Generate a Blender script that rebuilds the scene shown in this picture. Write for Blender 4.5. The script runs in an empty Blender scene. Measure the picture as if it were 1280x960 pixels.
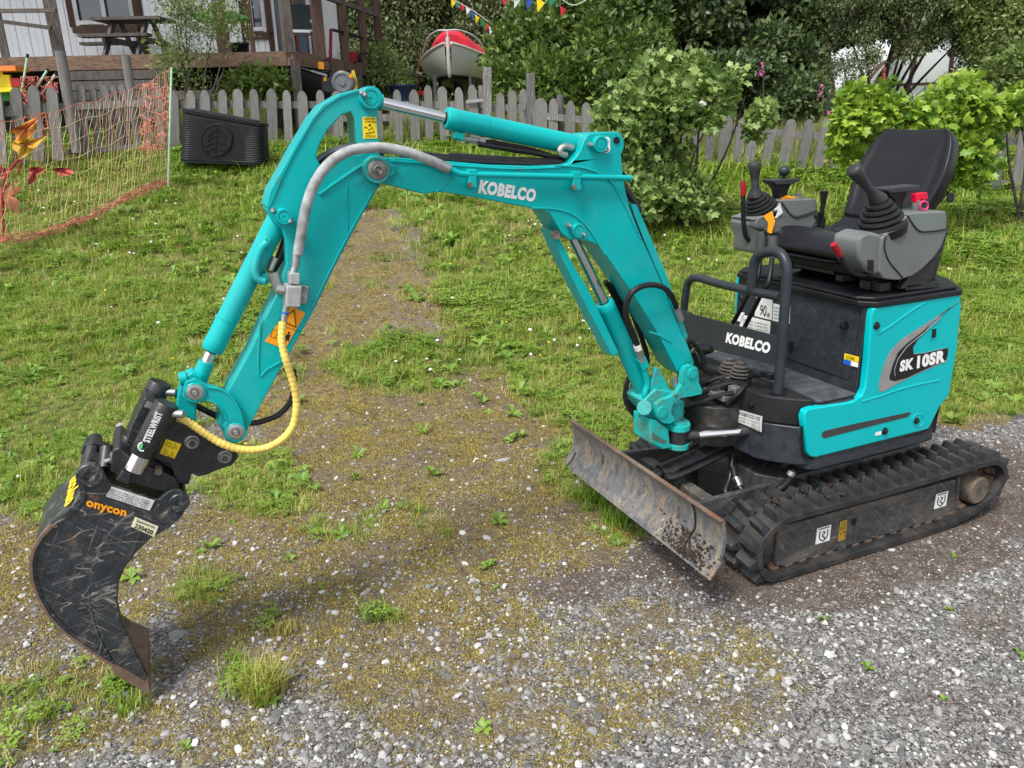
import bpy, bmesh, math, random
import numpy as np
from mathutils import Vector, Matrix, noise
from mathutils.geometry import tessellate_polygon
random.seed(7); rng = np.random.default_rng(7)
SC = bpy.context.scene
COL = SC.collection
R_ = math.radians
# ------------------------------------------------------------------ camera
FPX, YAW, PIT, ROL = 974.2, -1.987, .322, .022
CP = Vector((2.253, 2.177, 1.52))
cF = Vector((math.cos(YAW)*math.cos(PIT), math.sin(YAW)*math.cos(PIT), -math.sin(PIT)))
_r0 = Vector((math.sin(YAW), -math.cos(YAW), 0)); _u0 = _r0.cross(cF)
cR = _r0*math.cos(ROL) - _u0*math.sin(ROL); cU = cR.cross(cF)
HD = Vector((math.cos(YAW), math.sin(YAW), 0)); RT = _r0.copy()
cam = bpy.data.cameras.new('camera'); camo = bpy.data.objects.new('camera', cam); COL.objects.link(camo)
M = Matrix((cR, cU, -cF)).transposed().to_4x4(); M.translation = CP
camo.matrix_world = M
cam.sensor_width = 36; cam.lens = FPX/1280*36; cam.clip_end = 400; cam.clip_start = .05
SC.camera = camo
# ------------------------------------------------------------------ world and sun (overcast)
SUN_EL, SUN_AZ = R_(58), YAW + math.pi - R_(35)        # azimuth: direction towards the sun
w = bpy.data.worlds.new('World'); SC.world = w; w.use_nodes = True
nt = w.node_tree; bg = nt.nodes['Background']
sky = nt.nodes.new('ShaderNodeTexSky'); sky.sky_type = 'NISHITA'; sky.sun_disc = False
sky.sun_elevation = SUN_EL; sky.sun_rotation = math.pi/2 - SUN_AZ
sky.air_density = 1.0; sky.dust_density = 2.0
hs = nt.nodes.new('ShaderNodeHueSaturation'); hs.inputs['Saturation'].default_value = .28
nt.links.new(sky.outputs[0], hs.inputs['Color']); nt.links.new(hs.outputs[0], bg.inputs[0])
bg.inputs[1].default_value = .105
sl = bpy.data.lights.new('sun', 'SUN'); so = bpy.data.objects.new('sun', sl); COL.objects.link(so)
sl.energy = 1.5; sl.angle = R_(15); sl.color = (1, .97, .92)
sd = Vector((math.cos(SUN_AZ)*math.cos(SUN_EL), math.sin(SUN_AZ)*math.cos(SUN_EL), math.sin(SUN_EL)))
so.rotation_euler = sd.to_track_quat('Z', 'Y').to_euler()
SC.view_settings.view_transform = 'Standard'; SC.view_settings.look = 'None'
SC.view_settings.exposure = 1.3; SC.view_settings.gamma = 1
SC.render.engine = 'CYCLES'
# ------------------------------------------------------------------ measuring helpers
def ray(px, py): return cF + cR*((px-640)/FPX) + cU*((480-py)/FPX)
def ax(px, py, a, v):
    d = ray(px, py); return CP + d*((v-CP[a])/d[a])
def PX(px, py, v): return ax(px, py, 0, v)
def PY(px, py, v): return ax(px, py, 1, v)
def PZ(px, py, v): return ax(px, py, 2, v)
def PS(px, py, s):
    d = ray(px, py); return CP + d*(s/d.dot(HD))
def W(l, s, z): return Vector((CP.x, CP.y, 0)) + RT*l + HD*s + Vector((0, 0, z))
def LS(p): q = Vector((p[0]-CP.x, p[1]-CP.y, 0)); return q.dot(RT), q.dot(HD)
def proj(p):
    d = Vector(p)-CP; z = d.dot(cF)
    return 640+FPX*d.dot(cR)/z, 480-FPX*d.dot(cU)/z, z
# ------------------------------------------------------------------ materials
def newmat(name):
    m = bpy.data.materials.new(name); m.use_nodes = True
    return m, m.node_tree, m.node_tree.nodes['Principled BSDF']
def nd(nt, t, **k):
    n = nt.nodes.new(t)
    for a, b in k.items():
        if a in n.inputs: n.inputs[a].default_value = b
        else: setattr(n, a, b)
    return n
def ramp(nt, src, stops):
    r = nt.nodes.new('ShaderNodeValToRGB'); e = r.color_ramp.elements
    while len(e) < len(stops): e.new(.5)
    for i, (p, c) in enumerate(stops):
        e[i].position = p; e[i].color = (*c, 1) if len(c) == 3 else c
    nt.links.new(src, r.inputs[0]); return r.outputs[0]
def mixc(nt, f, a, b, mode='MIX'):
    m = nt.nodes.new('ShaderNodeMix'); m.data_type = 'RGBA'; m.blend_type = mode
    for s, v in ((m.inputs[0], f), (m.inputs[6], a), (m.inputs[7], b)):
        if isinstance(v, (int, float)): s.default_value = v
        elif isinstance(v, tuple): s.default_value = (*v, 1)
        else: nt.links.new(v, s)
    return m.outputs[2]
def noisen(nt, scale, detail=4, rough=.6, vec=None, dist=0):
    n = nt.nodes.new('ShaderNodeTexNoise'); n.inputs['Scale'].default_value = scale
    n.inputs['Detail'].default_value = detail; n.inputs['Roughness'].default_value = rough
    n.inputs['Distortion'].default_value = dist
    if vec is not None: nt.links.new(vec, n.inputs['Vector'])
    return n.outputs['Fac']
def coord(nt, scale=(1, 1, 1), rot=(0, 0, 0), kind='Object'):
    t = nt.nodes.new('ShaderNodeTexCoord'); mp = nt.nodes.new('ShaderNodeMapping')
    mp.inputs['Scale'].default_value = scale; mp.inputs['Rotation'].default_value = rot
    nt.links.new(t.outputs[kind], mp.inputs[0]); return mp.outputs[0]
def bump(nt, b, h, strength=.3, dist=.005):
    n = nt.nodes.new('ShaderNodeBump'); n.inputs['Strength'].default_value = strength; n.inputs['Distance'].default_value = dist
    nt.links.new(h, n.inputs['Height']); nt.links.new(n.outputs[0], b.inputs['Normal'])
def plain(name, c, rough=.5, metal=0, var=.12, vs=8, bmp=0, bs=200, coat=0, rvar=.1, spec=.35):
    m, nt, b = newmat(name); v = coord(nt)
    n = noisen(nt, vs, 5, .65, v)
    c2 = tuple(x*(1-var*2) for x in c); c3 = tuple(min(1, x*(1+var)) for x in c)
    nt.links.new(ramp(nt, n, [(.3, c2), (.55, c), (.75, c3)]), b.inputs['Base Color'])
    b.inputs['Metallic'].default_value = metal
    nt.links.new(ramp(nt, noisen(nt, vs*2.3, 4, .6, v), [(.3, (rough-rvar,)*3), (.7, (rough+rvar,)*3)]), b.inputs['Roughness'])
    b.inputs['Specular IOR Level'].default_value = spec
    if coat: b.inputs['Coat Weight'].default_value = coat; b.inputs['Coat Roughness'].default_value = .12
    if bmp: bump(nt, b, noisen(nt, bs, 3, .6, v), bmp, .002)
    return m
def worn(name, base, dirt, dirt_amt=.5, scratch=(.35, .33, .3), rough=.5, metal=0, rust=None, rust_amt=.4, ds=6, stretch=(1, 1, 1), sc_amt=.5, bmp=.2):
    """base colour with patches of dirt, scratch lines and rust spots"""
    m, nt, b = newmat(name); v = coord(nt); v2 = coord(nt, stretch)
    col = mixc(nt, ramp(nt, noisen(nt, 30, 4, .7, v), [(.35, (0,)*3), (.7, (1,)*3)]), base, tuple(min(1, x*1.7+.01) for x in base))
    dm = ramp(nt, noisen(nt, ds, 8, .72, v2, .4), [(max(0, .72-dirt_amt*.5), (0,)*3), (.86-dirt_amt*.35, (1,)*3)])
    col = mixc(nt, dm, col, dirt)
    # scratches: thin contours of stretched noise
    if sc_amt > 0:
        for k, (rt, s) in enumerate((((0, .45, 0), (38, 3, 1.6)), ((0, -.75, .3), (45, 4, 2)), ((.5, 0, 0), (4, 36, 1.8)), ((-.5, 1.2, 0), (30, 30, 1.5)))):
            mp = nt.nodes.new('ShaderNodeMapping'); mp.inputs['Scale'].default_value = s; nt.links.new(coord(nt, (1, 1, 1), rt), mp.inputs[0])
            n = noisen(nt, 1.6, 1, .4, mp.outputs[0], .12)
            ln = ramp(nt, n, [(.487, (0,)*3), (.5, (1,)*3), (.513, (0,)*3)])
            g = ramp(nt, noisen(nt, 7+k*3, 3, .6, v), [(.47, (0,)*3), (.66, (sc_amt*(.3 if k == 0 else .8),)*3)])
            mm = nt.nodes.new('ShaderNodeMath'); mm.operation = 'MULTIPLY'; nt.links.new(ln, mm.inputs[0]); nt.links.new(g, mm.inputs[1])
            col = mixc(nt, mm.outputs[0], col, scratch)
    if rust:
        rm = ramp(nt, noisen(nt, 13, 8, .75, v2, .3), [(.68-rust_amt*.3, (0,)*3), (.74-rust_amt*.28, (1,)*3)])
        col = mixc(nt, rm, col, rust)
    nt.links.new(col, b.inputs['Base Color']); b.inputs['Metallic'].default_value = metal
    nt.links.new(ramp(nt, dm, [(0, (rough,)*3), (1, (.9,)*3)]), b.inputs['Roughness'])
    if bmp: bump(nt, b, noisen(nt, 60, 6, .7, v), bmp, .004)
    return m
def leafmat(name, cols, rough=.5, trans=.3):
    m, nt, b = newmat(name)
    oi = nt.nodes.new('ShaderNodeObjectInfo')
    geo = nt.nodes.new('ShaderNodeNewGeometry')
    nn = noisen(nt, 1.3, 3, .6, geo.outputs['Position'])
    a = nt.nodes.new('ShaderNodeMath'); a.operation = 'ADD'; nt.links.new(oi.outputs['Random'], a.inputs[0]); nt.links.new(nn, a.inputs[1])
    a2 = nt.nodes.new('ShaderNodeMath'); a2.operation = 'ADD'; nt.links.new(a.outputs[0], a2.inputs[0])
    nt.links.new(geo.outputs['Random Per Island'], a2.inputs[1])
    d = nt.nodes.new('ShaderNodeMath'); d.operation = 'MULTIPLY'; d.inputs[1].default_value = .4; nt.links.new(a2.outputs[0], d.inputs[0])
    n = len(cols)
    c = ramp(nt, d.outputs[0], [(.2+.6*i/(n-1), cols[i]) for i in range(n)])
    nt.links.new(c, b.inputs['Base Color']); b.inputs['Roughness'].default_value = rough
    tr = nt.nodes.new('ShaderNodeBsdfTranslucent'); mx = nt.nodes.new('ShaderNodeMixShader'); mx.inputs[0].default_value = trans
    nt.links.new(c, tr.inputs[0])
    out = nt.nodes['Material Output']; nt.links.new(b.outputs[0], mx.inputs[1]); nt.links.new(tr.outputs[0], mx.inputs[2]); nt.links.new(mx.outputs[0], out.inputs[0])
    return m
# ------------------------------------------------------------------ mesh builder
class MB:
    def __init__(s): s.v = []; s.f = []
    def add(s, vs, fs):
        o = len(s.v); s.v += [Vector(v) for v in vs]; s.f += [tuple(o+i for i in f) for f in fs]; return s
    def box(s, c, d, rot=None):
        c = Vector(c); vs = []
        for x in (-.5, .5):
            for y in (-.5, .5):
                for z in (-.5, .5):
                    q = Vector((x*d[0], y*d[1], z*d[2]))
                    if rot is not None: q = rot @ q
                    vs.append(c+q)
        return s.add(vs, [(0, 1, 3, 2), (4, 6, 7, 5), (0, 4, 5, 1), (2, 3, 7, 6), (0, 2, 6, 4), (1, 5, 7, 3)])
    def bar(s, a, b, wd, ht, up=(0, 0, 1)):
        a = Vector(a); b = Vector(b); x = (b-a); L = x.length; x.normalize()
        y = Vector(up).cross(x)
        if y.length < 1e-4: y = Vector((0, 1, 0)).cross(x)
        y.normalize(); z = x.cross(y)
        return s.box((a+b)/2, (L, wd, ht), Matrix((x, y, z)).transposed())
    def prism(s, poly, off, holes=()):
        poly = [Vector(p) for p in poly]; off = Vector(off); loops = [poly]+[[Vector(p) for p in h] for h in holes]
        allp = [p for l in loops for p in l]; n = len(allp)
        tris = tessellate_polygon(loops) if (holes or len(poly) > 4) else [tuple(range(len(poly)))]
        nrm = Vector((0, 0, 0))
        for i in range(len(poly)): nrm += poly[i].cross(poly[(i+1) % len(poly)])
        fs = []
        for t in tris:
            a, b, c = (allp[i] for i in t[:3]); tn = (b-a).cross(c-a)
            t = tuple(t)
            if tn.dot(off) > 0: t = t[::-1]
            fs.append(t); fs.append(tuple(i+n for i in t[::-1]))
        o = 0
        for li, l in enumerate(loops):
            m = len(l); nr = Vector((0, 0, 0))
            for i in range(m): nr += l[i].cross(l[(i+1) % m])
            flip = (nr.dot(off) < 0) ^ (li > 0)
            for i in range(m):
                j = (i+1) % m; q = (o+i, o+j, o+j+n, o+i+n)
                fs.append(q[::-1] if flip else q)
            o += m
        return s.add(allp+[p+off for p in allp], fs)
    def cyl(s, a, b, r, r2=None, n=20, cap=True):
        a = Vector(a); b = Vector(b); r2 = r if r2 is None else r2
        x = (b-a).normalized(); u = x.orthogonal().normalized(); v = x.cross(u)
        vs = []; fs = []
        for k, (c, rr) in enumerate(((a, r), (b, r2))):
            for i in range(n):
                t = 2*math.pi*i/n; vs.append(c+u*math.cos(t)*rr+v*math.sin(t)*rr)
        for i in range(n): j = (i+1) % n; fs.append((i, j, n+j, n+i))
        if cap: fs.append(tuple(range(n))[::-1]); fs.append(tuple(range(n, 2*n)))
        return s.add(vs, fs)
    def lathe(s, a, x, prof, n=20):
        """prof: list of (distance along x, radius)"""
        a = Vector(a); x = Vector(x).normalized(); u = x.orthogonal().normalized(); v = x.cross(u); vs = []; fs = []
        for d, r in prof:
            for i in range(n):
                t = 2*math.pi*i/n; vs.append(a+x*d+(u*math.cos(t)+v*math.sin(t))*max(r, 1e-4))
        for k in range(len(prof)-1):
            for i in range(n): j = (i+1) % n; fs.append((k*n+i, k*n+j, (k+1)*n+j, (k+1)*n+i))
        fs.append(tuple(range(n))[::-1]); fs.append(tuple(range((len(prof)-1)*n, len(prof)*n)))
        return s.add(vs, fs)
    def tube(s, pts, r, n=10, closed=False, ends=True):
        pts = [Vector(p) for p in pts]; rr = r if isinstance(r, (list, tuple)) else [r]*len(pts)
        m = len(pts); t0 = (pts[1]-pts[0]).normalized(); u = t0.orthogonal().normalized(); vs = []; fs = []
        for k in range(m):
            if closed: t = (pts[(k+1) % m]-pts[k-1]).normalized()
            else: t = (pts[min(k+1, m-1)]-pts[max(k-1, 0)]).normalized()
            u = (u-t*u.dot(t)).normalized(); v = t.cross(u)
            for i in range(n):
                a = 2*math.pi*i/n; vs.append(pts[k]+(u*math.cos(a)+v*math.sin(a))*rr[k])
        for k in range(m if closed else m-1):
            k2 = (k+1) % m
            for i in range(n): j = (i+1) % n; fs.append((k*n+i, k*n+j, k2*n+j, k2*n+i))
        if not closed and ends: fs.append(tuple(range(n))[::-1]); fs.append(tuple(range((m-1)*n, m*n)))
        return s.add(vs, fs)
    def mesh(s, name, mat, loc=(0, 0, 0), sharp=40, recalc=True):
        me = bpy.data.meshes.new(name); loc = Vector(loc)
        me.from_pydata([v-loc for v in s.v], [], s.f)
        bm = bmesh.new(); bm.from_mesh(me)
        if recalc: bmesh.ops.recalc_face_normals(bm, faces=bm.faces)
        for f in bm.faces: f.smooth = True
        for e in bm.edges:
            if len(e.link_faces) == 2 and e.calc_face_angle(0) > R_(sharp): e.smooth = False
        bm.to_mesh(me); bm.free(); me.materials.append(mat); return me
def crv(pts, n=8, closed=False):
    """smooth curve through points"""
    P = [Vector(p) for p in pts]; out = []; m = len(P)
    for i in range(m if closed else m-1):
        if closed: a, b, c, d = P[i-1], P[i], P[(i+1) % m], P[(i+2) % m]
        else: a, b, c, d = P[max(i-1, 0)], P[i], P[i+1], P[min(i+2, m-1)]
        for k in range(n):
            t = k/n
            out.append(.5*((2*b)+(c-a)*t+(2*a-5*b+4*c-d)*t*t+(3*b-a-3*c+d)*t**3))
    if not closed: out.append(P[-1])
    return out
def link(name, me, parent=None, loc=(0, 0, 0)):
    o = bpy.data.objects.new(name, me); COL.objects.link(o)
    if parent is not None:
        o.parent = parent
        if parent.type == 'EMPTY' and 'wloc' in parent: o.location = -Vector(parent['wloc'])
    else: o.location = loc
    return o
def part(name, mb, mat, parent, bevel=0, seg=2, sharp=40, label=None):
    o = link(name, mb.mesh(name, mat, sharp=sharp), parent)
    if bevel:
        b = o.modifiers.new('bevel', 'BEVEL'); b.width = bevel; b.segments = seg; b.limit_method = 'ANGLE'; b.angle_limit = R_(32)
        b.harden_normals = True; b.use_clamp_overlap = True
    if label: o['label'] = label
    return o
def thing(name, label, cat, loc, group=None):
    o = bpy.data.objects.new(name, None); COL.objects.link(o); o.location = Vector(loc); o.empty_display_size = .1
    o['wloc'] = list(loc); o['label'] = label; o['category'] = cat
    if group: o['group'] = group
    return o
def single(name, mb, mat, label, cat, loc, group=None, bevel=0, sharp=40):
    o = link(name, mb.mesh(name, mat, loc, sharp), None, loc); o['label'] = label; o['category'] = cat
    if group: o['group'] = group
    if bevel:
        b = o.modifiers.new('bevel', 'BEVEL'); b.width = bevel; b.segments = 2; b.limit_method = 'ANGLE'; b.harden_normals = True
    return o
# ------------------------------------------------------------------ instancing for what nobody could count
HID = {}
def source(colname, meshes):
    c = bpy.data.collections.new(colname)
    for me in meshes:
        o = bpy.data.objects.new(me.name, me); c.objects.link(o)
    HID[colname] = c; return c
def scatter(name, P, rot, scl, idx, coll, parent=None, kind='stuff'):
    me = bpy.data.meshes.new(name); n = len(P); me.vertices.add(n)
    me.vertices.foreach_set('co', np.asarray(P, dtype=np.float32).ravel())
    for an, ty, dat, key in (('rot', 'FLOAT_VECTOR', rot, 'vector'), ('scl', 'FLOAT', scl, 'value'), ('idx', 'INT', idx, 'value')):
        a = me.attributes.new(an, ty, 'POINT'); a.data.foreach_set(key, np.asarray(dat, dtype=np.int32 if ty == 'INT' else np.float32).ravel())
    o = link(name, me, parent)
    if kind: o['kind'] = kind
    g = bpy.data.node_groups.new(name+'_nodes', 'GeometryNodeTree')
    g.interface.new_socket('Geometry', in_out='INPUT', socket_type='NodeSocketGeometry')
    g.interface.new_socket('Geometry', in_out='OUTPUT', socket_type='NodeSocketGeometry')
    gi = g.nodes.new('NodeGroupInput'); go = g.nodes.new('NodeGroupOutput')
    ip = g.nodes.new('GeometryNodeInstanceOnPoints'); ci = g.nodes.new('GeometryNodeCollectionInfo')
    ci.inputs['Collection'].default_value = coll; ci.inputs['Separate Children'].default_value = True; ci.inputs['Reset Children'].default_value = True
    ip.inputs['Pick Instance'].default_value = True
    def at(nm, ty):
        a = g.nodes.new('GeometryNodeInputNamedAttribute'); a.data_type = ty; a.inputs['Name'].default_value = nm; return a.outputs[0]
    g.links.new(gi.outputs[0], ip.inputs['Points']); g.links.new(ci.outputs[0], ip.inputs['Instance'])
    er = g.nodes.new('FunctionNodeEulerToRotation'); g.links.new(at('rot', 'FLOAT_VECTOR'), er.inputs[0])
    g.links.new(er.outputs[0], ip.inputs['Rotation']); g.links.new(at('scl', 'FLOAT'), ip.inputs['Scale']); g.links.new(at('idx', 'INT'), ip.inputs['Instance Index'])
    g.links.new(ip.outputs[0], go.inputs[0])
    md = o.modifiers.new('scatter', 'NODES'); md.node_group = g
    return o
def npmesh(name, V, F, mat, smooth=False):
    """V (n,3), F (m,k) numpy"""
    me = bpy.data.meshes.new(name); V = np.asarray(V, np.float32); F = np.asarray(F, np.int32); k = F.shape[1]
    me.vertices.add(len(V)); me.vertices.foreach_set('co', V.ravel())
    me.loops.add(F.size); me.loops.foreach_set('vertex_index', F.ravel())
    me.polygons.add(len(F)); me.polygons.foreach_set('loop_start', np.arange(len(F), dtype=np.int32)*k)
    me.polygons.foreach_set('loop_total', np.full(len(F), k, np.int32))
    me.update(); me.validate(); me.materials.append(mat)
    if smooth: me.polygons.foreach_set('use_smooth', np.ones(len(F), bool))
    return me
# ================================================================== GROUND
def interp(x, xs, ys):
    return float(np.interp(x, xs, ys))
def zfence(l): return interp(l, [-9, -5.6, -3.1, -.4, 1.1, 3.6, 6, 9], [1.32, 1.27, 1.22, 1.12, 1.03, .73, .64, .55])
def ground_z(x, y):
    l, s = LS((x, y))
    zf = zfence(l); t = (s-3.9)/6.4
    if t <= 0: z = 0.0
    elif t < 1: z = zf*(t*t*.9/(t*.9+.12)/(.9/1.02)) if t < 1 else zf
    else: z = zf + .05*min(s-10.3, 20)
    n = noise.noise(Vector((x*.9, y*.9, 0)))*.05*min(1, max(0, (s-3.6)/2))
    n += noise.noise(Vector((x*3, y*3, 4)))*.012 + noise.noise(Vector((x*9, y*9, 9)))*.005
    m = max(abs(x)-.75, abs(y)-.55, 0)             # level under the machine
    k = min(1, m/.35); return z + n*k
def bl(px, py, L):
    v = 0
    for b in L:
        cx, cy, rx, ry = b[:4]; wt = b[4] if len(b) > 4 else 1
        d = math.hypot((px-cx)/rx, (py-cy)/ry); v = max(v, wt*max(0, min(1, (1.25-d)/.5)))
    return v
def cover(p):
    """what grows or lies at a ground point: grass, moss, soil"""
    l, s = LS(p)
    if s < 1.2: return (.1, .3, .1)
    px, py, _ = proj(p)
    wob = 60*noise.noise(Vector((p[0]*1.6, p[1]*1.6, 2)))*min(1, max(.15, (py-200)/350)) + 22*noise.noise(Vector((p[0]*6, p[1]*6, 5)))
    py2 = py + wob*.45; px2 = px + wob
    xl = interp(py2, [240, 300, 350, 400, 450, 500, 540, 580, 640], [462, 432, 395, 372, 340, 285, 215, 140, 60])
    xr = interp(py2, [240, 300, 350, 400, 450, 500, 560, 600], [488, 512, 538, 548, 590, 655, 730, 760])
    G = 0
    if s > 8.2: G = 1
    elif px2 < xl+25: G = min(1, max(0, (xl+25-px2)/75)) *(1 if py2 < 560 else max(0, 1-(py2-560)/90))
    elif px2 > xr-25:
        lim = interp(px2, [600, 780, 1000, 1150, 1300], [520, 600, 560, 522, 505])
        G = min(1, (px2-xr+25)/75)*max(0, min(1, (lim-py2)/16+.5))
    if 5.0 < s <= 8.2: G = max(G, .07+.12*noise.noise(Vector((p[0]*4, p[1]*4, 1))))
    G = max(G, bl(px2, py2, [(500, 455, 95, 32), (320, 605, 62, 40, .95), (60, 590, 90, 60, .9), (40, 480, 120, 80), (95, 865, 120, 50, .42), (0, 930, 110, 60, .36), (250, 735, 46, 18, .8),
        (335, 860, 40, 26, .6), (475, 768, 20, 10, .8), (360, 790, 26, 12, .5), (765, 640, 45, 40, .6), (720, 590, 40, 40, .8), (520, 655, 50, 18, .35), (430, 660, 60, 16, .35), (900, 570, 60, 50, .6)]))
    G *= 1-.5*bl(px2, py2, [(330, 420, 60, 45, .6), (100, 530, 70, 30, .5), (610, 570, 60, 30)])
    Mo = max(bl(px2, py2, [(480, 330, 90, 130, .45), (480, 270, 70, 50, .4), (540, 380, 60, 60, .6), (560, 620, 300, 170, .85), (60, 720, 110, 90, .9), (440, 350, 90, 120, .7), (380, 480, 110, 70, 1), (700, 520, 90, 40, .8), (330, 700, 180, 100, .75),
        (480, 800, 260, 90, .62), (620, 900, 200, 70, .55), (860, 850, 150, 90, .5), (240, 900, 120, 60, .5), (60, 850, 160, 120, .6), (1190, 520, 60, 10, .8), (500, 930, 300, 50, .3)]), .12)
    S = max(bl(px2, py2, [(740, 735, 95, 34, .9), (840, 715, 90, 30, .9), (1080, 700, 210, 34, 1), (1180, 650, 130, 50, .9), (1250, 600, 60, 50, .7), (980, 745, 120, 20, .8),
        (1100, 590, 200, 45, .7), (690, 560, 60, 24, .5), (620, 540, 50, 20, .4), (1260, 780, 60, 40, .5), (900, 620, 160, 60, .8)]), 0)
    return (G, Mo*(1-.6*S), S)
gm, gnt, gb = newmat('ground_cover')
def build_ground():
    ss = list(np.arange(-8, .8, .8)); s = .9
    while s < 13: ss.append(s); s += .022+.012*s
    while s < 120: ss.append(s); s *= 1.12
    ls = list(np.arange(-3.2, 3.4, .045)); a = 3.4; st = .06
    while a < 110: ls.append(a); a += st; st *= 1.1
    a = -3.2; st = .06; lo = []
    while a > -110: a -= st; lo.append(a); st *= 1.1
    ls = lo[::-1]+ls
    V = []; Ccol = []
    for s in ss:
        for l in ls:
            p = W(l, s, 0); z = ground_z(p.x, p.y); V.append((p.x, p.y, z)); Ccol.append(cover((p.x, p.y, z)))
    n = len(ls); F = [(i*n+j, i*n+j+1, (i+1)*n+j+1, (i+1)*n+j) for i in range(len(ss)-1) for j in range(n-1)]
    me = npmesh('ground', V, F, gm, True)
    a = me.color_attributes.new('cover', 'FLOAT_COLOR', 'POINT')
    a.data.foreach_set('color', np.array([(*c, 1) for c in Ccol], np.float32).ravel())
    o = link('ground', me); o['kind'] = 'structure'
    return o
ground = build_ground()
def ground_material():
    nt, b = gnt, gb
    at = nt.nodes.new('ShaderNodeVertexColor'); at.layer_name = 'cover'
    sp = nt.nodes.new('ShaderNodeSeparateColor'); nt.links.new(at.outputs[0], sp.inputs[0])
    v = coord(nt)
    def vor(scale, feat='F1'):
        n = nt.nodes.new('ShaderNodeTexVoronoi'); n.inputs['Scale'].default_value = scale; n.feature = feat
        n.inputs['Randomness'].default_value = 1; nt.links.new(v, n.inputs['Vector']); return n
    v1 = vor(58); v2 = vor(150); e1 = vor(58, 'DISTANCE_TO_EDGE')
    sc = nt.nodes.new('ShaderNodeSeparateColor'); nt.links.new(v1.outputs['Color'], sc.inputs[0])
    sc2 = nt.nodes.new('ShaderNodeSeparateColor'); nt.links.new(v2.outputs['Color'], sc2.inputs[0])
    grit = ramp(nt, sc2.outputs[0], [(0, (.035, .03, .026)), (.4, (.11, .098, .085)), (.75, (.24, .23, .21)), (1, (.42, .41, .39))])
    peb = ramp(nt, sc.outputs[1], [(0, (.11, .11, .112)), (.35, (.18, .18, .178)), (.7, (.28, .278, .27)), (.92, (.40, .39, .38)), (1, (.5, .49, .47))])
    pm = ramp(nt, sc.outputs[0], [(.62, (0,)*3), (.66, (1,)*3)])
    gravel = mixc(nt, pm, grit, peb)
    soilc = ramp(nt, noisen(nt, 14, 8, .75, v), [(.25, (.045, .032, .024)), (.5, (.12, .09, .07)), (.75, (.22, .18, .15))])
    soilc = mixc(nt, ramp(nt, sc2.outputs[1], [(.7, (0,)*3), (.85, (.5,)*3)]), soilc, grit)
    mossc = ramp(nt, noisen(nt, 26, 7, .75, v), [(.25, (.05, .037, .024)), (.42, (.135, .10, .055)), (.58, (.25, .195, .075)), (.75, (.38, .32, .10))])
    grassc = ramp(nt, noisen(nt, 18, 7, .7, v), [(.25, (.04, .05, .015)), (.5, (.10, .12, .02)), (.75, (.22, .21, .06))])
    def msk(src, nz, amt, lo, hi):
        m = nt.nodes.new('ShaderNodeMath'); m.operation = 'MULTIPLY_ADD'; nt.links.new(nz, m.inputs[0]); m.inputs[1].default_value = amt; 
        s2 = nt.nodes.new('ShaderNodeMath'); s2.operation = 'SUBTRACT'; nt.links.new(src, s2.inputs[0]); s2.inputs[1].default_value = amt*.5; nt.links.new(s2.outputs[0], m.inputs[2])
        return ramp(nt, m.outputs[0], [(lo, (0,)*3), (hi, (1,)*3)])
    ms = msk(sp.outputs[2], noisen(nt, 7, 8, .7, v), 1.1, .35, .6)
    mm = msk(sp.outputs[1], noisen(nt, 9, 8, .72, v), 1.5, .38, .62)
    mg = msk(sp.outputs[0], noisen(nt, 11, 6, .7, v), .7, .3, .6)
    base = mixc(nt, ms, gravel, soilc); base = mixc(nt, mm, base, mossc)
    mid = mixc(nt, ramp(nt, noisen(nt, 3, 5, .6, v), [(.4, (0,)*3), (.62, (.55,)*3)]), base, soilc)
    base = mixc(nt, mg, mid, grassc)
    nt.links.new(base, b.inputs['Base Color']); b.inputs['Roughness'].default_value = .9; b.inputs['Specular IOR Level'].default_value = .25
    h = nt.nodes.new('ShaderNodeMath'); h.operation = 'ADD'; nt.links.new(ramp(nt, e1.outputs['Distance'], [(0, (0,)*3), (.25, (.8,)*3)]), h.inputs[0])
    nt.links.new(noisen(nt, 90, 6, .75, v), h.inputs[1]); bump(nt, b, h.outputs[0], .7, .012)
ground_material()
# sampling of the ground
NS = 260000
def sample(n, smin, smax, lmax, power=1.0):
    """random ground points inside the visible wedge and a margin round it"""
    s = smin+(smax-smin)*rng.random(n)**power
    l = (rng.random(n)*2-1)*(s*.74+.6)
    return l, s
def pts_where(n, smin, smax, fn, power=1.0):
    l, s = sample(n, smin, smax, 0, power); out = []
    for a, b in zip(l, s):
        p = W(a, b, 0); q = (p.x, p.y)
        c = cover((p.x, p.y, ground_z(*q))); k = fn(c, a, b)
        if rng.random() < k: out.append((p.x, p.y, ground_z(*q)))
    return np.array(out)
def under(P):                                     # inside the machine's undercarriage
    return (np.abs(P[:, 0]) < .66) & (np.abs(P[:, 1]) < .43) & (np.abs(P[:, 1]) > .2)
# ---- stones
def stone_mesh(name, k, mat):
    bm = bmesh.new(); bmesh.ops.create_icosphere(bm, subdivisions=1, radius=.5)
    r = random.Random(k); sx, sy, sz = r.uniform(.8, 1.3), r.uniform(.6, 1), r.uniform(.4, .75)
    for vtx in bm.verts:
        vtx.co = Vector((vtx.co.x*sx, vtx.co.y*sy, vtx.co.z*sz))*r.uniform(.72, 1.12)
    me = bpy.data.meshes.new(name); bm.to_mesh(me); bm.free(); me.materials.append(mat); return me
def stone_mat(name, stops):
    m, nt, b = newmat(name); oi = nt.nodes.new('ShaderNodeObjectInfo')
    c = ramp(nt, oi.outputs['Random'], stops); v = coord(nt)
    c = mixc(nt, ramp(nt, noisen(nt, 3, 5, .7, v), [(.35, (.0,)*3), (.7, (.5,)*3)]), c, (.12, .11, .1))
    nt.links.new(c, b.inputs['Base Color']); b.inputs['Roughness'].default_value = .8; return m
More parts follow.
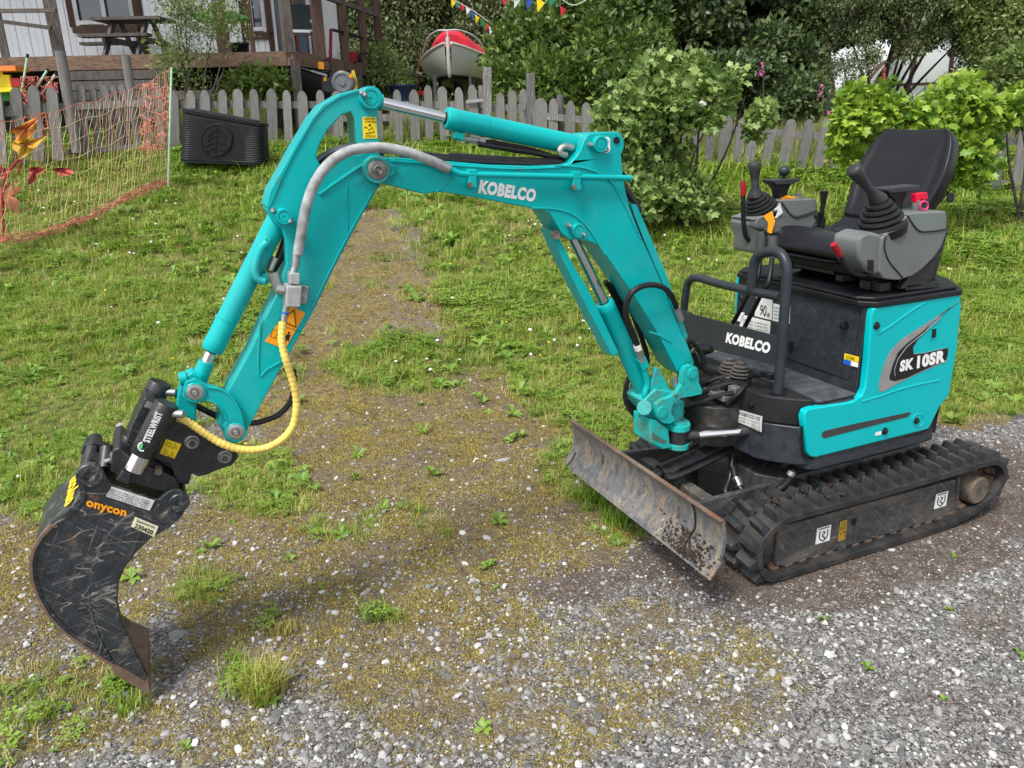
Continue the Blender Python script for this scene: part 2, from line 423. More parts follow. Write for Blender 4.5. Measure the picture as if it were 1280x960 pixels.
st_m = stone_mat('stone', [(0, (.075, .077, .08)), (.3, (.15, .15, .15)), (.55, (.26, .257, .25)), (.8, (.40, .395, .38)), (1, (.66, .65, .62))])
scol = source('stone_sources', [stone_mesh('stone_shape', k, st_m) for k in range(8)])
def stones():
    P = pts_where(95000, 1.1, 4.6, lambda c, l, s: max(.0, (1-c[0])*(1-.72*c[1])*(1-.6*c[2])*(.16+.84*interp(s, [1.5, 2.6, 3.3, 4.6], [1, .8, .3, .16]) if l < .9 else (1-c[0])*(1-.6*c[2])*.9))*(.35+.65*(noise.noise(W(l*2.2, s*2.2, 7)) > -.12)), 1.5)
    P = P[~under(P)]; n = len(P)
    sc = .0045+.0075*rng.random(n)**1.7 + .016*(rng.random(n)**12) + .003*(rng.random(n) < .25)
    P[:, 2] += sc*.12
    rot = rng.random((n, 3))*[.7, .7, 6.28]
    scatter('gravel', P, rot, sc*1.25, rng.integers(0, 8, n), scol)
    P = pts_where(150000, 1.1, 3.6, lambda c, l, s: (1-c[0])*(1-.55*c[1])*(1-.35*c[2])*.75, 1.4)
    P = P[~under(P)]; n = len(P)
    scatter('grit', P, rng.random((n, 3))*[.7, .7, 6.28], .003+.0035*rng.random(n), rng.integers(0, 8, n), scol)
    # coarse stones mixed in
    P = pts_where(8000, 1.2, 8.5, lambda c, l, s: (1-.93*c[0])*(1-.5*c[2])*.55, 1.2)
    P = P[~under(P)]; n = len(P); sc = .012+.024*rng.random(n)**3; P[:, 2] += sc*.0
    scatter('scattered_stones', P, rng.random((n, 3))*[.6, .6, 6.28], sc, rng.integers(0, 8, n), scol)
    print('stones', n)
stones()
for px, py, sz, lb in [(290, 181+359, .05, None)]: pass
def loose_soil():
    sm = stone_mat('soil_clod', [(0, (.03, .021, .016)), (.5, (.07, .05, .038)), (1, (.14, .105, .085))])
    sc_ = source('soil_sources', [stone_mesh('soil_shape', 30+k, sm) for k in range(4)]); P = []
    for _ in range(15000):
        y = rng.choice([.42, .33, .24, -.24, -.42]) + rng.normal()*.045 + (abs(rng.normal())*.05 if rng.random() < .5 else 0); x = rng.uniform(-.85, .85)
        if rng.random() < .3: x, y = .72+rng.normal()*.12, rng.uniform(.0, .55)
        p = (x, y, ground_z(x, y)); q = 1 if .2 < abs(y) < .405 and abs(x) < .5 else 0
        if not q: P.append(p)
    P = np.array(P); n = len(P); scatter('loose_soil', P, rng.random((n, 3))*[1, 1, 6.28], .004+.011*rng.random(n)**2.5, rng.integers(0, 4, n), sc_)
loose_soil()
def big_stone(px, py, wd, label):
    d = proj(PZ(px, py, 0))[2]; p = PZ(px, py, 0)
    for _ in range(6): p = PZ(px, py, ground_z(p.x, p.y))
    me = stone_mesh('stone', int(px*7+py), st_m2); o = bpy.data.objects.new('stone', me); COL.objects.link(o)
    k = wd/FPX*proj(p)[2]; o.scale = (k, k, k*.8); o.location = p; o.rotation_euler = (.1, .1, px)
    o['label'] = label; o['category'] = 'stone'; o['group'] = 'larger stones lying in the gravel track'
st_m2 = stone_mat('pale_stone', [(0, (.22, .22, .225)), (.5, (.34, .335, .33)), (1, (.5, .49, .47))])
for a in [(222, 794, 22, 'flat pale grey stone lying right of the bucket tip'), (598, 749, 12, 'small light stone in the middle of the gravel, below the blade'),
          (608, 672, 15, 'grey angular stone on the moss left of the blade'), (456, 742, 16, 'grey stone beside the small grass tuft in the mossy gravel'),
          (628, 576, 20, 'flat grey stone on the mossy path between arm and blade'), (150, 532, 18, 'white flat stone in the grass behind the tilt coupler'),
          (645, 835, 14, 'pale rounded stone near the front edge of the gravel'), (1010, 812, 12, 'white stone in the gravel below the near track'),
          (710, 816, 14, 'dark flat stone right of centre in the foreground gravel')]: big_stone(*a)
# ---- grass
def tuft(name, k, nb, rad, h, wd, mat, lean=.5):
    r = np.random.default_rng(k); V = []; F = []
    for i in range(nb):
        a = r.random()*6.283; d = rad*r.random()**.6; x, y = d*math.cos(a), d*math.sin(a)
        b = r.random()*6.283; hh = h*(.45+.75*r.random()); ln = lean*hh*(.3+r.random()); c, s_ = math.cos(b), math.sin(b)
        tx, ty = -s_*wd/2, c*wd/2; o = len(V)
        V += [(x-tx, y-ty, -.01), (x+tx, y+ty, -.01), (x+c*ln*.35-tx*.8, y+s_*ln*.35-ty*.8, hh*.6), (x+c*ln*.35+tx*.8, y+s_*ln*.35+ty*.8, hh*.6), (x+c*ln, y+s_*ln, hh)]
        F += [(o, o+1, o+3), (o, o+3, o+2), (o+2, o+3, o+4)]
    return npmesh(name, V, F, mat)
grass_m = leafmat('grass', [(.05, .13, .008), (.11, .23, .012), (.20, .34, .02), (.33, .45, .04), (.48, .48, .15)], .6, .35)
dry_m = leafmat('dry_grass', [(.24, .26, .03), (.40, .36, .08), (.55, .47, .22)], .6, .3)
moss_m = leafmat('moss', [(.07, .05, .02), (.17, .125, .035), (.28, .215, .04), (.36, .30, .05), (.46, .38, .12)], .8, .2)
def rosette(name, k, n, r0, mat, wide=.45, lift=.5):
    r = np.random.default_rng(k); V = []; F = []
    for i in range(n):
        a = i*2.4+r.random(); L = r0*(.6+.5*r.random()); c, s_ = math.cos(a), math.sin(a); z = L*lift*(.4+r.random()); o = len(V); wd = L*wide/2
        V += [(0, 0, 0), (c*L*.55-s_*wd, s_*L*.55+c*wd, z), (c*L, s_*L, z*.8), (c*L*.55+s_*wd, s_*L*.55-c*wd, z), (c*L*.5, s_*L*.5, z*.8)]
        F += [(o, o+4, o+1), (o+1, o+4, o+2), (o+2, o+4, o+3), (o+3, o+4, o)]
    return npmesh(name, V, F, mat)
weed_m = leafmat('weed_leaf', [(.07, .15, .015), (.15, .28, .03), (.25, .38, .06)], .45, .3)
clov_m = leafmat('clover_leaf', [(.08, .17, .015), (.17, .30, .03), (.27, .40, .06)], .5, .3)
def clover(name, k):
    r = np.random.default_rng(k); V = []; F = []
    for i in range(14):
        a = r.random()*6.28; d = .06*r.random()**.5; x, y = d*math.cos(a), d*math.sin(a); z = .02+.035*r.random(); q = .008+.005*r.random(); t0 = r.random()*6
        for j in range(3):
            t = t0+j*2.09; c, s_ = math.cos(t), math.sin(t); o = len(V)
            V += [(x, y, z), (x+c*q-s_*q*.6, y+s_*q+c*q*.6, z+.003), (x+c*q*1.7, y+s_*q*1.7, z), (x+c*q+s_*q*.6, y+s_*q-c*q*.6, z+.003)]
            F += [(o, o+1, o+2), (o, o+2, o+3)]
    return npmesh(name, V, F, mat=clov_m)
gcol = source('grass_sources', [tuft('tuft%d' % k, k, 26, .055, (.05, .06, .085, .07)[k], .0042, grass_m, (.7, 1., .6, 1.2)[k]) for k in range(4)] + [tuft('tuftdry%d' % k, k+9, 14, .05, .05, .003, dry_m, 1.2) for k in range(2)] + [clover('clover%d' % k, k) for k in range(2)])
mcol = source('moss_sources', [tuft('mosstuft%d' % k, k+20, 30, .030, .0045, .0030, moss_m, 2.2) for k in range(3)])
wcol = source('weed_sources', [rosette('weed%d' % k, k+40, 7+k, .055, weed_m, .45+.1*k, .6) for k in range(3)])
petal_m = plain('white_petal', (.75, .72, .68), .7); pink_m = plain('pink_petal', (.55, .2, .4), .7); yel_m = plain('yellow_petal', (.75, .5, .02), .6)
def blossom(name, mat, h, r): return MB().lathe((0, 0, h), (0, 0, 1), [(0, r*.4), (r*.4, r), (r*.9, r*.8), (r*1.2, 0)], 6).mesh(name, mat)
fcol = source('flower_sources', [blossom('clover_flower', petal_m, .05, .010), blossom('clover_flower2', petal_m, .035, .008), blossom('buttercup', yel_m, .06, .007), blossom('pink_clover', pink_m, .045, .008)])
def grass():
    P1 = pts_where(52000, 1.4, 6.2, lambda c, l, s: (0 if c[0] < .10 else c[0])*(.55+.45*(noise.noise(W(l*1.7, s*1.7, 0)) > -.15)), .7)
    P2 = pts_where(42000, 6.0, 14.5, lambda c, l, s: c[0], .9)
    P = np.vstack([P1, P2]); P = P[~((np.abs(P[:, 0]) < .66) & (np.abs(P[:, 1]) < .43))]; n = len(P)
    ls = np.array([LS(p) for p in P]); s = ls[:, 1]; l = ls[:, 0]
    big = np.array([noise.noise(Vector((p[0]*.8, p[1]*.8, 11))) for p in P])
    sc = (.55+.6*rng.random(n)**2)*(1+.8*np.clip(big, -.5, .8))*np.interp(s, [2, 4, 6, 9, 11], [.75, .8, 1.0, 1.55, 2.2])
    sc *= np.where(np.abs(s-10.3) < .9, 1.35, 1)*np.where((l > 1.2) & (s > 4.2), 1.35, 1)*np.where((l > 1.0) & (s > 6.5), 1.3, 1)
    idx = rng.integers(0, 4, n); r = rng.random(n)
    idx = np.where((r < .2) & (big < .25), rng.integers(4, 6, n), idx); idx = np.where((r > .62) & (s < 9.2), rng.integers(6, 8, n), idx)
    rot = np.stack([rng.normal(0, .1, n), rng.normal(0, .1, n), rng.random(n)*6.28], 1)
    scatter('lawn_grass', P, rot, sc, idx, gcol); print('grass', n)
    P = pts_where(60000, 1.4, 7, lambda c, l, s: (c[1]*1.0 if c[1] > .3 else 0)*(.15+.85*(noise.noise(W(l*5, s*5, 3)) > -.05)), .9)
    P = P[~under(P)]; n = len(P)
    scatter('moss', P, np.stack([np.zeros(n), np.zeros(n), rng.random(n)*6.28], 1), .6+.9*rng.random(n), rng.integers(0, 3, n), mcol); print('moss', n)
    P = pts_where(9500, 1.5, 9.5, lambda c, l, s: (.75*c[0] if c[0] > .4 else .05*c[1]+.02)*(noise.noise(W(l*.9, s*.9, 20)) > -.05 or .25), .9); n = len(P)
    sc = (.45+.9*rng.random(n)**2)*np.interp([LS(p)[1] for p in P], [2, 4, 9], [.6, 1, 1.7])
    scatter('weeds', P, rng.random((n, 3))*[.3, .3, 6.28], sc, rng.integers(0, 3, n), wcol)
    P = pts_where(2600, 3.2, 10, lambda c, l, s: .5*c[0]*(noise.noise(W(l*.8, s*.8, 33)) > .08 or .05), .9); n = len(P)
    scatter('lawn_flowers', P, rng.random((n, 3))*[.4, .4, 6.28], .7+.8*rng.random(n), rng.choice(4, n, p=[.45, .45, .05, .05]), fcol)
grass()
def grass_clump(px, py, n, h, rad, label, mat, wd=.004):
    p = PZ(px, py, 0); p.z = ground_z(p.x, p.y)
    me = tuft('grass_tuft', int(px), n, rad, h, wd, mat, .9); o = link('grass_tuft', me, None, p)
    o['label'] = label; o['category'] = 'grass tuft'; o['group'] = 'grass tufts growing in the gravel'
grass_clump(335, 868, 170, .10, .06, 'yellowing bristly grass tuft in the foreground right of the bucket', dry_m)
grass_clump(328, 872, 90, .09, .05, 'green blades in the heart of the foreground tuft right of the bucket', grass_m)
grass_clump(474, 768, 90, .045, .035, 'small dark green grass tuft in the middle of the gravel', grass_m, .003)
grass_clump(358, 792, 80, .04, .04, 'low yellowish tuft above the big foreground tuft', dry_m, .003)
grass_clump(742, 630, 120, .12, .07, 'green tuft growing just left under the dozer blade', grass_m)
grass_clump(770, 655, 90, .08, .06, 'leafy green tuft under the middle of the dozer blade', grass_m)
grass_clump(905, 600, 80, .16, .05, 'long grass blades between blade arm and near track', grass_m)
# ================================================================== EXCAVATOR
def worn_paint(name, c):
    m, nt, b = newmat(name); v = coord(nt)
    col = mixc(nt, ramp(nt, noisen(nt, 5, 5, .6, v), [(.35, (0,)*3), (.7, (1,)*3)]), c, tuple(x*.86 for x in c))
    gr = ramp(nt, noisen(nt, 11, 9, .78, v, .2), [(.60, (0,)*3), (.72, (.55,)*3)])
    col = mixc(nt, gr, col, (.06, .13, .11))
    ch = ramp(nt, noisen(nt, 31, 9, .8, v, .5), [(.70, (0,)*3), (.71, (1,)*3)])
    col = mixc(nt, ch, col, (.03, .025, .02))
    g = nt.nodes.new('ShaderNodeNewGeometry'); acc = None
    for pt, rad in ((PY(471, 216, .06), .085), (PY(294, 539, .05), .05), (PY(243, 490, .05), .05), (PY(866, 462, .06), .07)):
        dn = nt.nodes.new('ShaderNodeVectorMath'); dn.operation = 'DISTANCE'; dn.inputs[1].default_value = pt; nt.links.new(g.outputs['Position'], dn.inputs[0])
        a = ramp(nt, dn.outputs['Value'], [(0, (.85,)*3), (rad, (0,)*3)])
        acc = a if acc is None else mixc(nt, 1.0, acc, a, 'LIGHTEN')
    gz = mixc(nt, 1.0, acc, ramp(nt, noisen(nt, 60, 6, .75, v), [(.42, (0,)*3), (.56, (1,)*3)]), 'MULTIPLY')
    col = mixc(nt, gz, col, (.012, .02, .018))
    dust = ramp(nt, noisen(nt, 3.2, 7, .7, v, .3), [(.5, (0,)*3), (.85, (.18,)*3)]); col = mixc(nt, dust, col, (.28, .36, .32))
    nt.links.new(col, b.inputs['Base Color']); nt.links.new(ramp(nt, gr, [(0, (.33,)*3), (1, (.6,)*3)]), b.inputs['Roughness'])
    b.inputs['Coat Weight'].default_value = .08; b.inputs['Coat Roughness'].default_value = .2; b.inputs['Specular IOR Level'].default_value = .22
    bump(nt, b, noisen(nt, 120, 2, .5, v), .08, .001)
    return m
TEAL = worn_paint('turquoise_paint', (.0, .385, .385))
PANEL = plain('turquoise_panel', (.0, .43, .45), .3, 0, .03, 3, coat=.12, rvar=.06, spec=.25)
def dirty_teal():
    m, nt, b = newmat('dirty_turquoise'); v = coord(nt)
    gr = ramp(nt, noisen(nt, 16, 9, .78, v, .5), [(.47, (0,)*3), (.66, (.85,)*3)])
    col = mixc(nt, gr, (.0, .38, .36), (.10, .12, .08))
    ru = ramp(nt, noisen(nt, 28, 8, .8, v), [(.60, (0,)*3), (.64, (1,)*3)])
    nt.links.new(mixc(nt, ru, col, (.07, .03, .015)), b.inputs['Base Color']); b.inputs['Roughness'].default_value = .5
    return m
DTEAL = dirty_teal()
BLACK = plain('black_plastic', (.009, .010, .012), .42, 0, .25, 12, .05, 260)
DGREY = worn('dark_grey_panel', (.015, .0185, .024), (.045, .045, .045), .28, (.12, .12, .12), .42, sc_amt=.25, bmp=.04)
MAT_G = plain('rubber_floor_mat', (.065, .075, .085), .75, 0, .3, 25, .25, 300)
GTUBE = plain('slate_grey_tube', (.024, .032, .038), .38, 0, .15, 8)
CONS = plain('grey_console', (.135, .145, .14), .5, 0, .08, 6, .06, 400)
VINYL = plain('black_vinyl', (.008, .0085, .0105), .40, 0, .12, 9, .12, 500)
LUGM = worn('dusty_tread_rubber', (.016, .0165, .018), (.11, .105, .10), .42, (.2, .2, .2), .5, sc_amt=.4, bmp=.3)
RUB = worn('dusty_black_rubber', (.010, .0105, .011), (.06, .05, .042), .5, (.16, .15, .14), .55, sc_amt=.3, bmp=.35)
STEEL = worn('scraped_track_frame', (.028, .030, .032), (.14, .115, .09), .5, (.36, .32, .25), .5, rust=(.17, .07, .025), rust_amt=.12, stretch=(.6, 1, 1.5), sc_amt=.8)
BLADE = worn('worn_blade_steel', (.072, .077, .084), (.26, .205, .14), .52, (.45, .38, .27), .5, rust=(.22, .11, .05), rust_amt=.28, ds=26, stretch=(1, 1.2, .45), sc_amt=1)
BUCK = worn('scratched_black_bucket', (.015, .018, .021), (.24, .20, .15), .36, (.42, .40, .36), .36, rust=(.15, .06, .025), rust_amt=.14, sc_amt=1, bmp=.25, ds=8)
RUSTY = worn('rusty_brown_steel', (.10, .06, .042), (.2, .15, .11), .5, (.3, .25, .2), .7, rust=(.16, .065, .03), rust_amt=.5, sc_amt=.3)
BKM = worn('coupler_black', (.008, .009, .010), (.09, .075, .055), .2, (.25, .23, .2), .4, sc_amt=.35, rust=(.12, .05, .025), rust_amt=.08)
CHROME = plain('chrome', (.75, .75, .75), .12, 1, .05, 6)
ZINC = plain('zinc_metal', (.42, .42, .41), .38, .8, .15, 30)
BOLT = plain('bolt_steel', (.3, .29, .27), .4, .9, .25, 40)
HOSE = plain('black_hose', (.012, .012, .013), .42, 0, .2, 20)
GSLEEVE = plain('grey_hose_sleeve', (.34, .35, .35), .6, 0, .25, 30, .25, 350)
YSLEEVE = plain('yellow_spiral_sleeve', (.78, .58, .13), .55, 0, .2, 26, .2, 90)
RED = plain('red_grip', (.30, .008, .015), .4); PINK = plain('pink_plastic', (.75, .05, .2), .4)
WHITE = plain('white_print', (.78, .78, .76), .5, 0, .05, 20); YEL = plain('yellow_sticker', (.85, .60, .01), .4, 0, .05, 30)
ORG = plain('orange_sticker', (.85, .33, .01), .4, 0, .05, 30); INK = plain('black_print', (.01, .01, .01), .5)
SILV = plain('silver_decal', (.33, .32, .31), .4, .3, .08, 20); DECG = plain('dark_decal', (.05, .048, .045), .4)
PLATE = worn('aluminium_plate', (.42, .42, .41), (.16, .15, .13), .3, rough=.4, sc_amt=0, bmp=0); BLUE = plain('blue_print', (.02, .12, .55), .5); GREEN = plain('green_print', (.1, .6, .2), .5)

EX = thing('mini_excavator', 'turquoise mini excavator on rubber tracks with black narrow bucket on the ground', 'excavator', (0, 0, 0))
def P(name, mb, mat, parent=None, bevel=0, **k): return part(name, mb, mat, parent or EX, bevel, **k)
def poly(v, pts, a=1): return [ax(x, y, a, v) for x, y in pts]
def cr(ox, oy, s, pts): return [(ox+x/s, oy+y/s) for x, y in pts]
def quadsticker(name, px4, a, v, mat, parent, th=.0012, sgn=1):
    off = [0, 0, 0]; off[a] = th*sgn
    return P(name, MB().prism(poly(v, px4, a), off), mat, parent)
def textmesh(s, bold=.0, sx=1):
    cu = bpy.data.curves.new('t', 'FONT'); cu.body = s; cu.offset = bold; cu.size = 1; cu.resolution_u = 3; cu.space_character = 1+bold*1.6
    o = bpy.data.objects.new('t', cu); me = bpy.data.meshes.new_from_object(o)
    V = np.array([v.co[:] for v in me.vertices]); F = [tuple(p.vertices) for p in me.polygons]
    bpy.data.objects.remove(o); bpy.data.meshes.remove(me)
    V = V-V.min(0); V /= V.max(0)+1e-9; return V, F
def lettering(s, BL, BR, TL, mat, parent, nrm, bold=.03, name='lettering', lift=.0015):
    """flat letters spanning the parallelogram BL-BR-TL"""
    V, F = textmesh(s, bold); BL, BR, TL = Vector(BL), Vector(BR), Vector(TL); nrm = Vector(nrm)*lift
    mb = MB().add([BL+(BR-BL)*float(v[0])+(TL-BL)*float(v[1])+nrm for v in V], F)
    o = link(name, mb.mesh(name, mat, recalc=False), parent)
    return o
def pl_text(s, a, v, bl_, br_, tl_, mat, parent, sgn=1, bold=.03, lift=.0015):
    n = [0, 0, 0]; n[a] = sgn; return lettering(s, ax(*bl_, a, v), ax(*br_, a, v), ax(*tl_, a, v), mat, parent, n, bold, lift=lift)
def pin(px, y0, r, px_bolts=(), mat=None, out=.012, both=True):
    """round boss with a ringed pin end"""
    c = PY(*px, y0); mb = MB().lathe(c, (0, 1, 0), [(-.01, r), (out, r), (out+.002, r*.93), (out+.002, r*.72), (out-.001, r*.72), (out-.001, r*.62), (out+.001, r*.60), (out+.001, r*.1), (out-.004, r*.05)], 28)
    return mb
hY = .06      # half width of the boom
aY = .048     # half width of the arm
# ------------------------------------------------------------------ boom
boom_px = [(475, 197), (500, 197), (552, 201), (612, 206), (665, 207.5), (700, 206), (713, 203.5), (720, 196), (726, 186.6), (730, 175), (734, 169.5), (741, 166), (772, 164.7), (777, 168), (780, 175), (780.6, 184), (777, 193),
           (778.5, 215), (781, 232), (787, 258), (800, 292), (820, 334), (845, 392), (868, 452), (866, 466), (856, 472), (846, 463), (820, 413), (790, 366), (756.7, 318), (748, 307), (737, 302), (726, 299.5), (713, 300), (702, 291.6), (693, 276), (686, 266), (676, 261.5),
           (655, 258.5), (598, 247.5), (560, 241), (546, 240), (530, 242.5), (505, 236), (475, 228.5), (462, 226), (456, 213), (462, 200)]
boom = P('boom', MB().prism(poly(hY, boom_px), (0, -2*hY, 0)), TEAL, bevel=.004)
# raised weld line and edge flange on the near face
def edge_tube(pts, r, y, mat, parent, name, n=6): return P(name, MB().tube(crv([PY(a, b, y) for a, b in pts], 6), r, n), mat, parent)
edge_tube([(693, 207), (725, 209), (747, 216), (765, 229), (779, 252), (800, 297)], .0035, hY+.001, TEAL, boom, 'weld_seam')
edge_tube([(665, 260), (693, 261), (716, 268), (734, 284), (750, 308), (756, 318)], .0035, hY+.001, TEAL, boom, 'weld_seam')
edge_tube([(560, 213), (562, 222), (553, 233), (545, 240)], .003, hY+.001, TEAL, boom, 'weld_seam')
edge_tube([(487, 201), (560, 206), (640, 211), (700, 209)], .003, hY+.001, TEAL, boom, 'weld_seam')
edge_tube([(812, 415), (824, 419), (838, 427)], .004, hY+.001, TEAL, boom, 'weld_seam')
P('boom_nose', MB().prism(poly(hY+.011, [(470, 196), (484, 198), (487, 205), (495, 207), (495, 218), (482, 222), (475, 229), (462, 226), (456, 213), (461, 200)]), (0, -.012, 0)), TEAL, boom, bevel=.003)
P('elbow_pin', MB().lathe(PY(471, 212, hY+.01), (0, 1, 0), [(-.14, .022), (.0, .026), (.006, .026), (.008, .022), (.008, .014), (.018, .014), (.019, .010), (.012, .004)], 24), BOLT, boom)
P('elbow_boss', MB().lathe(PY(471, 212, hY+.008), (0, 1, 0), [(-.13, .036), (.004, .036), (.006, .034), (.006, .027), (.0, .027)], 30), DTEAL, boom)
for c, r in (((748, 180), .024), ((720.7, 287.7), .022)):
    P('pin_boss', pin(c, hY, r, out=.016), TEAL, boom)
for c in ((738, 181), (711, 281.5), (729, 293), (456, 119)):
    P('grease_nipple', MB().lathe(PY(*c, hY+.012), Vector((.3, 1, .1)), [(-.01, .0075), (.01, .0075), (.014, .004), (.02, .004)], 8), ZINC, boom)
P('lifting_eye', MB().lathe(PY(770.5, 175.5, hY+.0005), (0, 1, 0), [(0, .0105), (.003, .0105)], 20), BLACK, boom)
sk = P('hook_sticker', MB().prism([PY(758+4.6*math.cos(t), 181+(-5.5 if math.sin(t) < 0 else 5.5)+4.6*math.sin(t), hY+.0002) for t in [i*.3927 for i in range(16)]], (0, .0012, 0)), WHITE, boom)
P('hook_symbol', MB().tube(crv([PY(a, b, hY+.002) for a, b in ((758, 180), (758.2, 184), (760.5, 187), (757.8, 189.5), (755.3, 187))], 4), .0014, 5), INK, sk)
P('hook_symbol', MB().tube([PY(a, b, hY+.002) for a, b in ((755.3, 177), (758, 173.5), (761, 177), (758, 179.5), (755.3, 177))], .0007, 4), INK, sk)
pl_text('KOBELCO', 1, hY, (597.3, 241.5), (668, 252.8), (600.3, 224.6), WHITE, boom, bold=.06)
# hydraulic tube with clamps along the boom
tb = [PY(a, b, hY+.02) for a, b in ((560, 209.5), (566, 213), (575, 217), (590, 218), (640, 219.3), (720, 221), (789, 222.6))]
P('hydraulic_tube', MB().tube(crv(tb, 4), .0088, 10), TEAL, boom)
for x, y in ((587.5, 219), (717, 222)):
    mb = MB().prism(poly(hY, [(x-6, y-8), (x+5, y-8), (x+4, y+5), (x+5, y+14), (x-4, y+16), (x-6.5, y+12)]), (0, .028, 0))
    c = P('tube_clamp', mb, TEAL, boom, bevel=.003)
    P('bolt', MB().cyl(PY(x-.5, y+12, hY+.026), PY(x-.5, y+12, hY+.026)+Vector((0, .008, 0)), .0085, n=6), BOLT, c)
# hose channel on the rear edge
P('hose_guard', MB().prism(poly(hY-.004, [(789, 254.5), (796, 256), (830, 335), (860, 421), (855, 424), (826, 352), (793, 270)]), (0, -.10, 0)), TEAL, boom, bevel=.002)
P('edge_rubber', MB().tube([PY(a, b, hY-.002) for a, b in ((789, 262), (806, 306), (830, 361), (853, 420))], .0028, 5), BLACK, boom)
# hoses lying on top of the boom
for k, (dy, yy) in enumerate(((0, .02), (3.5, .035), (1.5, -.005))):
    P('boom_hose', MB().tube(crv([PY(a, b+dy, yy) for a, b in ((500, 193), (530, 193.5), (560, 197), (620, 200), (680, 203), (722, 206), (745, 215), (775, 226), (800, 262))], 6), .009, 8), HOSE, boom)
P('black_sleeve', MB().tube([PY(a, b, .02) for a, b in ((562, 198), (640, 203), (700, 205))], .016, 8), BLACK, boom)
# ------------------------------------------------------------------ arm cylinder
def cylinder(name, a, b, y, rb, rr, split, mat=TEAL):
    """rod end a, barrel end b in pixels on the plane y; split = where the barrel starts"""
    A, B = PY(*a, y), PY(*b, y); S = PY(*split, y); d = (B-A).normalized()
    o = P(name, MB().lathe(S, d, [(0, rb*.55), (0, rb*.94), (.004, rb*1.02), (.03, rb*1.02), (.032, rb), ((B-S).length, rb), ((B-S).length+.005, rb*.8)], 28), mat)
    P('rod', MB().cyl(A, S, rr, n=18), CHROME, o)
    P('wiper_seal', MB().lathe(S, -d, [(-.002, rb*.6), (.004, rb*.52), (.006, rr*1.05)], 20), BKM, o)
    return o, A, B, d
ac, A, B, d = cylinder('arm_cylinder', (477, 128.5), (728, 181), 0, .030, .0155, (557, 147.5))
P('barrel_ring', MB().lathe(PY(606, 156.6, 0), d, [(0, .0302), (0, .0312), (.003, .0312), (.003, .0302)], 28), TEAL, ac)
P('rod_end', MB().cyl(PY(461, 123, 0)+Vector((0, .03, 0)), PY(461, 123, 0)-Vector((0, .03, 0)), .03, n=20).cyl(A, A+d*-.03, .022, n=14), TEAL, ac)
P('port_block', MB().bar(PY(566, 168, 0), PY(579, 172, 0), .03, .022), TEAL, ac, bevel=.005)
P('port_block', MB().bar(PY(718, 186, .0), PY(727, 189, .0), .05, .026), TEAL, ac, bevel=.006)
P('hose_fitting', MB().tube(crv([PY(a, b, .03) for a, b in ((716, 185), (706, 183), (700, 187), (701, 192), (708, 194))], 5), .010, 10), ZINC, ac)
P('hose_fitting', MB().tube(crv([PY(a, b, .0) for a, b in ((574, 172), (590, 175), (601, 177))], 5), .0075, 8), ZINC, ac)
P('hose', MB().tube(crv([PY(a, b, .0) for a, b in ((598, 176.5), (622, 180), (660, 187), (690, 196), (712, 204), (735, 212))], 6), .0085, 8), HOSE, ac)
P('hose', MB().tube(crv([PY(a, b, .01) for a, b in ((598, 180), (640, 187), (672, 192), (705, 199), (722, 196))], 6), .008, 8), HOSE, ac)
P('hose_collar', MB().bar(PY(598, 176, .0), PY(605, 178, .0), .022, .022), ZINC, ac)
# ------------------------------------------------------------------ arm
arm_out = [(472, 128), (474.5, 180), (476, 205), (487, 222), (476, 230), (470, 240), (443, 287), (417, 337), (395, 384), (372, 424), (350, 463), (328, 503), (312, 533), (305, 548), (294, 555), (283, 551), (279, 541), (271, 529), (286, 487), (312.5, 439), (330, 400),
           (346, 367), (358, 330), (357, 300), (352, 286), (341, 277), (334, 262), (339, 240), (361, 199), (381.5, 163), (390, 148), (403, 131.5), (427.5, 117.5), (449, 111.5), (461, 110), (469, 114)]
arm_hole = [(438.5, 140), (443, 147), (446, 177), (452, 192), (430, 196), (401, 207), (395, 196), (400, 180), (410, 162), (427, 144)]
arm = P('arm', MB().prism(poly(aY, arm_out), (0, -2*aY, 0), [poly(aY, arm_hole)]), TEAL, bevel=.004)
def atube(pts, r, y=aY+.001, name='weld_seam'): return edge_tube(pts, r, y, TEAL, arm, name)
atube([(399, 243), (430, 221), (455, 205), (470, 199)], .0045)
atube([(433, 229), (434, 290), (433, 296)], .003)
atube([(474, 230), (464, 243), (430, 304), (389, 386)], .003)
atube([(326, 395), (323, 466), (335, 461), (351, 452)], .0025)
P('top_flange', MB().prism(poly(aY+.004, [(361, 197), (366, 188), (384, 158), (390, 147.5), (403, 131), (427, 117), (449, 111), (449, 114), (428, 121), (406, 135), (393, 150), (386, 162), (366, 197), (352, 226), (341, 252), (336, 262), (333, 258), (338, 238), (360, 200)]), (0, -2*aY-.008, 0)), TEAL, arm, bevel=.002)
P('pin_boss', pin((461, 123), aY, .0275, out=.022), TEAL, arm)
P('pin_boss', pin((353, 269.5), aY, .0205, out=.03), TEAL, arm)
for c in ((452, 116.5), (342, 263), (363.5, 276)):
    P('grease_nipple', MB().lathe(PY(*c, aY+.018), Vector((.3, 1, .1)), [(-.02, .007), (.01, .007), (.014, .004), (.02, .004)], 8), ZINC, arm)
st = quadsticker('warning_sticker', [(453, 146), (470, 146.5), (471.5, 173), (454, 173.5)], 1, aY+.0003, YEL, arm)
for s, bl_, br_, tl_ in (('KEEP OUT', (455, 149.5), (469, 150), (455, 147)), ('OF SWING AREA', (455.5, 153), (469.5, 153.3), (455.5, 151)), ('ATTENTION', (456.5, 171.8), (469, 171.8), (456.5, 169))):
    pl_text(s, 1, aY, bl_, br_, tl_, INK, st, lift=.003, bold=.02)
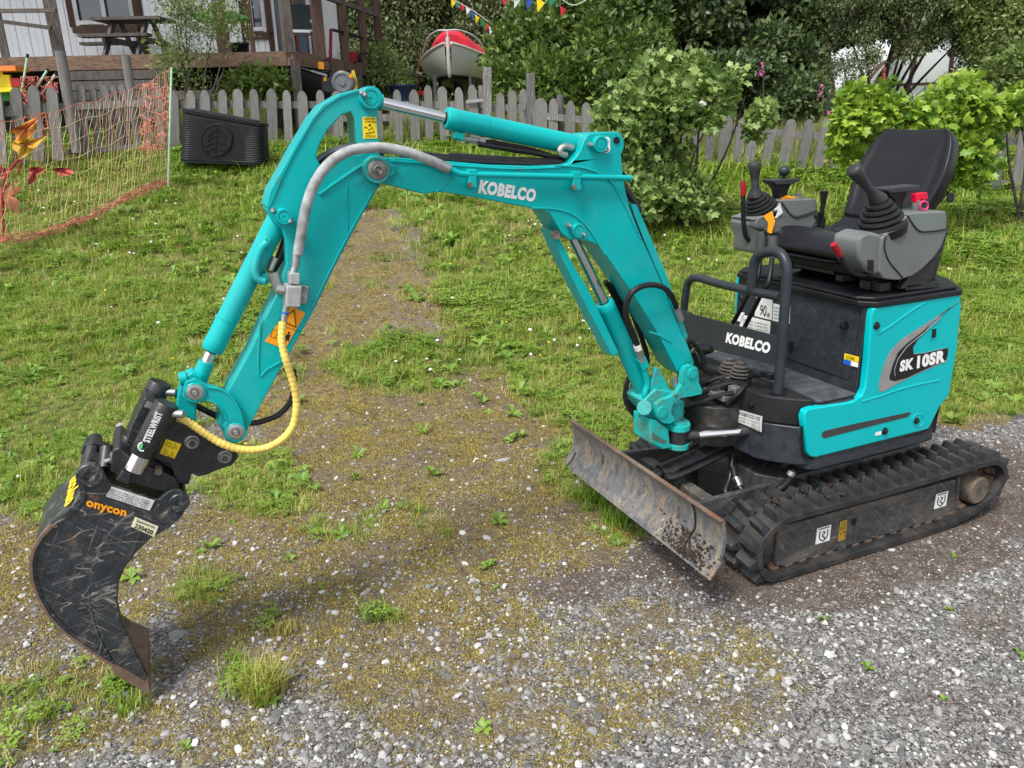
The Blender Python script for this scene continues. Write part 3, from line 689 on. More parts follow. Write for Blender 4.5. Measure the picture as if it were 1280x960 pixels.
P('pictogram', MB().tube([PY(a, b, aY+.002) for a, b in ((455, 160), (458, 158), (461, 163), (465, 159), (468, 165), (462, 166), (457, 167))], .0011, 4), INK, st)
P('pictogram', MB().cyl(PY(462, 156.5, aY+.001), PY(462, 156.5, aY+.001)+Vector((0, .0012, 0)), .003, n=10), INK, st)
st = quadsticker('warning_sticker', [(363.5, 382), (381.5, 391), (356.5, 436.5), (331, 426.5)], 1, aY+.0003, ORG, arm)
tri = [(349.5, 399.5), (368, 387.5), (370, 409)]
P('pictogram', MB().tube([PY(a, b, aY+.002) for a, b in tri], .0022, 5, closed=True), INK, st)
P('pictogram', MB().tube([PY(a, b, aY+.002) for a, b in ((341, 411), (348, 414), (344, 423), (337.5, 420.5))], .0007, 4, closed=True), INK, st)
P('pictogram', MB().cyl(PY(361, 416, aY+.001), PY(361, 416, aY+.001)+Vector((0, .0012, 0)), .0032, n=10).prism(poly(aY+.001, [(358.5, 417.5), (363, 418.5), (361.5, 423), (361, 428), (359.5, 424), (356, 428.5), (357, 423), (356, 421)]), (0, .0012, 0)), INK, st)
P('pictogram', MB().tube([PY(a, b, aY+.002) for a, b in ((344, 404), (376, 415))], .0006, 4), INK, st)
# valve block, hoses on the arm
vb = P('valve_block', MB().prism(poly(aY, [(354, 353), (373, 353), (371, 379), (353, 379)]), (0, .06, 0)).prism(poly(aY, [(371, 355), (385, 356), (382, 378), (370, 378)]), (0, .02, 0)).prism(poly(aY+.01, [(359, 338), (372, 339), (372, 353), (359, 352)]), (0, .04, 0)), plain('cast_aluminium', (.45, .46, .46), .45, .5, .1, 50, .3, 300), arm, bevel=.004)
for c in ((379.5, 362), (376.5, 374)): P('bolt', MB().cyl(PY(*c, aY+.02), PY(*c, aY+.02)+Vector((0, .012, 0)), .009, n=6), BOLT, vb)
P('fitting', MB().cyl(PY(355, 362, aY+.03), PY(345, 360, aY+.03), .013, n=6).cyl(PY(348, 361, aY+.0), PY(341, 342, aY+.0), .014, n=8), ZINC, vb)
P('fitting', MB().cyl(PY(366, 342, aY+.03), PY(369, 331, aY+.03), .010, .008, n=12).cyl(PY(369, 334, aY+.03), PY(371, 312, aY+.03), .0105, n=12), ZINC, vb)
P('fitting', MB().cyl(PY(358, 381, aY+.03), PY(353.5, 408, aY+.03), .0085, n=12), ZINC, vb)
P('blue_band', MB().cyl(PY(356.8, 390, aY+.03), PY(356.4, 392.3, aY+.03), .0092, n=12), BLUE, vb)
P('grey_hose', MB().tube(crv([PY(a, b, aY+y) for a, b, y in ((372, 318, .03), (376, 295, .03), (382, 262, .033), (392, 232, .035), (410, 206, .04), (435, 189.5, .045), (470, 184.5, .05), (505, 189, .045), (535, 199.5, .035), (553, 207, .03))], 8), .0135, 14), GSLEEVE, arm)
P('hose_ferrule', MB().cyl(PY(548, 205, aY+.032), PY(561, 211, aY+.03), .0145, n=14), ZINC, arm)
P('grey_hose', MB().tube(crv([PY(a, b, y) for a, b, y in ((397, 203, -.01), (420, 189.5, .0), (450, 184, .0), (480, 189, .0))], 8), .0135, 12), GSLEEVE, arm)
P('black_hose', MB().tube(crv([PY(a, b, y) for a, b, y in ((398, 208, .01), (415, 195, .02), (445, 185, .03), (475, 183, .03), (510, 193, .02))], 8), .009, 8), HOSE, arm)
P('black_hose', MB().tube(crv([PY(a, b, .0) for a, b in ((361, 291), (352, 316), (345, 330), (338, 340))], 6), .012, 10), HOSE, arm)
P('hose_ferrule', MB().cyl(PY(345, 322, .0), PY(338, 338, .0), .0125, n=12), ZINC, arm)
# yellow spiral hose
yp = crv([PY(a, b, aY+y) for a, b, y in ((353.5, 402, .03), (352, 425, .04), (358, 452, .05), (367, 480, .05), (370.5, 510, .05), (363, 538, .05), (340, 557, .05), (312, 562.5, .05), (283, 557, .05), (258, 543, .045), (236, 528, .04), (222, 522, .03))], 14)
yh = P('yellow_hose', MB().tube(yp, [.0098 if (i % 3) else .0112 for i in range(len(yp))], 10), YSLEEVE, arm)
P('hose_ferrule', MB().cyl(PY(238, 529, aY+.04), PY(222, 521.5, aY+.03), .0105, n=12), ZINC, yh)
P('black_hose', MB().tube(crv([PY(a, b, -.02) for a, b in ((366, 462), (368, 478), (364, 500), (350, 517), (330, 526), (310, 529), (280, 524), (247, 508), (215, 490))], 8), .0085, 8), HOSE, arm)
# ------------------------------------------------------------------ bucket cylinder (between the two arm lugs, front side)
bc, A, B, d = cylinder('bucket_cylinder', (252, 468), (349, 276), 0, .0285, .0145, (264.5, 438))
P('barrel_ring', MB().lathe(PY(283, 400, 0), d, [(0, .0286), (0, .0296), (.003, .0296), (.003, .0286)], 28), TEAL, bc)
P('oil_pipe', MB().tube(crv([PY(a, b, .045) for a, b in ((334, 303), (326, 312), (319, 335), (322, 348), (331, 352))], 6), .0105, 10), TEAL, bc)
P('port_block', MB().bar(PY(335, 296, .035), PY(330, 309, .035), .03, .02), TEAL, bc, bevel=.005)
P('port_block', MB().bar(PY(326, 351, .02), PY(337, 344, .02), .04, .026), TEAL, bc, bevel=.005)
P('rod_end', MB().cyl(PY(258, 452, 0), PY(248, 478, 0), .021, n=16).cyl(PY(243, 488, .03), PY(243, 488, -.03), .033, n=22), TEAL, bc)
# ------------------------------------------------------------------ link and tipping lever
lk = [(232, 478), (244, 474), (256, 480), (268, 483), (284, 490), (297, 504), (305, 522), (306, 528), (304, 537), (297, 553), (284, 549), (279, 533), (283, 527), (280, 517), (272, 506), (262, 500), (255, 502), (244, 503), (232, 497), (229, 487)]
for y0, wd in ((aY+.018, -.016), (-aY-.002, -.016)):
    P('curved_link', MB().prism(poly(y0, lk), (0, wd, 0)), TEAL, bevel=.004)
fl = P('link_rim', MB().tube(crv([PY(a, b, aY+.019) for a, b in ((260, 484), (276, 487), (290, 497), (299, 512), (303, 526))], 6), .003, 6).tube(crv([PY(a, b, aY+.019) for a, b in ((258, 500), (268, 503), (277, 511), (283, 524))], 6), .003, 6), TEAL)
P('tipping_lever', MB().prism(poly(.03, [(229, 472), (241, 466), (252, 470), (258, 482), (256, 498), (246, 504), (245, 528), (221, 515), (222, 496), (226, 482)]), (0, -.06, 0)), TEAL, bevel=.005)
P('lever_boss', MB().cyl(PY(224, 474, .02), PY(234, 472, .02), .018, n=18), TEAL, bevel=.002)
for c in ((243.5, 490), (294.5, 539.5)):
    P('pin_collar', MB().lathe(PY(*c, aY+.012), (0, 1, 0), [(-.03, .028), (.009, .028), (.011, .026)], 26), TEAL)
    P('pin_washer', MB().lathe(PY(*c, aY+.02), (0, 1, 0), [(-.02, .0215), (.004, .0215), (.006, .018), (.006, .011), (.003, .009), (.012, .0065), (.012, .002)], 22), ZINC)
# ------------------------------------------------------------------ tilting coupler
cy = .075
cpl = [(216.7, 521), (232, 527), (250, 538), (275, 552), (291, 560), (297, 566), (297.5, 573), (290, 581.7), (273, 587.5), (258, 594), (248, 596), (240, 592), (236, 606), (222, 604), (212, 580), (190.7, 573), (200, 545)]
P('coupler_side_plate', MB().prism(poly(cy, cpl), (0, -.022, 0)), BKM, bevel=.003)
P('coupler_side_plate', MB().prism(poly(-cy+.022, cpl), (0, -.022, 0)), BKM, bevel=.003)
P('coupler_body', MB().prism(poly(cy-.022, [(219, 528), (250, 545), (262, 560), (250, 585), (222, 592), (196, 574)]), (0, -2*cy+.044, 0)), BKM)
for c in ((240, 552.5), (281, 571)):
    P('bolt', MB().lathe(PY(*c, cy), (0, 1, 0), [(0, .019), (.002, .019), (.003, .0155), (.003, .014), (.014, .0135), (.014, .008), (.004, .0075)], 16), BOLT)
    P('bolt_socket', MB().cyl(PY(*c, cy+.004), PY(*c, cy+.0145), .0065, n=6), INK)
st = quadsticker('warning_sticker', [(207.5, 548.5), (226.7, 555.2), (218, 573), (199.5, 566.7)], 1, cy+.0003, YEL, EX)
for tx, ty in ((218, 558), (206.5, 565), (214.5, 568)):
    P('pictogram', MB().tube([PY(a, b, cy+.0022) for a, b in ((tx-4.2, ty+2.2), (tx+.8, ty-3.6), (tx+3.6, ty+3.4))], .0008, 4, closed=True).cyl(PY(tx, ty+.8, cy+.001), PY(tx, ty+.8, cy+.001)+Vector((0, .0015, 0)), .0018, n=8), INK, st)
P('pictogram', MB().tube([PY(a, b, cy+.0022) for a, b in ((208.5, 553), (214, 555), (212.5, 558.5), (207, 556.5))], .0008, 4, closed=True), INK, st)
# twin tilt cylinders
def tiltcyl(top, bot, y, r, lettered):
    T, Bt = PY(*top, y), PY(*bot, y); d = (T-Bt).normalized()
    o = P('tilt_cylinder', MB().lathe(Bt, d, [(0, r*.9), (.004, r), ((T-Bt).length-.004, r), ((T-Bt).length, r*.92)], 30), BKM)
    P('piston', MB().cyl(Bt-d*.045, Bt, r*.82, n=26), CHROME, o)
    P('hose_fitting', MB().cyl(T+d*-.03, T+d*-.03+Vector((-.05, .03, .0)), .01, n=10), ZINC, o)
    return o, d
t1, d1 = tiltcyl((209.5, 504), (177.5, 568), .105, .0305, True)
t2, d2 = tiltcyl((201, 478), (172, 540), -.045, .0305, False)
P('cylinder_head_block', MB().prism(poly(.06, [(181, 497), (196, 502), (186, 530), (172, 560), (157, 553), (166, 527)]), (0, -.1, 0)), BKM, bevel=.006)
P('hose_plate', MB().prism(poly(.055, [(184, 500), (192, 503), (189, 510), (180, 507)]), (0, .01, 0)), ZINC)
def cyl_text(s, c0, c1, h, y, mat, parent, bold):
    A0, A1 = PY(*c0, y), PY(*c1, y); ud = (A1-A0); vd = Vector((0, 1, 0)).cross(ud).normalized(); 
    if vd.x < 0: vd = -vd
    return lettering(s, A0, A1, A0-vd*-h, mat, parent, (0, 1, 0), bold, lift=.0)
cyl_text('STEELWRIST', (187, 554), (204, 517), .018, .105+.0312, WHITE, t1, .04)
P('logo_ring', MB().tube([PY(178+5.2*math.cos(t), 558.5+5.2*math.sin(t), .105+.0318) for t in [i*.35+1.2 for i in range(11)]], .0018, 5), WHITE, t1)
P('logo_leaf', MB().prism(poly(.105+.0316, [(173, 556), (176, 553.5), (179, 555.5), (177, 561), (173.5, 563)]), (0, .001, 0)), GREEN, t1)
# hinge frame under the cylinders
P('tilt_frame', MB().prism(poly(.085, [(141, 562), (150, 559), (163, 571), (176, 581), (200, 588), (222, 600), (224, 612), (212, 618), (160, 604), (137, 590)]), (0, -.18, 0)), BKM, bevel=.006)
P('tilt_foot', MB().prism(poly(.112, [(153, 588), (166, 592), (161, 607), (144, 601)]), (0, -.05, 0)), BKM, bevel=.005)
P('hinge_bracket', MB().prism(poly(-.03, [(101, 566), (104, 557), (116, 553), (130, 556), (142, 562), (150, 575), (146, 590), (118, 588), (104, 580)]), (0, -.03, 0)), BKM, bevel=.004)
P('hinge_tube', MB().cyl(PY(113, 572, .03), PY(133, 580, .03), .02, n=16).cyl(PY(116, 560, .0), PY(108, 586, .05), .016, n=14).cyl(PY(134, 560, .02), PY(131, 586, .06), .018, n=14), BKM)
P('locking_bolt', MB().cyl(PY(138, 573, .07), PY(146, 584, .07), .008, n=10).cyl(PY(131, 577, .07), PY(148, 572, .07), .006, n=8).lathe(PY(142, 571, .07), (0, 1, 0), [(-.02, .010), (.01, .010)], 6), ZINC)
P('locking_bolt', MB().lathe(PY(198, 589, .09), (0, 1, 0), [(-.02, .010), (.006, .010)], 6), RUSTY)
# ------------------------------------------------------------------ bucket
by, byf = .10, -.145
bk = [(96.7, 595), (101.7, 585), (110, 581), (119, 581.7), (128, 588), (133, 598), (140, 605), (163, 614), (192, 625), (199, 624), (206.7, 617), (215, 612.5), (226, 612.5), (235, 621.7), (234, 634), (226.7, 647), (211.7, 660), (190, 672), (170, 691), (156, 710), (148.5, 728), (147, 753), (153, 778), (166.7, 808), (178, 830), (186, 848),
      (183, 856), (139, 829), (110, 810), (88, 795), (73, 783), (58, 766), (46, 745), (38.5, 722), (37.5, 702), (42, 684), (52, 668), (64, 655), (80, 643), (101, 623)]
near_pl = P('bucket_side', MB().prism(poly(by, bk), (0, -.014, 0)), BUCK, bevel=.003)
P('bucket_side', MB().prism(poly(byf+.014, bk), (0, -.014, 0)), BUCK, bevel=.003)
# shell: follows the back of the sides from the ear to the lip
shell = [(99, 589), (97, 597), (101, 622), (80, 643), (64, 655), (52, 668), (42, 684), (37.5, 702), (38.5, 722), (46, 745), (58, 766), (73, 783), (88, 795), (110, 810), (139, 829), (183, 857)]
def ribbon(pxs, y0, y1, th, inner):
    o = MB(); A = [PY(a, b, by) for a, b in pxs]; n = len(A); vs = []
    ce = PY(*inner, by)
    for i, p in enumerate(A):
        t = (A[min(i+1, n-1)]-A[max(i-1, 0)]); nr = Vector((t.z, 0, -t.x)).normalized()
        if nr.dot(ce-p) < 0: nr = -nr
        for yy in (y0, y1):
            for k in (0, th): q = p+nr*k; vs.append(Vector((q.x, yy, q.z)))
    fs = []
    for i in range(n-1):
        a = i*4; b = a+4
        fs += [(a, b, b+2, a+2), (a+1, a+3, b+3, b+1), (a, a+1, b+1, b), (a+2, b+2, b+3, a+3)]
    fs += [(0, 2, 3, 1), ((n-1)*4, (n-1)*4+1, (n-1)*4+3, (n-1)*4+2)]
    return o.add(vs, fs)
P('bucket_shell', ribbon(shell, by+.003, byf-.003, .012, (110, 700)), BUCK)
top_in = [(120, 600), (140, 612), (192, 632), (222, 640)]
P('bucket_top_plate', ribbon(top_in, by-.014, byf+.014, .014, (110, 700)), BUCK)
P('cutting_edge', MB().prism(poly(by+.006, [(138, 829), (186, 848), (188.5, 870), (142, 843)]), (0, byf-by-.012, 0)), RUSTY, bevel=.003)
P('wear_plate', MB().prism(poly(by+.009, [(168, 640), (150, 652), (132, 672), (120, 695), (112.5, 725), (113.5, 755), (121, 785), (134, 813), (144, 829), (180, 851), (184, 846), (176, 829), (165, 807), (151.5, 778), (145.5, 753), (147, 728), (154.5, 710), (169, 691), (189, 672), (208, 660), (198, 652)]), (0, -.010, 0)), BUCK, bevel=.003)
P('rusty_edge', ribbon([(72, 655), (62, 657), (50, 670), (40, 686), (36.5, 703), (38, 724), (46, 747), (58, 768), (73, 785), (88, 797), (110, 812), (138, 831)], by+.006, by-.012, .007, (110, 700)), RUSTY)
P('weld_seam', MB().tube(crv([PY(a, b, by+.001) for a, b in ((168, 640), (150, 652), (132, 672), (120, 695), (112, 725), (113, 755), (120, 785), (134, 815), (141, 829))], 6), [.004+.0018*math.sin(i*2.3) for i in range(49)], 6), BUCK)
for c, r in (((112, 593), .031), ((224, 627), .026)):
    P('ear_boss', MB().lathe(PY(*c, by), (0, 1, 0), [(-.01, r), (.009, r), (.012, r*.9), (.012, r*.45), (.007, r*.4)], 26), BUCK)
for c in ((112, 593), (224, 627)): P('ear_pin', MB().cyl(Vector((PY(*c, by).x, byf-.01, PY(*c, by).z)), PY(*c, by-.01), .02, n=16), BKM)
st = quadsticker('name_plate', [(139.5, 608), (193.4, 625.5), (187, 638), (132.5, 620)], 1, by+.001, PLATE, EX, th=.002)
for k in range(4):
    f = .16+.2*k; pl_text(['MODEL KG NR', 'EN 474 BREDD MM', 'SERIE 23 1410', 'VIKT LITER CE'][k], 1, by+.003, (138.6-6.6*(f+.06), 608.9+12.2*(f+.06)), (188-6.3*(f+.06), 625+12.6*(f+.06)), (138.6-6.6*(f-.04), 608.9+12.2*(f-.04)), INK, st, bold=.01)
pl_text('onycon', 1, by+.001, (106.5, 635.5), (156.5, 649), (108.5, 624.5), ORG, near_pl, bold=.04)
st = quadsticker('serial_sticker', [(169, 646), (198, 658), (192.5, 671), (164, 658)], 1, by+.0095, plain('cream_sticker', (.75, .73, .5), .5), EX)
pl_text('Sjekkeres', 1, by+.0107, (169.5, 652.5), (193, 661.5), (171, 648.5), INK, st, bold=.01)
pl_text('230420', 1, by+.0107, (167.5, 659), (190, 668.5), (169.5, 653.5), INK, st, bold=.03)

def shell_text():
    a, b = PY(101, 623, by), PY(80, 643, by); d = (a-b).normalized(); nr = Vector((-d.z, 0, d.x))
    if nr.dot(PY(110, 700, by)-a) > 0: nr = -nr
    o_ = a+nr*.004-d*.012; s_ = Vector((0, 1, 0))
    return lettering('onycon', o_-s_*.025, o_-s_*.21, o_-s_*.025-d*.042, YEL, EX, nr, .05, lift=.001)
shell_text()
# ------------------------------------------------------------------ dozer blade
bprof = [(.812, .345), (.803, .325), (.797, .29), (.797, .255), (.806, .22), (.823, .192), (.847, .168)]
def blade():
    mb = MB(); ys = [-.492, .48]; vs = []
    for y in ys:
        for k, (x, z) in enumerate(bprof):
            yy = y*(1-.012*abs(k-3)/3*0)
            vs += [(x, yy, z), (x-.014, yy, z-.004)]
    n = len(bprof)*2; fs = []
    for i in range(len(bprof)-1):
        a = 2*i; fs += [(a, a+2, a+2+n, a+n), (a+1, a+1+n, a+3+n, a+3), (a, a+1, a+3, a+2), (n+a, n+a+2, n+a+3, n+a+1)]
    fs += [(0, n, n+1, 1), (n-2, n-1, 2*n-1, 2*n-2)]
    return mb.add(vs, fs)
bl_o = P('dozer_blade', blade(), BLADE, bevel=.002, sharp=50)
P('top_edge', MB().bar((.807, -.494, .347), (.807, .482, .347), .017, .007), RUSTY, bl_o, bevel=.002)
P('cutting_edge', MB().add([(x, y, z) for y in (-.43, .495) for x, z in ((.812, .212), (.852, .158), (.845, .154), (.805, .208))], [(0, 1, 5, 4), (1, 2, 6, 5), (2, 3, 7, 6), (3, 0, 4, 7), (0, 3, 2, 1), (4, 5, 6, 7)]), BLADE, bl_o, bevel=.002)
P('extension_joint', MB().tube(crv([(x+.006, .345-(.012 if k > 3 else 0), z) for k, (x, z) in enumerate(bprof)], 3), .003, 5), INK, bl_o)
P('extension_joint', MB().tube(crv([(x+.006, -.445, z) for k, (x, z) in enumerate(bprof[4:])], 3), .0022, 5), INK, bl_o)
mud = MB()
for k in range(520):
    z = .168+min(.085, .03*abs(rng.normal())); y = .35+.07*rng.normal(); x = float(np.interp(z, [.168, .192, .22, .255], [.850, .827, .811, .803]))
    mud.lathe((x-.002, y, z), (1, rng.random()-.5, rng.random()-.5), [(-.002, .001), (0, .002+.009*rng.random()**3), (.0025, .001)], 5)
SOILM = plain('wet_soil', (.045, .03, .022), .85, 0, .4, 30, .5, 200)
o = P('mud', mud, SOILM, bl_o); o['kind'] = 'stuff'
for s, lb in ((1, None), (-1, None)):
    a = P('blade_arm', MB().bar((.28, .2*s, .225), (.80, .25*s, .25), .022, .075), STEEL, bevel=.004)
P('crossbar', MB().bar((.62, -.22, .235), (.62, .22, .235), .05, .03), STEEL, bevel=.004)
P('blade_bracket', MB().prism([(.79, .05, .33), (.79, .05, .22), (.73, .05, .25), (.73, .05, .29)], (0, -.02, 0)).prism([(.79, -.04, .33), (.79, -.04, .22), (.73, -.04, .25), (.73, -.04, .29)], (0, -.02, 0)), STEEL, bevel=.003)
bcz = P('blade_cylinder', MB().cyl((.70, 0, .285), (.40, 0, .34), .034, n=24).cyl((.76, 0, .275), (.70, 0, .286), .02, n=14).cyl((.75, -.05, .275), (.75, .05, .275), .02, n=14), BKM, bevel=.002)
P('oil_pipe', MB().tube(crv([(.70, .035, .292), (.68, .055, .29), (.55, .055, .315), (.44, .05, .34), (.40, .03, .345)], 6), .011, 8), BKM, bcz)
P('rod', MB().cyl((.40, 0, .34), (.30, 0, .358), .016, n=14), CHROME, bcz)
P('hydraulic_hose', MB().tube(crv([(.45, .10, .30), (.47, .17, .25), (.43, .23, .23), (.36, .27, .28), (.33, .28, .34)], 8), .013, 10), HOSE)
P('hydraulic_hose', MB().tube(crv([(.42, .06, .33), (.46, .10, .26), (.50, .13, .22), (.46, .17, .20)], 8), .012, 10), HOSE)
P('hose_ferrule', MB().cyl((.462, .135, .272), (.468, .165, .252), .0155, n=12).cyl((.345, .278, .32), (.338, .28, .335), .0155, n=12), ZINC)
# ------------------------------------------------------------------ undercarriage
P('centre_frame', MB().prism([(x, y, .10) for x, y in ((.40, .16), (.34, .24), (-.36, .24), (-.42, .16), (-.42, -.16), (-.36, -.24), (.34, -.24), (.40, -.16))], (0, 0, .19)), STEEL, bevel=.008)
P('slew_ring', MB().cyl((0, 0, .27), (0, 0, .36), .24, n=40).cyl((0, 0, .30), (0, 0, .34), .26, n=40), BKM, bevel=.002)
P('swivel_hoses', MB().tube(crv([(.2, .1, .36), (.32, .12, .30), (.36, .15, .24), (.30, .2, .18)], 6), .012, 8).tube(crv([(.2, .02, .36), (.33, .03, .31), (.38, .06, .24), (.3, .1, .18)], 6), .012, 8).tube(crv([(.22, .16, .35), (.30, .20, .32), (.34, .23, .33), (.33, .26, .36)], 6), .012, 8), HOSE)
# track loop on the outer face
loop_px = [(.505, .012), (.30, .008), (.05, .006), (-.20, .006), (-.36, .010), (-.50, .038), (-.60, .085), (-.645, .15), (-.632, .205), (-.58, .245), (-.50, .256), (-.30, .253), (0, .250), (.25, .250), (.45, .250), (.535, .226), (.585, .17), (.592, .11), (.565, .05)]
loop = crv([(x, 0, z) for x, z in loop_px], 12, closed=True)
def resample(L, n):
    seg = [(L[(i+1) % len(L)]-L[i]).length for i in range(len(L))]; T = sum(seg); out = []; i = 0; acc = 0
    for k in range(n):
        t = T*k/n
        while acc+seg[i] < t: acc += seg[i]; i += 1
        f = (t-acc)/seg[i]; p = L[i].lerp(L[(i+1) % len(L)], f); out.append((p, (L[(i+1) % len(L)]-L[i]).normalized()))
    return out
NP = 43
def lug_mesh(name):
    """one raised tread block, long side across the belt; local x along the belt, z outwards, y across"""
    mb = MB()
    def blk(x0, x1, xt0, xt1, y0, y1, sk):
        h = .030
        vs = [(x0+sk*y0, y0, -.004), (x1+sk*y0, y0, -.004), (x1+sk*y1, y1, -.004), (x0+sk*y1, y1, -.004), (xt0+sk*y0, y0+.006, h), (xt1+sk*y0, y0+.006, h), (xt1+sk*y1, y1-.004, h), (xt0+sk*y1, y1-.004, h)]
        mb.add(vs, [(0, 3, 2, 1), (4, 5, 6, 7), (0, 1, 5, 4), (1, 2, 6, 5), (2, 3, 7, 6), (3, 0, 4, 7)])
    blk(-.021, .017, -.009, .006, -.002, .076, .12)
    return mb.mesh(name, LUGM)
lugm = lug_mesh('tread_lug'); corem = MB().box((0, 0, 0), (.032, .10, .008)).box((0, .025, .009), (.02, .018, .014)).box((0, -.025, .009), (.02, .018, .014)).mesh('iron_core', RUSTY)
DRIVE = worn('muddy_drive_cover', (.03, .03, .032), (.17, .125, .085), .75, (.25, .2, .15), .6, rust=(.15, .08, .04), rust_amt=.3, ds=18, sc_amt=.2)
def track(side):
    yo = .42*side; yi = .24*side; th = .020
    pts = resample(loop, 129); vs = []; fs = []; n = len(pts)
    for p, t in pts:
        nr = Vector((-t.z, 0, t.x))              # inwards or outwards
        if nr.dot(Vector((-.02, 0, .13))-p) > 0: nr = -nr
        for y in (yo, yi):
            for k in (0, -th): vs.append(Vector((p.x, y, p.z))+nr*k)
    for i in range(n):
        a = 4*i; b = 4*((i+1) % n); fs += [(a, b, b+2, a+2), (a+1, a+3, b+3, b+1), (a, a+1, b+1, b), (a+2, b+2, b+3, a+3)]
    o = P('rubber_track', MB().add(vs, fs), RUB)
    pts = resample(loop, NP*2)
    for k, (p, t) in enumerate(pts):
        nr = Vector((-t.z, 0, t.x))
        if nr.dot(Vector((-.02, 0, .13))-p) > 0: nr = -nr
        row = k % 2; y0 = (yi+.007*side) if row else (yo-.007*side)
        l = bpy.data.objects.new('tread_lug', lugm); COL.objects.link(l); l.parent = o
        yd = Vector((0, side*(1 if row else -1), 0)); xd = t if yd.cross(nr).dot(t) > 0 else -t
        m = Matrix((xd, yd, nr)).transposed()
        if m.determinant() < 0: m = Matrix((-xd, yd, nr)).transposed()
        m = m.to_4x4(); m.translation = Vector((p.x, y0, p.z)); l.matrix_local = m
        if row:
            q = p-nr*(th+.003); c = bpy.data.objects.new('iron_core', corem); COL.objects.link(c); c.parent = o
            m = Matrix((t, nr.cross(-t)*-1 if False else Vector((0, 1, 0)), -nr)).transposed()
            if m.determinant() < 0: m = Matrix((-t, Vector((0, 1, 0)), -nr)).transposed()
            m = m.to_4x4(); m.translation = Vector((q.x, .33*side, q.z)); c.matrix_local = m
    # frame beam
    yb = .378*side
    bm_ = [(.478, .180), (.470, .193), (-.40, .186), (-.412, .175), (-.43, .045), (-.405, .030), (.43, .028), (.462, .036), (.474, .05)]
    f = P('track_frame', MB().prism([(x, yb, z) for x, z in bm_], (0, -.13*side, 0)), STEEL, bevel=.006)
    P('end_rim', MB().prism([(x, yb+.006*side, z) for x, z in ((-.405, .193), (-.420, .193), (-.438, .04), (-.424, .04))], (0, -.15*side, 0)), STEEL, f, bevel=.002)
    P('final_drive', MB().lathe((-.512, .25*side, .125), (0, side, 0), [(0, .08), (.05, .08), (.05, .060), (.10, .060), (.152, .056), (.158, .050)], 32), DRIVE, sharp=25)
    sp = MB().cyl((-.525, .30*side, .125), (-.525, .335*side, .125), .078, n=24)
    for k in range(9):
        a = k*2*math.pi/9; c = Vector((-.525+.086*math.cos(a), .32*side, .125+.086*math.sin(a))); sp.box(c, (.03, .03, .022), Matrix.Rotation(-a, 3, 'Y'))
    P('sprocket', sp, RUSTY)
    P('idler_wheel', MB().lathe((.47, .27*side, .125), (0, side, 0), [(0, .05), (.02, .09), (.035, .09), (.04, .095), (.06, .095), (.065, .09), (.08, .09), (.09, .05), (.095, .03)], 30), STEEL)
    for x in (.16, -.08, -.31):
        P('track_roller', MB().lathe((x, .25*side, .045), (0, side, 0), [(0, .03), (.02, .036), (.09, .036), (.10, .03), (.108, .018)], 20), RUSTY)
        P('bolt', MB().cyl((x+.0, yb-.004*side, .042), (x+.0, yb+.010*side, .042), .0105, n=6), BOLT, f)
    P('grease_hole', MB().cyl((.118, yb, .128), (.118, yb+.001*side, .128), .015, n=18), INK, f)
    if side > 0:
        for cx in (.262, -.335):
            q = [(cx+.033, .082), (cx-.033, .082), (cx-.033, .145), (cx+.033, .145)]
            s_ = P('tie_down_sticker', MB().prism([(x, yb+.0003, z) for x, z in q], (0, .0012, 0)), WHITE, f)
            P('hook_symbol', MB().tube(crv([(cx+a, yb+.0018, .112+b) for a, b in ((-.018, .018), (-.018, -.008), (0, -.022), (.018, -.008), (.018, .018))], 4), .0022, 5).tube(crv([(cx+a, yb+.0018, .112+b) for a, b in ((.006, .014), (-.006, .010), (.006, -.002), (-.006, -.010), (-.002, -.014))], 4), .0022, 5).tube([(cx-.024, yb+.0018, .140), (cx+.024, yb+.0018, .140)], .002, 4), INK, s_)
        s_ = P('warning_sticker', MB().prism([(x, yb+.0003, z) for x, z in ((.187, .067), (.152, .067), (.152, .147), (.187, .147))], (0, .0012, 0)), plain('dirty_yellow', (.42, .26, .03), .5, 0, .2, 40), f)
        P('pictogram', MB().tube([(.182, yb+.002, .115), (.157, yb+.002, .115), (.1695, yb+.002, .137)], .0012, 4, closed=True).tube([(.181, yb+.002, .092), (.159, yb+.002, .105), (.159, yb+.002, .082)], .0012, 4), INK, s_)
    return o
track(1); track(-1)
mudm = MB()
for k in range(420):
    cx_ = [.42, .18, .50][k % 3]; x = cx_+rng.normal()*.07; z = .262 if x < .46 else .262-(x-.46)*.9; y = (.33 if k % 3 else .27)+rng.normal()*.035
    if .245 < y < .412 and x < .57: mudm.lathe((x, y, z), (rng.random()-.5, .3, 1), [(-.004, .001), (0, .003+.006*rng.random()), (.005, .001)], 5)
o = P('mud', mudm, SOILM); o['kind'] = 'stuff'
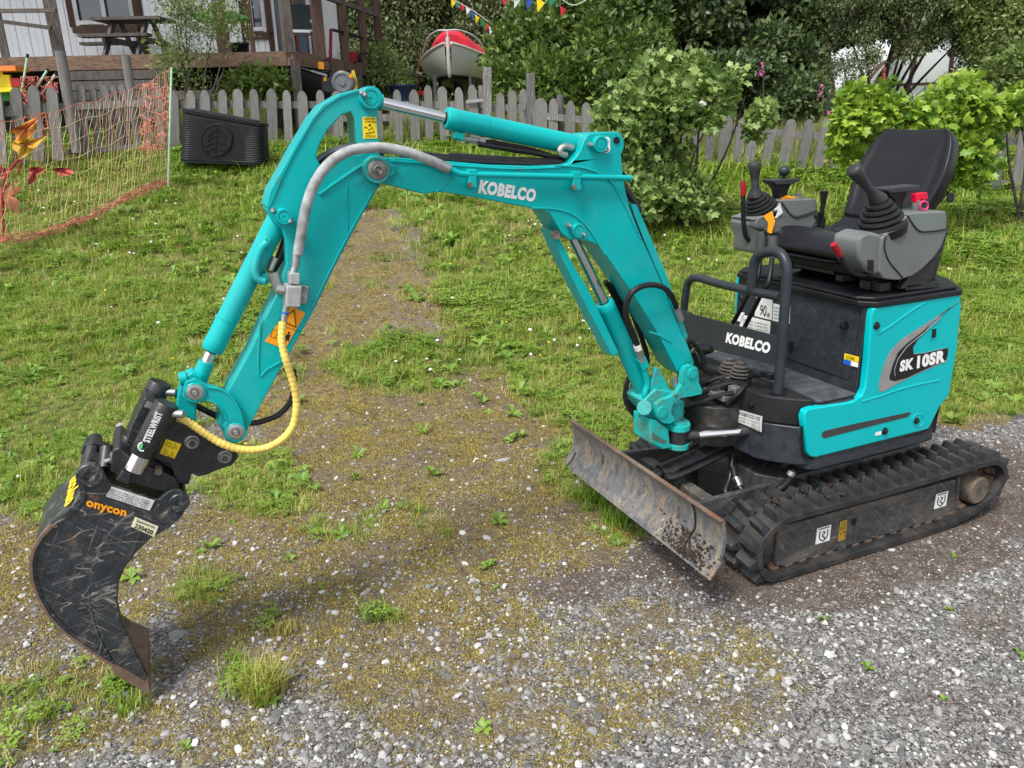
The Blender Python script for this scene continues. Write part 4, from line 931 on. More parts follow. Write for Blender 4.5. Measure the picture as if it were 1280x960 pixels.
# ------------------------------------------------------------------ upper body
HWD = .335
def arcpts(cx, cy, r, a0, a1, n): return [(cx+r*math.cos(math.radians(a0+(a1-a0)*i/n)), cy+r*math.sin(math.radians(a0+(a1-a0)*i/n))) for i in range(n+1)]
def tail(hw, xs, xt, n=14):
    """half plan of the rounded tail: circle of radius -xt round the swing centre, from y = hw to 0"""
    R = -xt; a0 = math.asin(hw/R); return [(-R*math.cos(a0*(1-i/n)), R*math.sin(a0*(1-i/n))) for i in range(n+1)]
def plan(x0, hw, xs, xt, cf=.03):
    T = tail(hw, xs, xt); L = [(x0, hw-cf), (x0-cf, hw)]+T; R = [(x, -y) for x, y in T[::-1][1:]]+[(x0-cf, -hw), (x0, -hw+cf)]
    return L+R
lower_plan = [(.33, .30), (.315, .325), (.29, .335)]+tail(.33, -.18, -.437)
lower_plan = lower_plan + [(x, -y) for x, y in lower_plan[::-1][1:]][:-0 or None]
P('lower_body', MB().prism([(x, y*1.018, .352) for x, y in lower_plan], (0, 0, .243)), DGREY, bevel=.012, seg=3)
P('revolving_frame', MB().prism([(x*.9, y*.86, .335) for x, y in lower_plan], (0, 0, .03)), BKM)
P('engine_housing', MB().prism([(x, y, .59) for x, y in plan(.118, .325, -.22, -.437)], (0, 0, .325)), DGREY, bevel=.004)
# turquoise side panels (mirrored) with rounded outline
side_px = [(1088.7, 384.7), (1140, 377), (1192, 366.5), (1197.5, 368), (1198.5, 380.6), (1193, 434.9), (1184, 490), (1181, 496), (1172, 506), (1165, 521), (1158, 535), (1150, 537.5), (1016, 571), (1010, 569.5), (1005.5, 563), (1003, 532), (1001.5, 521), (1004, 513), (1014, 508.5), (1056, 502), (1067, 499), (1074, 494), (1078.5, 484), (1082, 448), (1086, 394)]
sp3 = poly(HWD, side_px)
def side_panel(sg):
    pts = [Vector((p.x, sg*(HWD+.012), p.z)) for p in sp3]
    o = P('side_panel', MB().prism(pts, (0, -sg*.03, 0)), PANEL, bevel=.010, seg=3)
    return o
spn = side_panel(1); side_panel(-1)
# rear turquoise cover following the tail
rc = MB(); T = [(x, y) for x, y in tail(.345, -.285, -.452, 12)]; T = T+[(x, -y) for x, y in T[::-1][1:]]
vs = []; fs = []
for x, y in T:
    k = .965
    for z, q in ((.535, .99), (.60, 1.0), (.80, 1.0), (.912, .985)): vs.append(Vector((x*q, y*q, z)))
for i in range(len(T)-1):
    for j in range(3): a = i*4+j; fs.append((a, a+4, a+5, a+1))
o = P('rear_cover', MB().add(vs, fs), PANEL); m = o.modifiers.new('thick', 'SOLIDIFY'); m.thickness = .012; m.offset = -1
P('counterweight', MB().prism([(x, y, .385) for x, y in tail(.343, -.24, -.449)+[(x, -y) for x, y in tail(.343, -.24, -.449)[::-1][1:]]], (0, 0, .148)), DGREY, bevel=.012)
yS = HWD+.012
P('panel_gap', MB().tube(crv([PY(a, b, yS-.014) for a, b in ((1002, 533), (1003.5, 563), (1009, 572.5), (1030, 570), (1100, 553), (1155, 538.5), (1166, 523), (1174, 507))], 4), .005, 6), BLACK, spn)
# decals on the near side panel
c5 = lambda pts: cr(960, 340, 3.69, pts)
swoosh = c5([(880, 130), (845, 160), (750, 240), (690, 310), (668, 345), (672, 378), (720, 372), (830, 348), (830, 372), (822, 412), (700, 465), (600, 512), (530, 552), (512, 548), (510, 520), (530, 440), (560, 370), (610, 315), (690, 262), (780, 205), (845, 165)])
P('stripe_decal', MB().prism(poly(yS+.0004, swoosh), (0, .0008, 0)), SILV, spn)
sw2 = c5([(878, 134), (800, 200), (700, 285), (640, 330), (600, 370), (575, 430), (560, 480), (562, 498), (585, 503), (640, 488), (700, 460), (822, 405), (830, 372), (830, 350), (720, 375), (672, 380), (668, 348), (690, 312), (750, 242), (845, 164)])
P('stripe_decal', MB().prism(poly(yS+.0014, sw2), (0, .0008, 0)), INK, spn)
sw3 = c5([(596, 474), (588, 455), (600, 420), (625, 375), (655, 345), (662, 378), (690, 384), (828, 356), (822, 398), (700, 440), (640, 462), (608, 480)])
P('stripe_decal', MB().tube([PY(a, b, yS+.0025) for a, b in c5([(586, 480), (583, 450), (600, 400), (640, 345), (720, 280), (800, 208)])], .0018, 4), SILV, spn)
pl_text('SK', 1, yS+.002, c5([(604, 462)])[0], c5([(668, 447)])[0], c5([(610, 408)])[0], WHITE, spn, bold=.06)
pl_text('10SR', 1, yS+.002, c5([(684, 446)])[0], c5([(814, 415)])[0], c5([(688, 386)])[0], WHITE, spn, bold=.06)
P('stripe_decal', MB().prism(poly(yS+.0004, c5([(247, 745), (258, 733), (400, 700), (655, 646), (659, 650), (645, 668), (500, 704), (260, 767), (248, 760)])), (0, .0008, 0)), DECG, spn)
P('lock_slot', MB().prism(poly(yS+.0004, c5([(757, 266), (775, 262), (773, 300), (754, 308)])), (0, .001, 0)), INK, spn)
P('slot_rim', MB().tube([PY(a, b, yS+.001) for a, b in c5([(752, 262), (778, 256), (777, 306), (750, 312)])], .0018, 5, closed=True), PANEL, spn)
for c, r in ((c5([(500, 248)])[0], .010), (c5([(684, 686)])[0], .009), (c5([(538, 734)])[0], .010)):
    P('panel_knob', MB().lathe(PY(*c, yS), (0, 1, 0), [(-.002, r*1.5), (.001, r*1.4), (.001, r), (.008, r*.9), (.010, r*.5)], 16), BLACK, spn)
P('recess_ring', MB().tube([PY(c5([(692, 684)])[0][0]+7*math.cos(t), c5([(692, 684)])[0][1]+8*math.sin(t), yS) for t in [i*.42 for i in range(15)]], .0025, 5, closed=True), PANEL, spn)
quadsticker('small_label', c5([(497, 740), (523, 735), (521, 750), (494, 755)]), 1, yS+.0003, WHITE, spn)
P('crease', MB().tube(crv([PY(a, b, yS-.001) for a, b in c5([(500, 285), (560, 250), (650, 185), (720, 140)])], 4), .004, 6), PANEL, spn)
P('crease', MB().tube(crv([PY(a, b, yS-.001) for a, b in c5([(430, 596), (520, 570), (640, 530), (790, 498)])], 4), .004, 6), PANEL, spn)
# black rim plate on top
rim = plan(.150, .352, -.24, -.462, .045)
rm_ = P('top_cover', MB().prism([(x, y, .912) for x, y in rim], (0, 0, .020)), BLACK, bevel=.005)
P('top_deck', MB().prism([(x*.96 if x > 0 else x*.97, y*.95, .931) for x, y in rim], (0, 0, .014)), BLACK, bevel=.006)
# front panel with door
fx = .120
P('front_panel', MB().prism([(fx, y, z) for y, z in ((-.325, .60), (.322, .60), (.325, .912), (-.325, .912))], (.006, 0, 0)), DGREY, bevel=.002)
def fpx(pts): return cr(900, 330, 4.129, pts)
dr = P('access_door', MB().prism([(fx+.006, y, z) for y, z in ((-.20, .645), (-.20, .888), (-.19, .896), (.285, .896), (.300, .885), (.296, .660), (.285, .645))], (.005, 0, 0)), DGREY, bevel=.003)
P('door_knob', MB().lathe(PX(*fpx([(650, 315)])[0], fx+.011), (1, 0, 0), [(0, .015), (.008, .014), (.02, .012), (.022, .008)], 18).box(PX(*fpx([(650, 315)])[0], fx+.03), (.008, .006, .026)), BLACK, dr)
P('door_knob', MB().lathe(PX(*fpx([(118, 175)])[0], fx+.011), (1, 0, 0), [(0, .013), (.008, .012), (.014, .008)], 18), BLACK, dr)
P('latch', MB().box(PX(*fpx([(364, 425)])[0], fx+.018), (.012, .014, .035)), BLACK, dr)
def fst(name, q, mat, par=None): return quadsticker(name, fpx(q), 0, fx+.0115, mat, par or dr)
s_ = fst('noise_sticker', [(190, 165), (272, 182), (268, 290), (180, 268)], WHITE)
X0 = fx+.0115
pl_text('90', 0, X0, *[fpx([q])[0] for q in ((207, 262), (240, 270), (212, 208))], INK, s_, lift=.003, bold=.0)
pl_text('dB', 0, X0, *[fpx([q])[0] for q in ((243, 270), (258, 273), (245, 250))], INK, s_, lift=.003, bold=.0)
s_ = fst('spec_sticker', [(276, 203), (364, 224), (358, 310), (272, 292)], WHITE)
for k in range(4): pl_text('MODE CONTROL', 0, X0, *[fpx([q])[0] for q in ((280, 228+k*18), (356, 246+k*18), (281, 219+k*18))], INK, s_, lift=.003, bold=.0)
s_ = fst('spec_sticker', [(120, 262), (262, 298), (256, 366), (100, 322)], WHITE)
for k in range(3): pl_text('LIFTING CAPACITY', 0, X0, *[fpx([q])[0] for q in ((122, 290+k*17), (250, 322+k*16), (124, 281+k*17))], INK, s_, lift=.003, bold=.0)
fst('spec_sticker', [(88, 243), (128, 252), (110, 300), (82, 290)], WHITE)
s_ = fst('check_sticker', [(644, 461), (718, 480), (715, 508), (641, 490)], YEL)
pl_text('OK', 0, X0, *[fpx([q])[0] for q in ((652, 486), (700, 499), (655, 470))], INK, s_, lift=.003, bold=.0)
fst('check_sticker', [(640, 491), (677, 501), (675, 525), (637, 515)], BLUE); fst('check_sticker', [(678, 501), (714, 511), (712, 533), (676, 525)], WHITE)
# floor and front cover
P('floor_mat', MB().prism([(x, y, .597) for x, y in ((.127, -.32), (.127, .327), (.285, .327), (.318, .312), (.318, -.31), (.285, -.325))], (0, 0, .010)), MAT_G, bevel=.003)
fc_plan = [(.315, .330), (.340, .322), (.372, .300), (.425, .245), (.445, .20), (.45, .10), (.45, -.06), (.43, -.16), (.38, -.26), (.335, -.315), (.315, -.325)]
P('front_cover', MB().prism([(x, y, .52) for x, y in fc_plan], (0, 0, .097)), plain('front_cover_plastic', (.013, .0135, .015), .6, 0, .3, 14, .1, 200), bevel=.012, seg=3)
sk_plan = [(.30, .333), (.335, .328), (.368, .306), (.418, .250), (.443, .20), (.448, .13), (.448, .065), (.36, .05), (.30, .05)]
P('front_skirt', MB().prism([(x, y, .375) for x, y in sk_plan], (0, 0, .143)), DGREY, bevel=.010, seg=3)
P('front_skirt', MB().prism([(x, -y, .375) for x, y in sk_plan], (0, 0, .143)), DGREY, bevel=.010, seg=3)
s_ = P('serial_plate', MB().prism([PX(a, b, .4485) for a, b in ((922.5, 511.5), (953, 520.5), (952, 540), (922, 527))], (.002, 0, 0)), PLATE)
pl_text('KOBELCO CE', 0, .4505, (924, 518.5), (950, 526), (924, 514.5), INK, s_, bold=.01, lift=.001)
for k in range(3): pl_text('SERIAL No. MASS kg', 0, .4505, (924, 523+k*3.8), (950, 531+k*3.8), (924, 520.8+k*3.8), INK, s_, bold=0, lift=.001)
# swing bracket of the frame
P('frame_boss', MB().prism([(x, y, .445) for x, y in [(.36, .12), (.36, -.13)]+arcpts(.465, -.01, .12, -90, 90, 14)], (0, 0, .098)), worn('brownish_black_casting', (.017, .016, .016), (.06, .045, .032), .3, sc_amt=.15, rough=.3), bevel=.01, seg=3)
P('frame_boss', MB().prism([(x, y, .385) for x, y in [(.30, .16), (.30, -.16)]+arcpts(.46, 0, .10, -90, 90, 10)], (0, 0, .05)), BKM, bevel=.006)
# swing post: turquoise casting
sw = P('swing_post', MB().cyl((.665, 0, .40), (.665, 0, .56), .045, n=24), DTEAL, bevel=.003)
pc = lambda pts: cr(780, 420, 5.12, pts)
wing = pc([(300, 490), (315, 520), (345, 545), (300, 560), (250, 560), (215, 530), (200, 490), (203, 450)])+pc([])
wing = pc([(300, 490), (330, 535), (300, 560), (245, 555), (212, 525), (200, 480), (208, 440), (240, 412), (300, 392), (345, 355), (372, 310), (375, 240), (392, 200), (430, 185), (466, 200), (478, 235), (480, 300), (502, 345), (497, 372), (440, 385), (365, 398), (318, 430)])
wing_old = pc([(300, 470), (270, 520), (215, 500), (200, 450), (225, 420), (300, 395), (345, 345), (365, 300), (375, 230), (400, 195), (440, 185), (470, 205), (478, 240), (478, 300), (500, 345), (495, 375), (440, 385), (350, 400), (320, 440)])
P('boom_ear', MB().prism(poly(.085, wing), (0, -.022, 0)), DTEAL, bevel=.006)
P('boom_ear', MB().prism(poly(-.063, wing), (0, -.022, 0)), DTEAL, bevel=.006)
P('post_body', MB().prism(poly(.06, pc([(160, 380), (205, 340), (290, 350), (330, 355), (320, 420), (310, 500), (325, 530), (300, 570), (230, 560), (190, 520), (145, 470), (125, 420)])), (0, -.12, 0)), DTEAL, bevel=.006)
P('post_web', MB().prism(poly(.05, pc([(175, 300), (205, 200), (225, 205), (300, 350), (215, 420), (160, 380)])), (0, -.02, 0)).prism(poly(-.03, pc([(175, 300), (205, 200), (225, 205), (300, 350), (215, 420), (160, 380)])), (0, -.02, 0)), DTEAL, bevel=.005)
cA = PZ(848, 546, .447); cB = PX(932, 539, .445)
for (zc, th) in ((.478, .020), (.408, .020)):
    P('pivot_lug', MB().prism([(x, y, zc) for x, y in arcpts(cA.x, cA.y, .040, 0, 180, 12)+[(cA.x-.045, .06), (.61, -.02), (.63, -.06), (.71, -.06), (cA.x+.055, .03)]], (0, 0, th)), DTEAL, bevel=.006)
P('post_foot', MB().prism(poly(.075, pc([(165, 530), (225, 545), (290, 600), (300, 690), (330, 715), (240, 730), (168, 690)])), (0, -.11, 0)), DTEAL, bevel=.01)
P('pocket_shade', MB().prism(poly(.0755, pc([(185, 615), (215, 640), (272, 672), (258, 690), (190, 662), (180, 640)])), (0, .001, 0)), worn('recess_shade_teal', (.003, .16, .15), (.08, .08, .05), .6, sc_amt=0), EX)  # flat dirty patch in darker turquoise; shade of a casting recess painted in
for c, r, y in ((pc([(438, 240)])[0], .021, .086), (pc([(243, 488)])[0], .022, .087)):
    P('pivot_pin', MB().lathe(PY(*c, y), (0, 1, 0), [(-.02, r), (.003, r), (.004, r*.9), (.004, r*.8), (.002, r*.78), (.002, r*.7), (.004, r*.66), (.004, .002)], 24), DTEAL)
P('pivot_pin', MB().cyl((cA.x, cA.y, .498), (cA.x, cA.y, .502), .024, n=24), DTEAL)
P('cross_pin', MB().cyl(PY(*pc([(130, 460)])[0], .07), PY(*pc([(130, 460)])[0], -.08), .026, n=20), DTEAL, bevel=.003)
P('cross_bolt', MB().cyl(PY(*pc([(320, 275)])[0], .05), PY(*pc([(330, 320)])[0], .05), .012, n=8), ZINC)
# swing cylinder
sc = P('swing_cylinder', MB().cyl(PY(852, 545, .15), PY(852, 547, .15)+Vector((0, 0, .001)), .001), BKM)
P('cylinder_eye', MB().cyl(cA-Vector((0, 0, .019)), cA+Vector((0, 0, .031)), .036, n=24).cyl(cA, cA.lerp(cB, .30), .020, n=16).cyl(cA.lerp(cB, .22)+Vector((0, 0, -.01)), cA.lerp(cB, .22)+Vector((.03, .02, -.03)), .006, n=8), BKM, sc, bevel=.003)
P('rod', MB().cyl(cA.lerp(cB, .25), cA.lerp(cB, .93), .0150, n=18), CHROME, sc)
P('barrel', MB().cyl(cA.lerp(cB, .90), cA.lerp(cB, 1.6), .022, n=18), BKM, sc)
# boom cylinder
bc2, A, B, d = cylinder('boom_cylinder', (714, 292), (818, 520), 0, .0315, .0165, (755, 378))
P('rod_guard', MB().prism(poly(.035, [(687, 287), (695, 290), (703, 305), (722, 340), (735, 360), (752, 395), (774, 442), (766, 446), (748, 412), (722, 362), (700, 318)]), (0, -.07, 0)), TEAL, bc2, bevel=.003)
P('guard_bolt', MB().cyl(PY(693, 293, .036), PY(693, 293, .036)+Vector((0, .014, 0)), .014, n=16), BOLT, bc2)
P('oil_pipe', MB().tube(crv([PY(a, b, .045) for a, b in ((802, 452), (805, 463), (809, 480), (806, 494), (812, 505))], 6), .011, 10), TEAL, bc2)
P('port_block', MB().bar(PY(800, 447, .045), PY(806, 460, .045), .028, .03), TEAL, bc2, bevel=.004)
P('barrel_foot', MB().cyl(PY(815, 512, .035), PY(815, 512, -.035), .038, n=22), TEAL, bc2, bevel=.003)
P('boom_hose', MB().tube(crv([PY(a, b, y) for a, b, y in ((797, 432, .06), (792, 418, .075), (784, 400, .09), (783, 380, .10), (792, 364, .11), (808, 356.5, .11), (826, 358, .10), (838, 368, .09), (847, 388, .07))], 8), .0095, 12), HOSE)
P('hose_ferrule', MB().cyl(PY(796, 430, .06), PY(802, 452, .05), .0118, n=12).cyl(PY(846, 385, .075), PY(851, 400, .065), .0118, n=10), ZINC)
P('hose_collar', MB().cyl(PY(796, 431, .06), PY(798, 437, .058), .0128, n=12), WHITE)
for dx, dz in ((0, 0), (7, 3), (14, -2)):
    P('boom_hose', MB().tube(crv([PY(a+dx, b+dz, y) for a, b, y in ((757, 352, -.05), (768, 372, -.07), (790, 430, -.07), (795, 455, -.07), (785, 475, -.06), (782, 500, -.06), (795, 520, -.05), (815, 527, -.05), (840, 522, -.04))], 8), .0095, 8), HOSE)
P('foot_hoses', MB().tube(crv([PY(a, b, .05) for a, b in ((850, 470), (847, 455), (853, 444), (862, 442), (868, 436))], 6), .008, 8).tube(crv([PY(a, b, .0) for a, b in ((860, 425), (870, 432), (878, 446), (880, 460))], 6), .009, 8).tube(crv([PY(a, b, -.03) for a, b in ((855, 425), (866, 440), (872, 455), (890, 468))], 6), .009, 8), HOSE)
for k, (z0, y0, x0) in enumerate(((.58, .03, .46), (.585, -.03, .44), (.56, .07, .50), (.59, .0, .40), (.57, -.07, .47))):
    P('frame_hose', MB().tube(crv([Vector((.36, y0+.05, .60)), Vector((x0-.03, y0+.03, z0+.035)), Vector((x0+.03, y0, z0+.02)), Vector((x0+.08, y0-.05, z0-.02)), Vector((x0+.10, y0-.12, z0-.06))], 6), .0095, 8), HOSE)
P('frame_pipe', MB().tube(crv([Vector((.50, .10, .555)), Vector((.48, .13, .60)), Vector((.43, .12, .63)), Vector((.39, .08, .625))], 6), .008, 8), BLACK)
P('hose_clamp', MB().box((.49, .04, .575), (.05, .12, .02)).box((.46, .09, .60), (.03, .04, .03)), ZINC, bevel=.003)
# ------------------------------------------------------------------ front guard
gx = .385
gd = P('front_guard', MB().tube(crv([Vector((gx, .225, .60)), Vector((gx, .222, .80)), Vector((gx, .218, .98)), Vector((gx, .212, 1.055)), Vector((gx, .17, 1.095)), Vector((gx, .10, 1.085)), Vector((gx, .058, 1.05)), Vector((gx, .052, .95))], 8), .0175, 14), GTUBE)
P('guard_rail', MB().tube(crv([PX(*c, gx-.005) for c in ((975, 371), (940, 364), (900, 355), (880, 349), (868, 347.5), (861, 352), (858, 362), (855, 385), (853, 400), (852, 470))], 8), .0155, 12), GTUBE, gd)
P('foot_flange', MB().cyl((gx, .225, .600), (gx, .225, .622), .028, n=24), BLACK, gd)
gp = [PX(a, b, gx+.012) for a, b in ((852.5, 386.5), (869, 393.5), (973, 420.5), (973.5, 458), (890, 437), (866, 426), (852.5, 420))]
pb = P('guard_plate', MB().prism(gp, (-.005, 0, 0)), plain('guard_plate_paint', (.028, .034, .038), .42, 0, .12, 8), gd, bevel=.0015)
pl_text('KOBELCO', 0, gx+.012, (907, 428), (961.5, 442.5), (909.5, 415), WHITE, pb, bold=.06)
# travel levers
for k, (dx, dy) in enumerate(((0, 0), (14, 5))):
    lv = P('travel_lever', MB().tube(crv([PX(a+dx, b+dy, x) for a, b, x in ((916, 404+dx*.1, .30), (925, 388, .30), (938, 362, .30), (946, 350, .29), (949, 335, .27), (951, 318, .24))], 6), .0085, 10), BLACK)
    P('lever_handle', MB().tube([PX(951+dx*.95, 318+dy, .24), PX(952+dx, 305+dy, .235), PX(953+dx, 290+dy, .23)], [.017, .020, .019], 12).tube([PX(938+dx*1.1, 281+dy*.5, .23), PX(950+dx, 284+dy, .23), PX(962+dx, 284+dy, .23)], [.009, .016, .010], 10), plain('lever_rubber', (.05, .055, .055), .6), lv)
    c = PZ(911+dx, 467+dy, .62)
    P('rubber_boot', MB().lathe(c, (0, 0, 1), [(z, r*(1.0 if i % 2 else .8)) for i, (z, r) in enumerate(((0, .036), (.008, .040), (.012, .035), (.02, .038), (.024, .031), (.032, .033), (.037, .026), (.044, .028), (.05, .019), (.058, .017), (.064, .010)))], 20), plain('grey_brown_boot', (.075, .068, .06), .8, 0, .2, 30, .2), lv)
P('orange_strap', MB().prism([PX(a, b, .245) for a, b in ((955, 270), (965, 264), (969, 277), (965, 292), (960, 290), (961, 278))], (.003, 0, 0)), ORG)
# pedals
P('foot_pedal', MB().tube(crv([PX(a, b, .43) for a, b in ((937, 507), (935, 490), (936, 474), (943, 468), (950, 468))], 6), .0095, 8).box(PX(945, 466, .41), (.03, .05, .022)).box(PX(961, 469, .39), (.03, .05, .02)).tube([PX(965, 470, .39), PX(974, 468, .36)], .012, 8), BLACK, bevel=.002)
P('foot_pedal', MB().tube([PX(868, 432, .40), PX(878, 438, .40), PX(890, 437, .40)], [.012, .022, .012], 10), BLACK)
P('pedal_linkage', MB().bar(PX(873, 481, .44), PX(898, 466, .44), .012, .012).bar(PX(898, 466, .44), PX(896, 478, .44), .01, .01).bar(PX(880, 459, .40), PX(898, 466, .43), .016, .012), BLACK)
P('joint_bolt', MB().lathe(PX(889, 485, .45), (1, .3, 0), [(0, .012), (.012, .012), (.014, .008)], 10).lathe(PX(885, 477, .45), (.2, 1, 0), [(0, .009), (.02, .009)], 8), ZINC)
P('hand_hook', MB().lathe(PX(939, 505, .452), (1, 0, 0), [(0, .014), (.008, .013), (.012, .006)], 14), BLACK)
# ------------------------------------------------------------------ seat
def seat():
    prof = [(.082, 1.03, .165), (.087, 1.055, .178), (.055, 1.083, .188), (.0, 1.086, .197), (-.08, 1.074, .20), (-.155, 1.062, .198), (-.225, 1.074, .19), (-.285, 1.12, .178), (-.315, 1.18, .188), (-.345, 1.25, .208), (-.372, 1.32, .217), (-.398, 1.375, .205), (-.418, 1.42, .185), (-.432, 1.448, .155), (-.437, 1.458, .125)]
    P0 = crv([Vector(p) for p in prof], 5); m = len(P0); nu = 28; vs = []; fs = []; n = 2*(nu+1)
    for i, p in enumerate(P0):
        f = i/(m-1); t = P0[min(i+1, m-1)]-P0[max(i-1, 0)]; nr = Vector((t.y, 0, -t.x)).normalized()
        if (f < .5 and nr.z < 0) or (f >= .5 and nr.x < 0): nr = -nr
        if f > .35 and nr.x < 0: nr = -nr
        e = (max(0, 1-abs(2*f-1)**22))**.5; row = []
        for side in (1, -1):
            rng_ = range(nu+1) if side > 0 else range(nu, -1, -1)
            for j in rng_:
                u = -1+2*j/nu; y = p.z*(.965 if f < .5 else .965-.07*min(1, (f-.5)*4))*math.sin(u*math.pi/2); th = .030*(max(0, 1-abs(u)**9))**.5*e+.002
                bol = .020*abs(u)**2.5; g = -.010*math.exp(-((abs(u)-(.50+.12*f))/.035)**2)*max(0, min(1, (f-.48)*6))*max(0, min(1, (.93-f)*8)) if side > 0 else 0
                g += -.006*math.exp(-((abs(u)-.66)/.05)**2)*(1 if .1 < f < .42 else 0) if side > 0 else 0
                row.append(Vector((p.x+(.012 if f > .5 else 0), y, p.y))+nr*(bol+g*e+side*th))
        vs += row
    for i in range(m-1):
        for j in range(n): k = (j+1) % n; fs.append((i*n+j, i*n+k, (i+1)*n+k, (i+1)*n+j))
    fs.append(tuple(range(n))); fs.append(tuple(range((m-1)*n, m*n)))
    return MB().add(vs, fs)
so_ = P('seat', seat(), VINYL, sharp=120)
P('seat_base', MB().prism([(x, -.17, z) for x, z in ((.05, .985), (.05, 1.03), (-.24, 1.03), (-.24, .945), (-.05, .945))], (0, .34, 0)), BLACK, so_, bevel=.01)
P('seat_rail', MB().bar((.07, .14, .975), (-.25, .14, .965), .03, .02).bar((.07, -.14, .975), (-.25, -.14, .965), .03, .02).box((.03, 0, .985), (.05, .2, .012)), BKM, so_)
P('back_bracket', MB().prism([(x, -.185, z) for x, z in ((-.28, .945), (-.33, .945), (-.36, 1.12), (-.33, 1.14), (-.18, 1.02), (-.14, .95))], (0, -.03, 0)), BKM, bevel=.002)
P('back_bracket', MB().prism([(x, .215, z) for x, z in ((-.28, .945), (-.33, .945), (-.36, 1.12), (-.33, 1.14), (-.18, 1.02), (-.14, .95))], (0, -.03, 0)), BKM, bevel=.002)
# ------------------------------------------------------------------ control consoles
cc = lambda pts: cr(900, 150, 4, pts)
def console(y0, y1, pxs, yref, near):
    pts = [PY(a, b, yref) for a, b in cc(pxs)]
    return P('control_console', MB().prism([Vector((p.x, y0, p.z)) for p in pts], (0, y1-y0, 0)), CONS, bevel=.016, seg=3)
near_c = [(932, 482), (1000, 462), (1128, 455), (1137, 470), (1135, 560), (1108, 635), (1062, 698), (1010, 748), (960, 782), (900, 800), (855, 800), (820, 795), (795, 760), (800, 700), (800, 650), (812, 590)]
con1 = console(.335, .20, near_c, .335, True)
P('console_front', MB().prism([Vector((p.x, .325, p.z)) for p in [PY(a, b, .325) for a, b in cc([(835, 578), (760, 560), (700, 590), (692, 640), (700, 700), (740, 760), (830, 790), (850, 700)])]], (0, -.115, 0)), CONS, con1, bevel=.014, seg=3)
P('console_lid', MB().prism(poly(.337, cc([(940, 474), (975, 465), (1128, 458), (1130, 545), (1090, 556), (1010, 560), (985, 545), (950, 500)])), (0, -.14, 0)), plain('lid_green_grey', (.15, .175, .165), .45, 0, .06, 6), con1, bevel=.006)
P('seam_line', MB().tube(crv([PY(a, b, .337) for a, b in cc([(938, 478), (965, 520), (990, 550), (1020, 560), (1100, 552), (1132, 545)])], 4), .0022, 5), INK, con1)
P('seam_line', MB().tube(crv([PY(a, b, .337) for a, b in cc([(832, 580), (822, 620), (830, 670), (852, 715), (890, 760), (915, 790)])], 4), .0022, 5), INK, con1)
P('switch', MB().lathe(PY(*cc([(760, 640)])[0], .30)+Vector((.03, 0, 0)), (1, .25, 0), [(-.02, .010), (.006, .010), (.010, .004)], 12), BLACK, con1)
P('lever_slot', MB().prism([PY(a, b, .328) for a, b in cc([(738, 700), (765, 700), (765, 760), (742, 755)])], (0, .003, 0)), INK, con1)
far_c = [(185, 500), (172, 525), (176, 560), (190, 600), (184, 650), (192, 672), (250, 672), (330, 640), (400, 605), (445, 565), (480, 510), (490, 470), (484, 400), (475, 395), (320, 402), (300, 420), (250, 470), (170, 500)]
con2 = console(-.17, -.31, far_c, -.17, False)
P('console_lid', MB().prism(poly(-.168, cc([(305, 404), (476, 397), (484, 455), (430, 475), (380, 486), (350, 470), (325, 430)])), (0, -.135, 0)), plain('lid_green_grey2', (.15, .175, .165), .45, 0, .06, 6), con2, bevel=.006)
P('seam_line', MB().tube(crv([PY(a, b, -.168) for a, b in cc([(305, 408), (330, 445), (360, 480), (390, 488), (440, 474), (486, 456)])], 4), .002, 5), INK, con2)
P('white_label', MB().prism(poly(-.1675, cc([(262, 455), (300, 420), (314, 462), (277, 495)])), (0, .001, 0)), WHITE, con2)
P('panel_switch', MB().box(PY(*cc([(392, 378)])[0], -.22), (.02, .02, .018)).box(PY(*cc([(392, 392)])[0], -.22), (.04, .03, .008)), ZINC, con2)
P('orange_keyring', MB().tube([PY(a, b, -.22) for a, b in cc([(305, 392), (330, 386), (372, 392), (340, 398)])], .006, 6, closed=True), ORG, con2)
P('seam_dot', MB().lathe(PY(*cc([(476, 482)])[0], -.169), (0, 1, 0), [(0, .007), (.002, .007)], 10), INK, con2)
def bellows(base, tip, y, r0, r1, n, par):
    A, B = PY(*base, y), PY(*tip, y); L = (B-A).length; prof = []
    for k in range(n):
        f = k/n; r = r0+(r1-r0)*f**1.1; st = L/n
        prof += [(f*L, r*1.03), (f*L+st*.45, r*1.0), (f*L+st*.62, (r0+(r1-r0)*((k+1)/n)**1.1)*.86), (f*L+st*.9, (r0+(r1-r0)*((k+1)/n)**1.1)*.88)]
    prof += [(L, r1)]
    return P('bellows_boot', MB().lathe(A, B-A, prof, 28), plain('boot_rubber', (.014, .0145, .016), .5, 0, .15, 20), par, sharp=60), A, B
def joystick(base, neck, top, y, hr, par, r0=.078):
    b, A, B = bellows(base, neck, y, r0, .032, 5, par)
    P('lower_skirt', MB().lathe(A, B-A, [(-.035, r0*.98), (-.005, r0*1.05), (.002, r0*.95)], 28), BLACK, par)
    N, T = B, PY(*top, y); d = (T-N); L = d.length
    P('joystick', MB().lathe(N, d, [(-.004, .030), (.01, .027), (L*.28, .013), (L*.34, .0155), (L*.36, .0135), (L*.55, .0165), (L*.8, .0225), (L*.93, .0245), (L*.985, .020), (L, .010)], 20), plain('grip_rubber', (.028, .03, .032), .5, 0, .15, 20), par, sharp=60)
joystick(cc([(806, 520)])[0], cc([(790, 400)])[0], cc([(662, 238)])[0], .268, .02, con1, .078)
joystick(cc([(205, 450)])[0], cc([(176, 378)])[0], cc([(173, 210)])[0], -.235, .02, con2, .068)
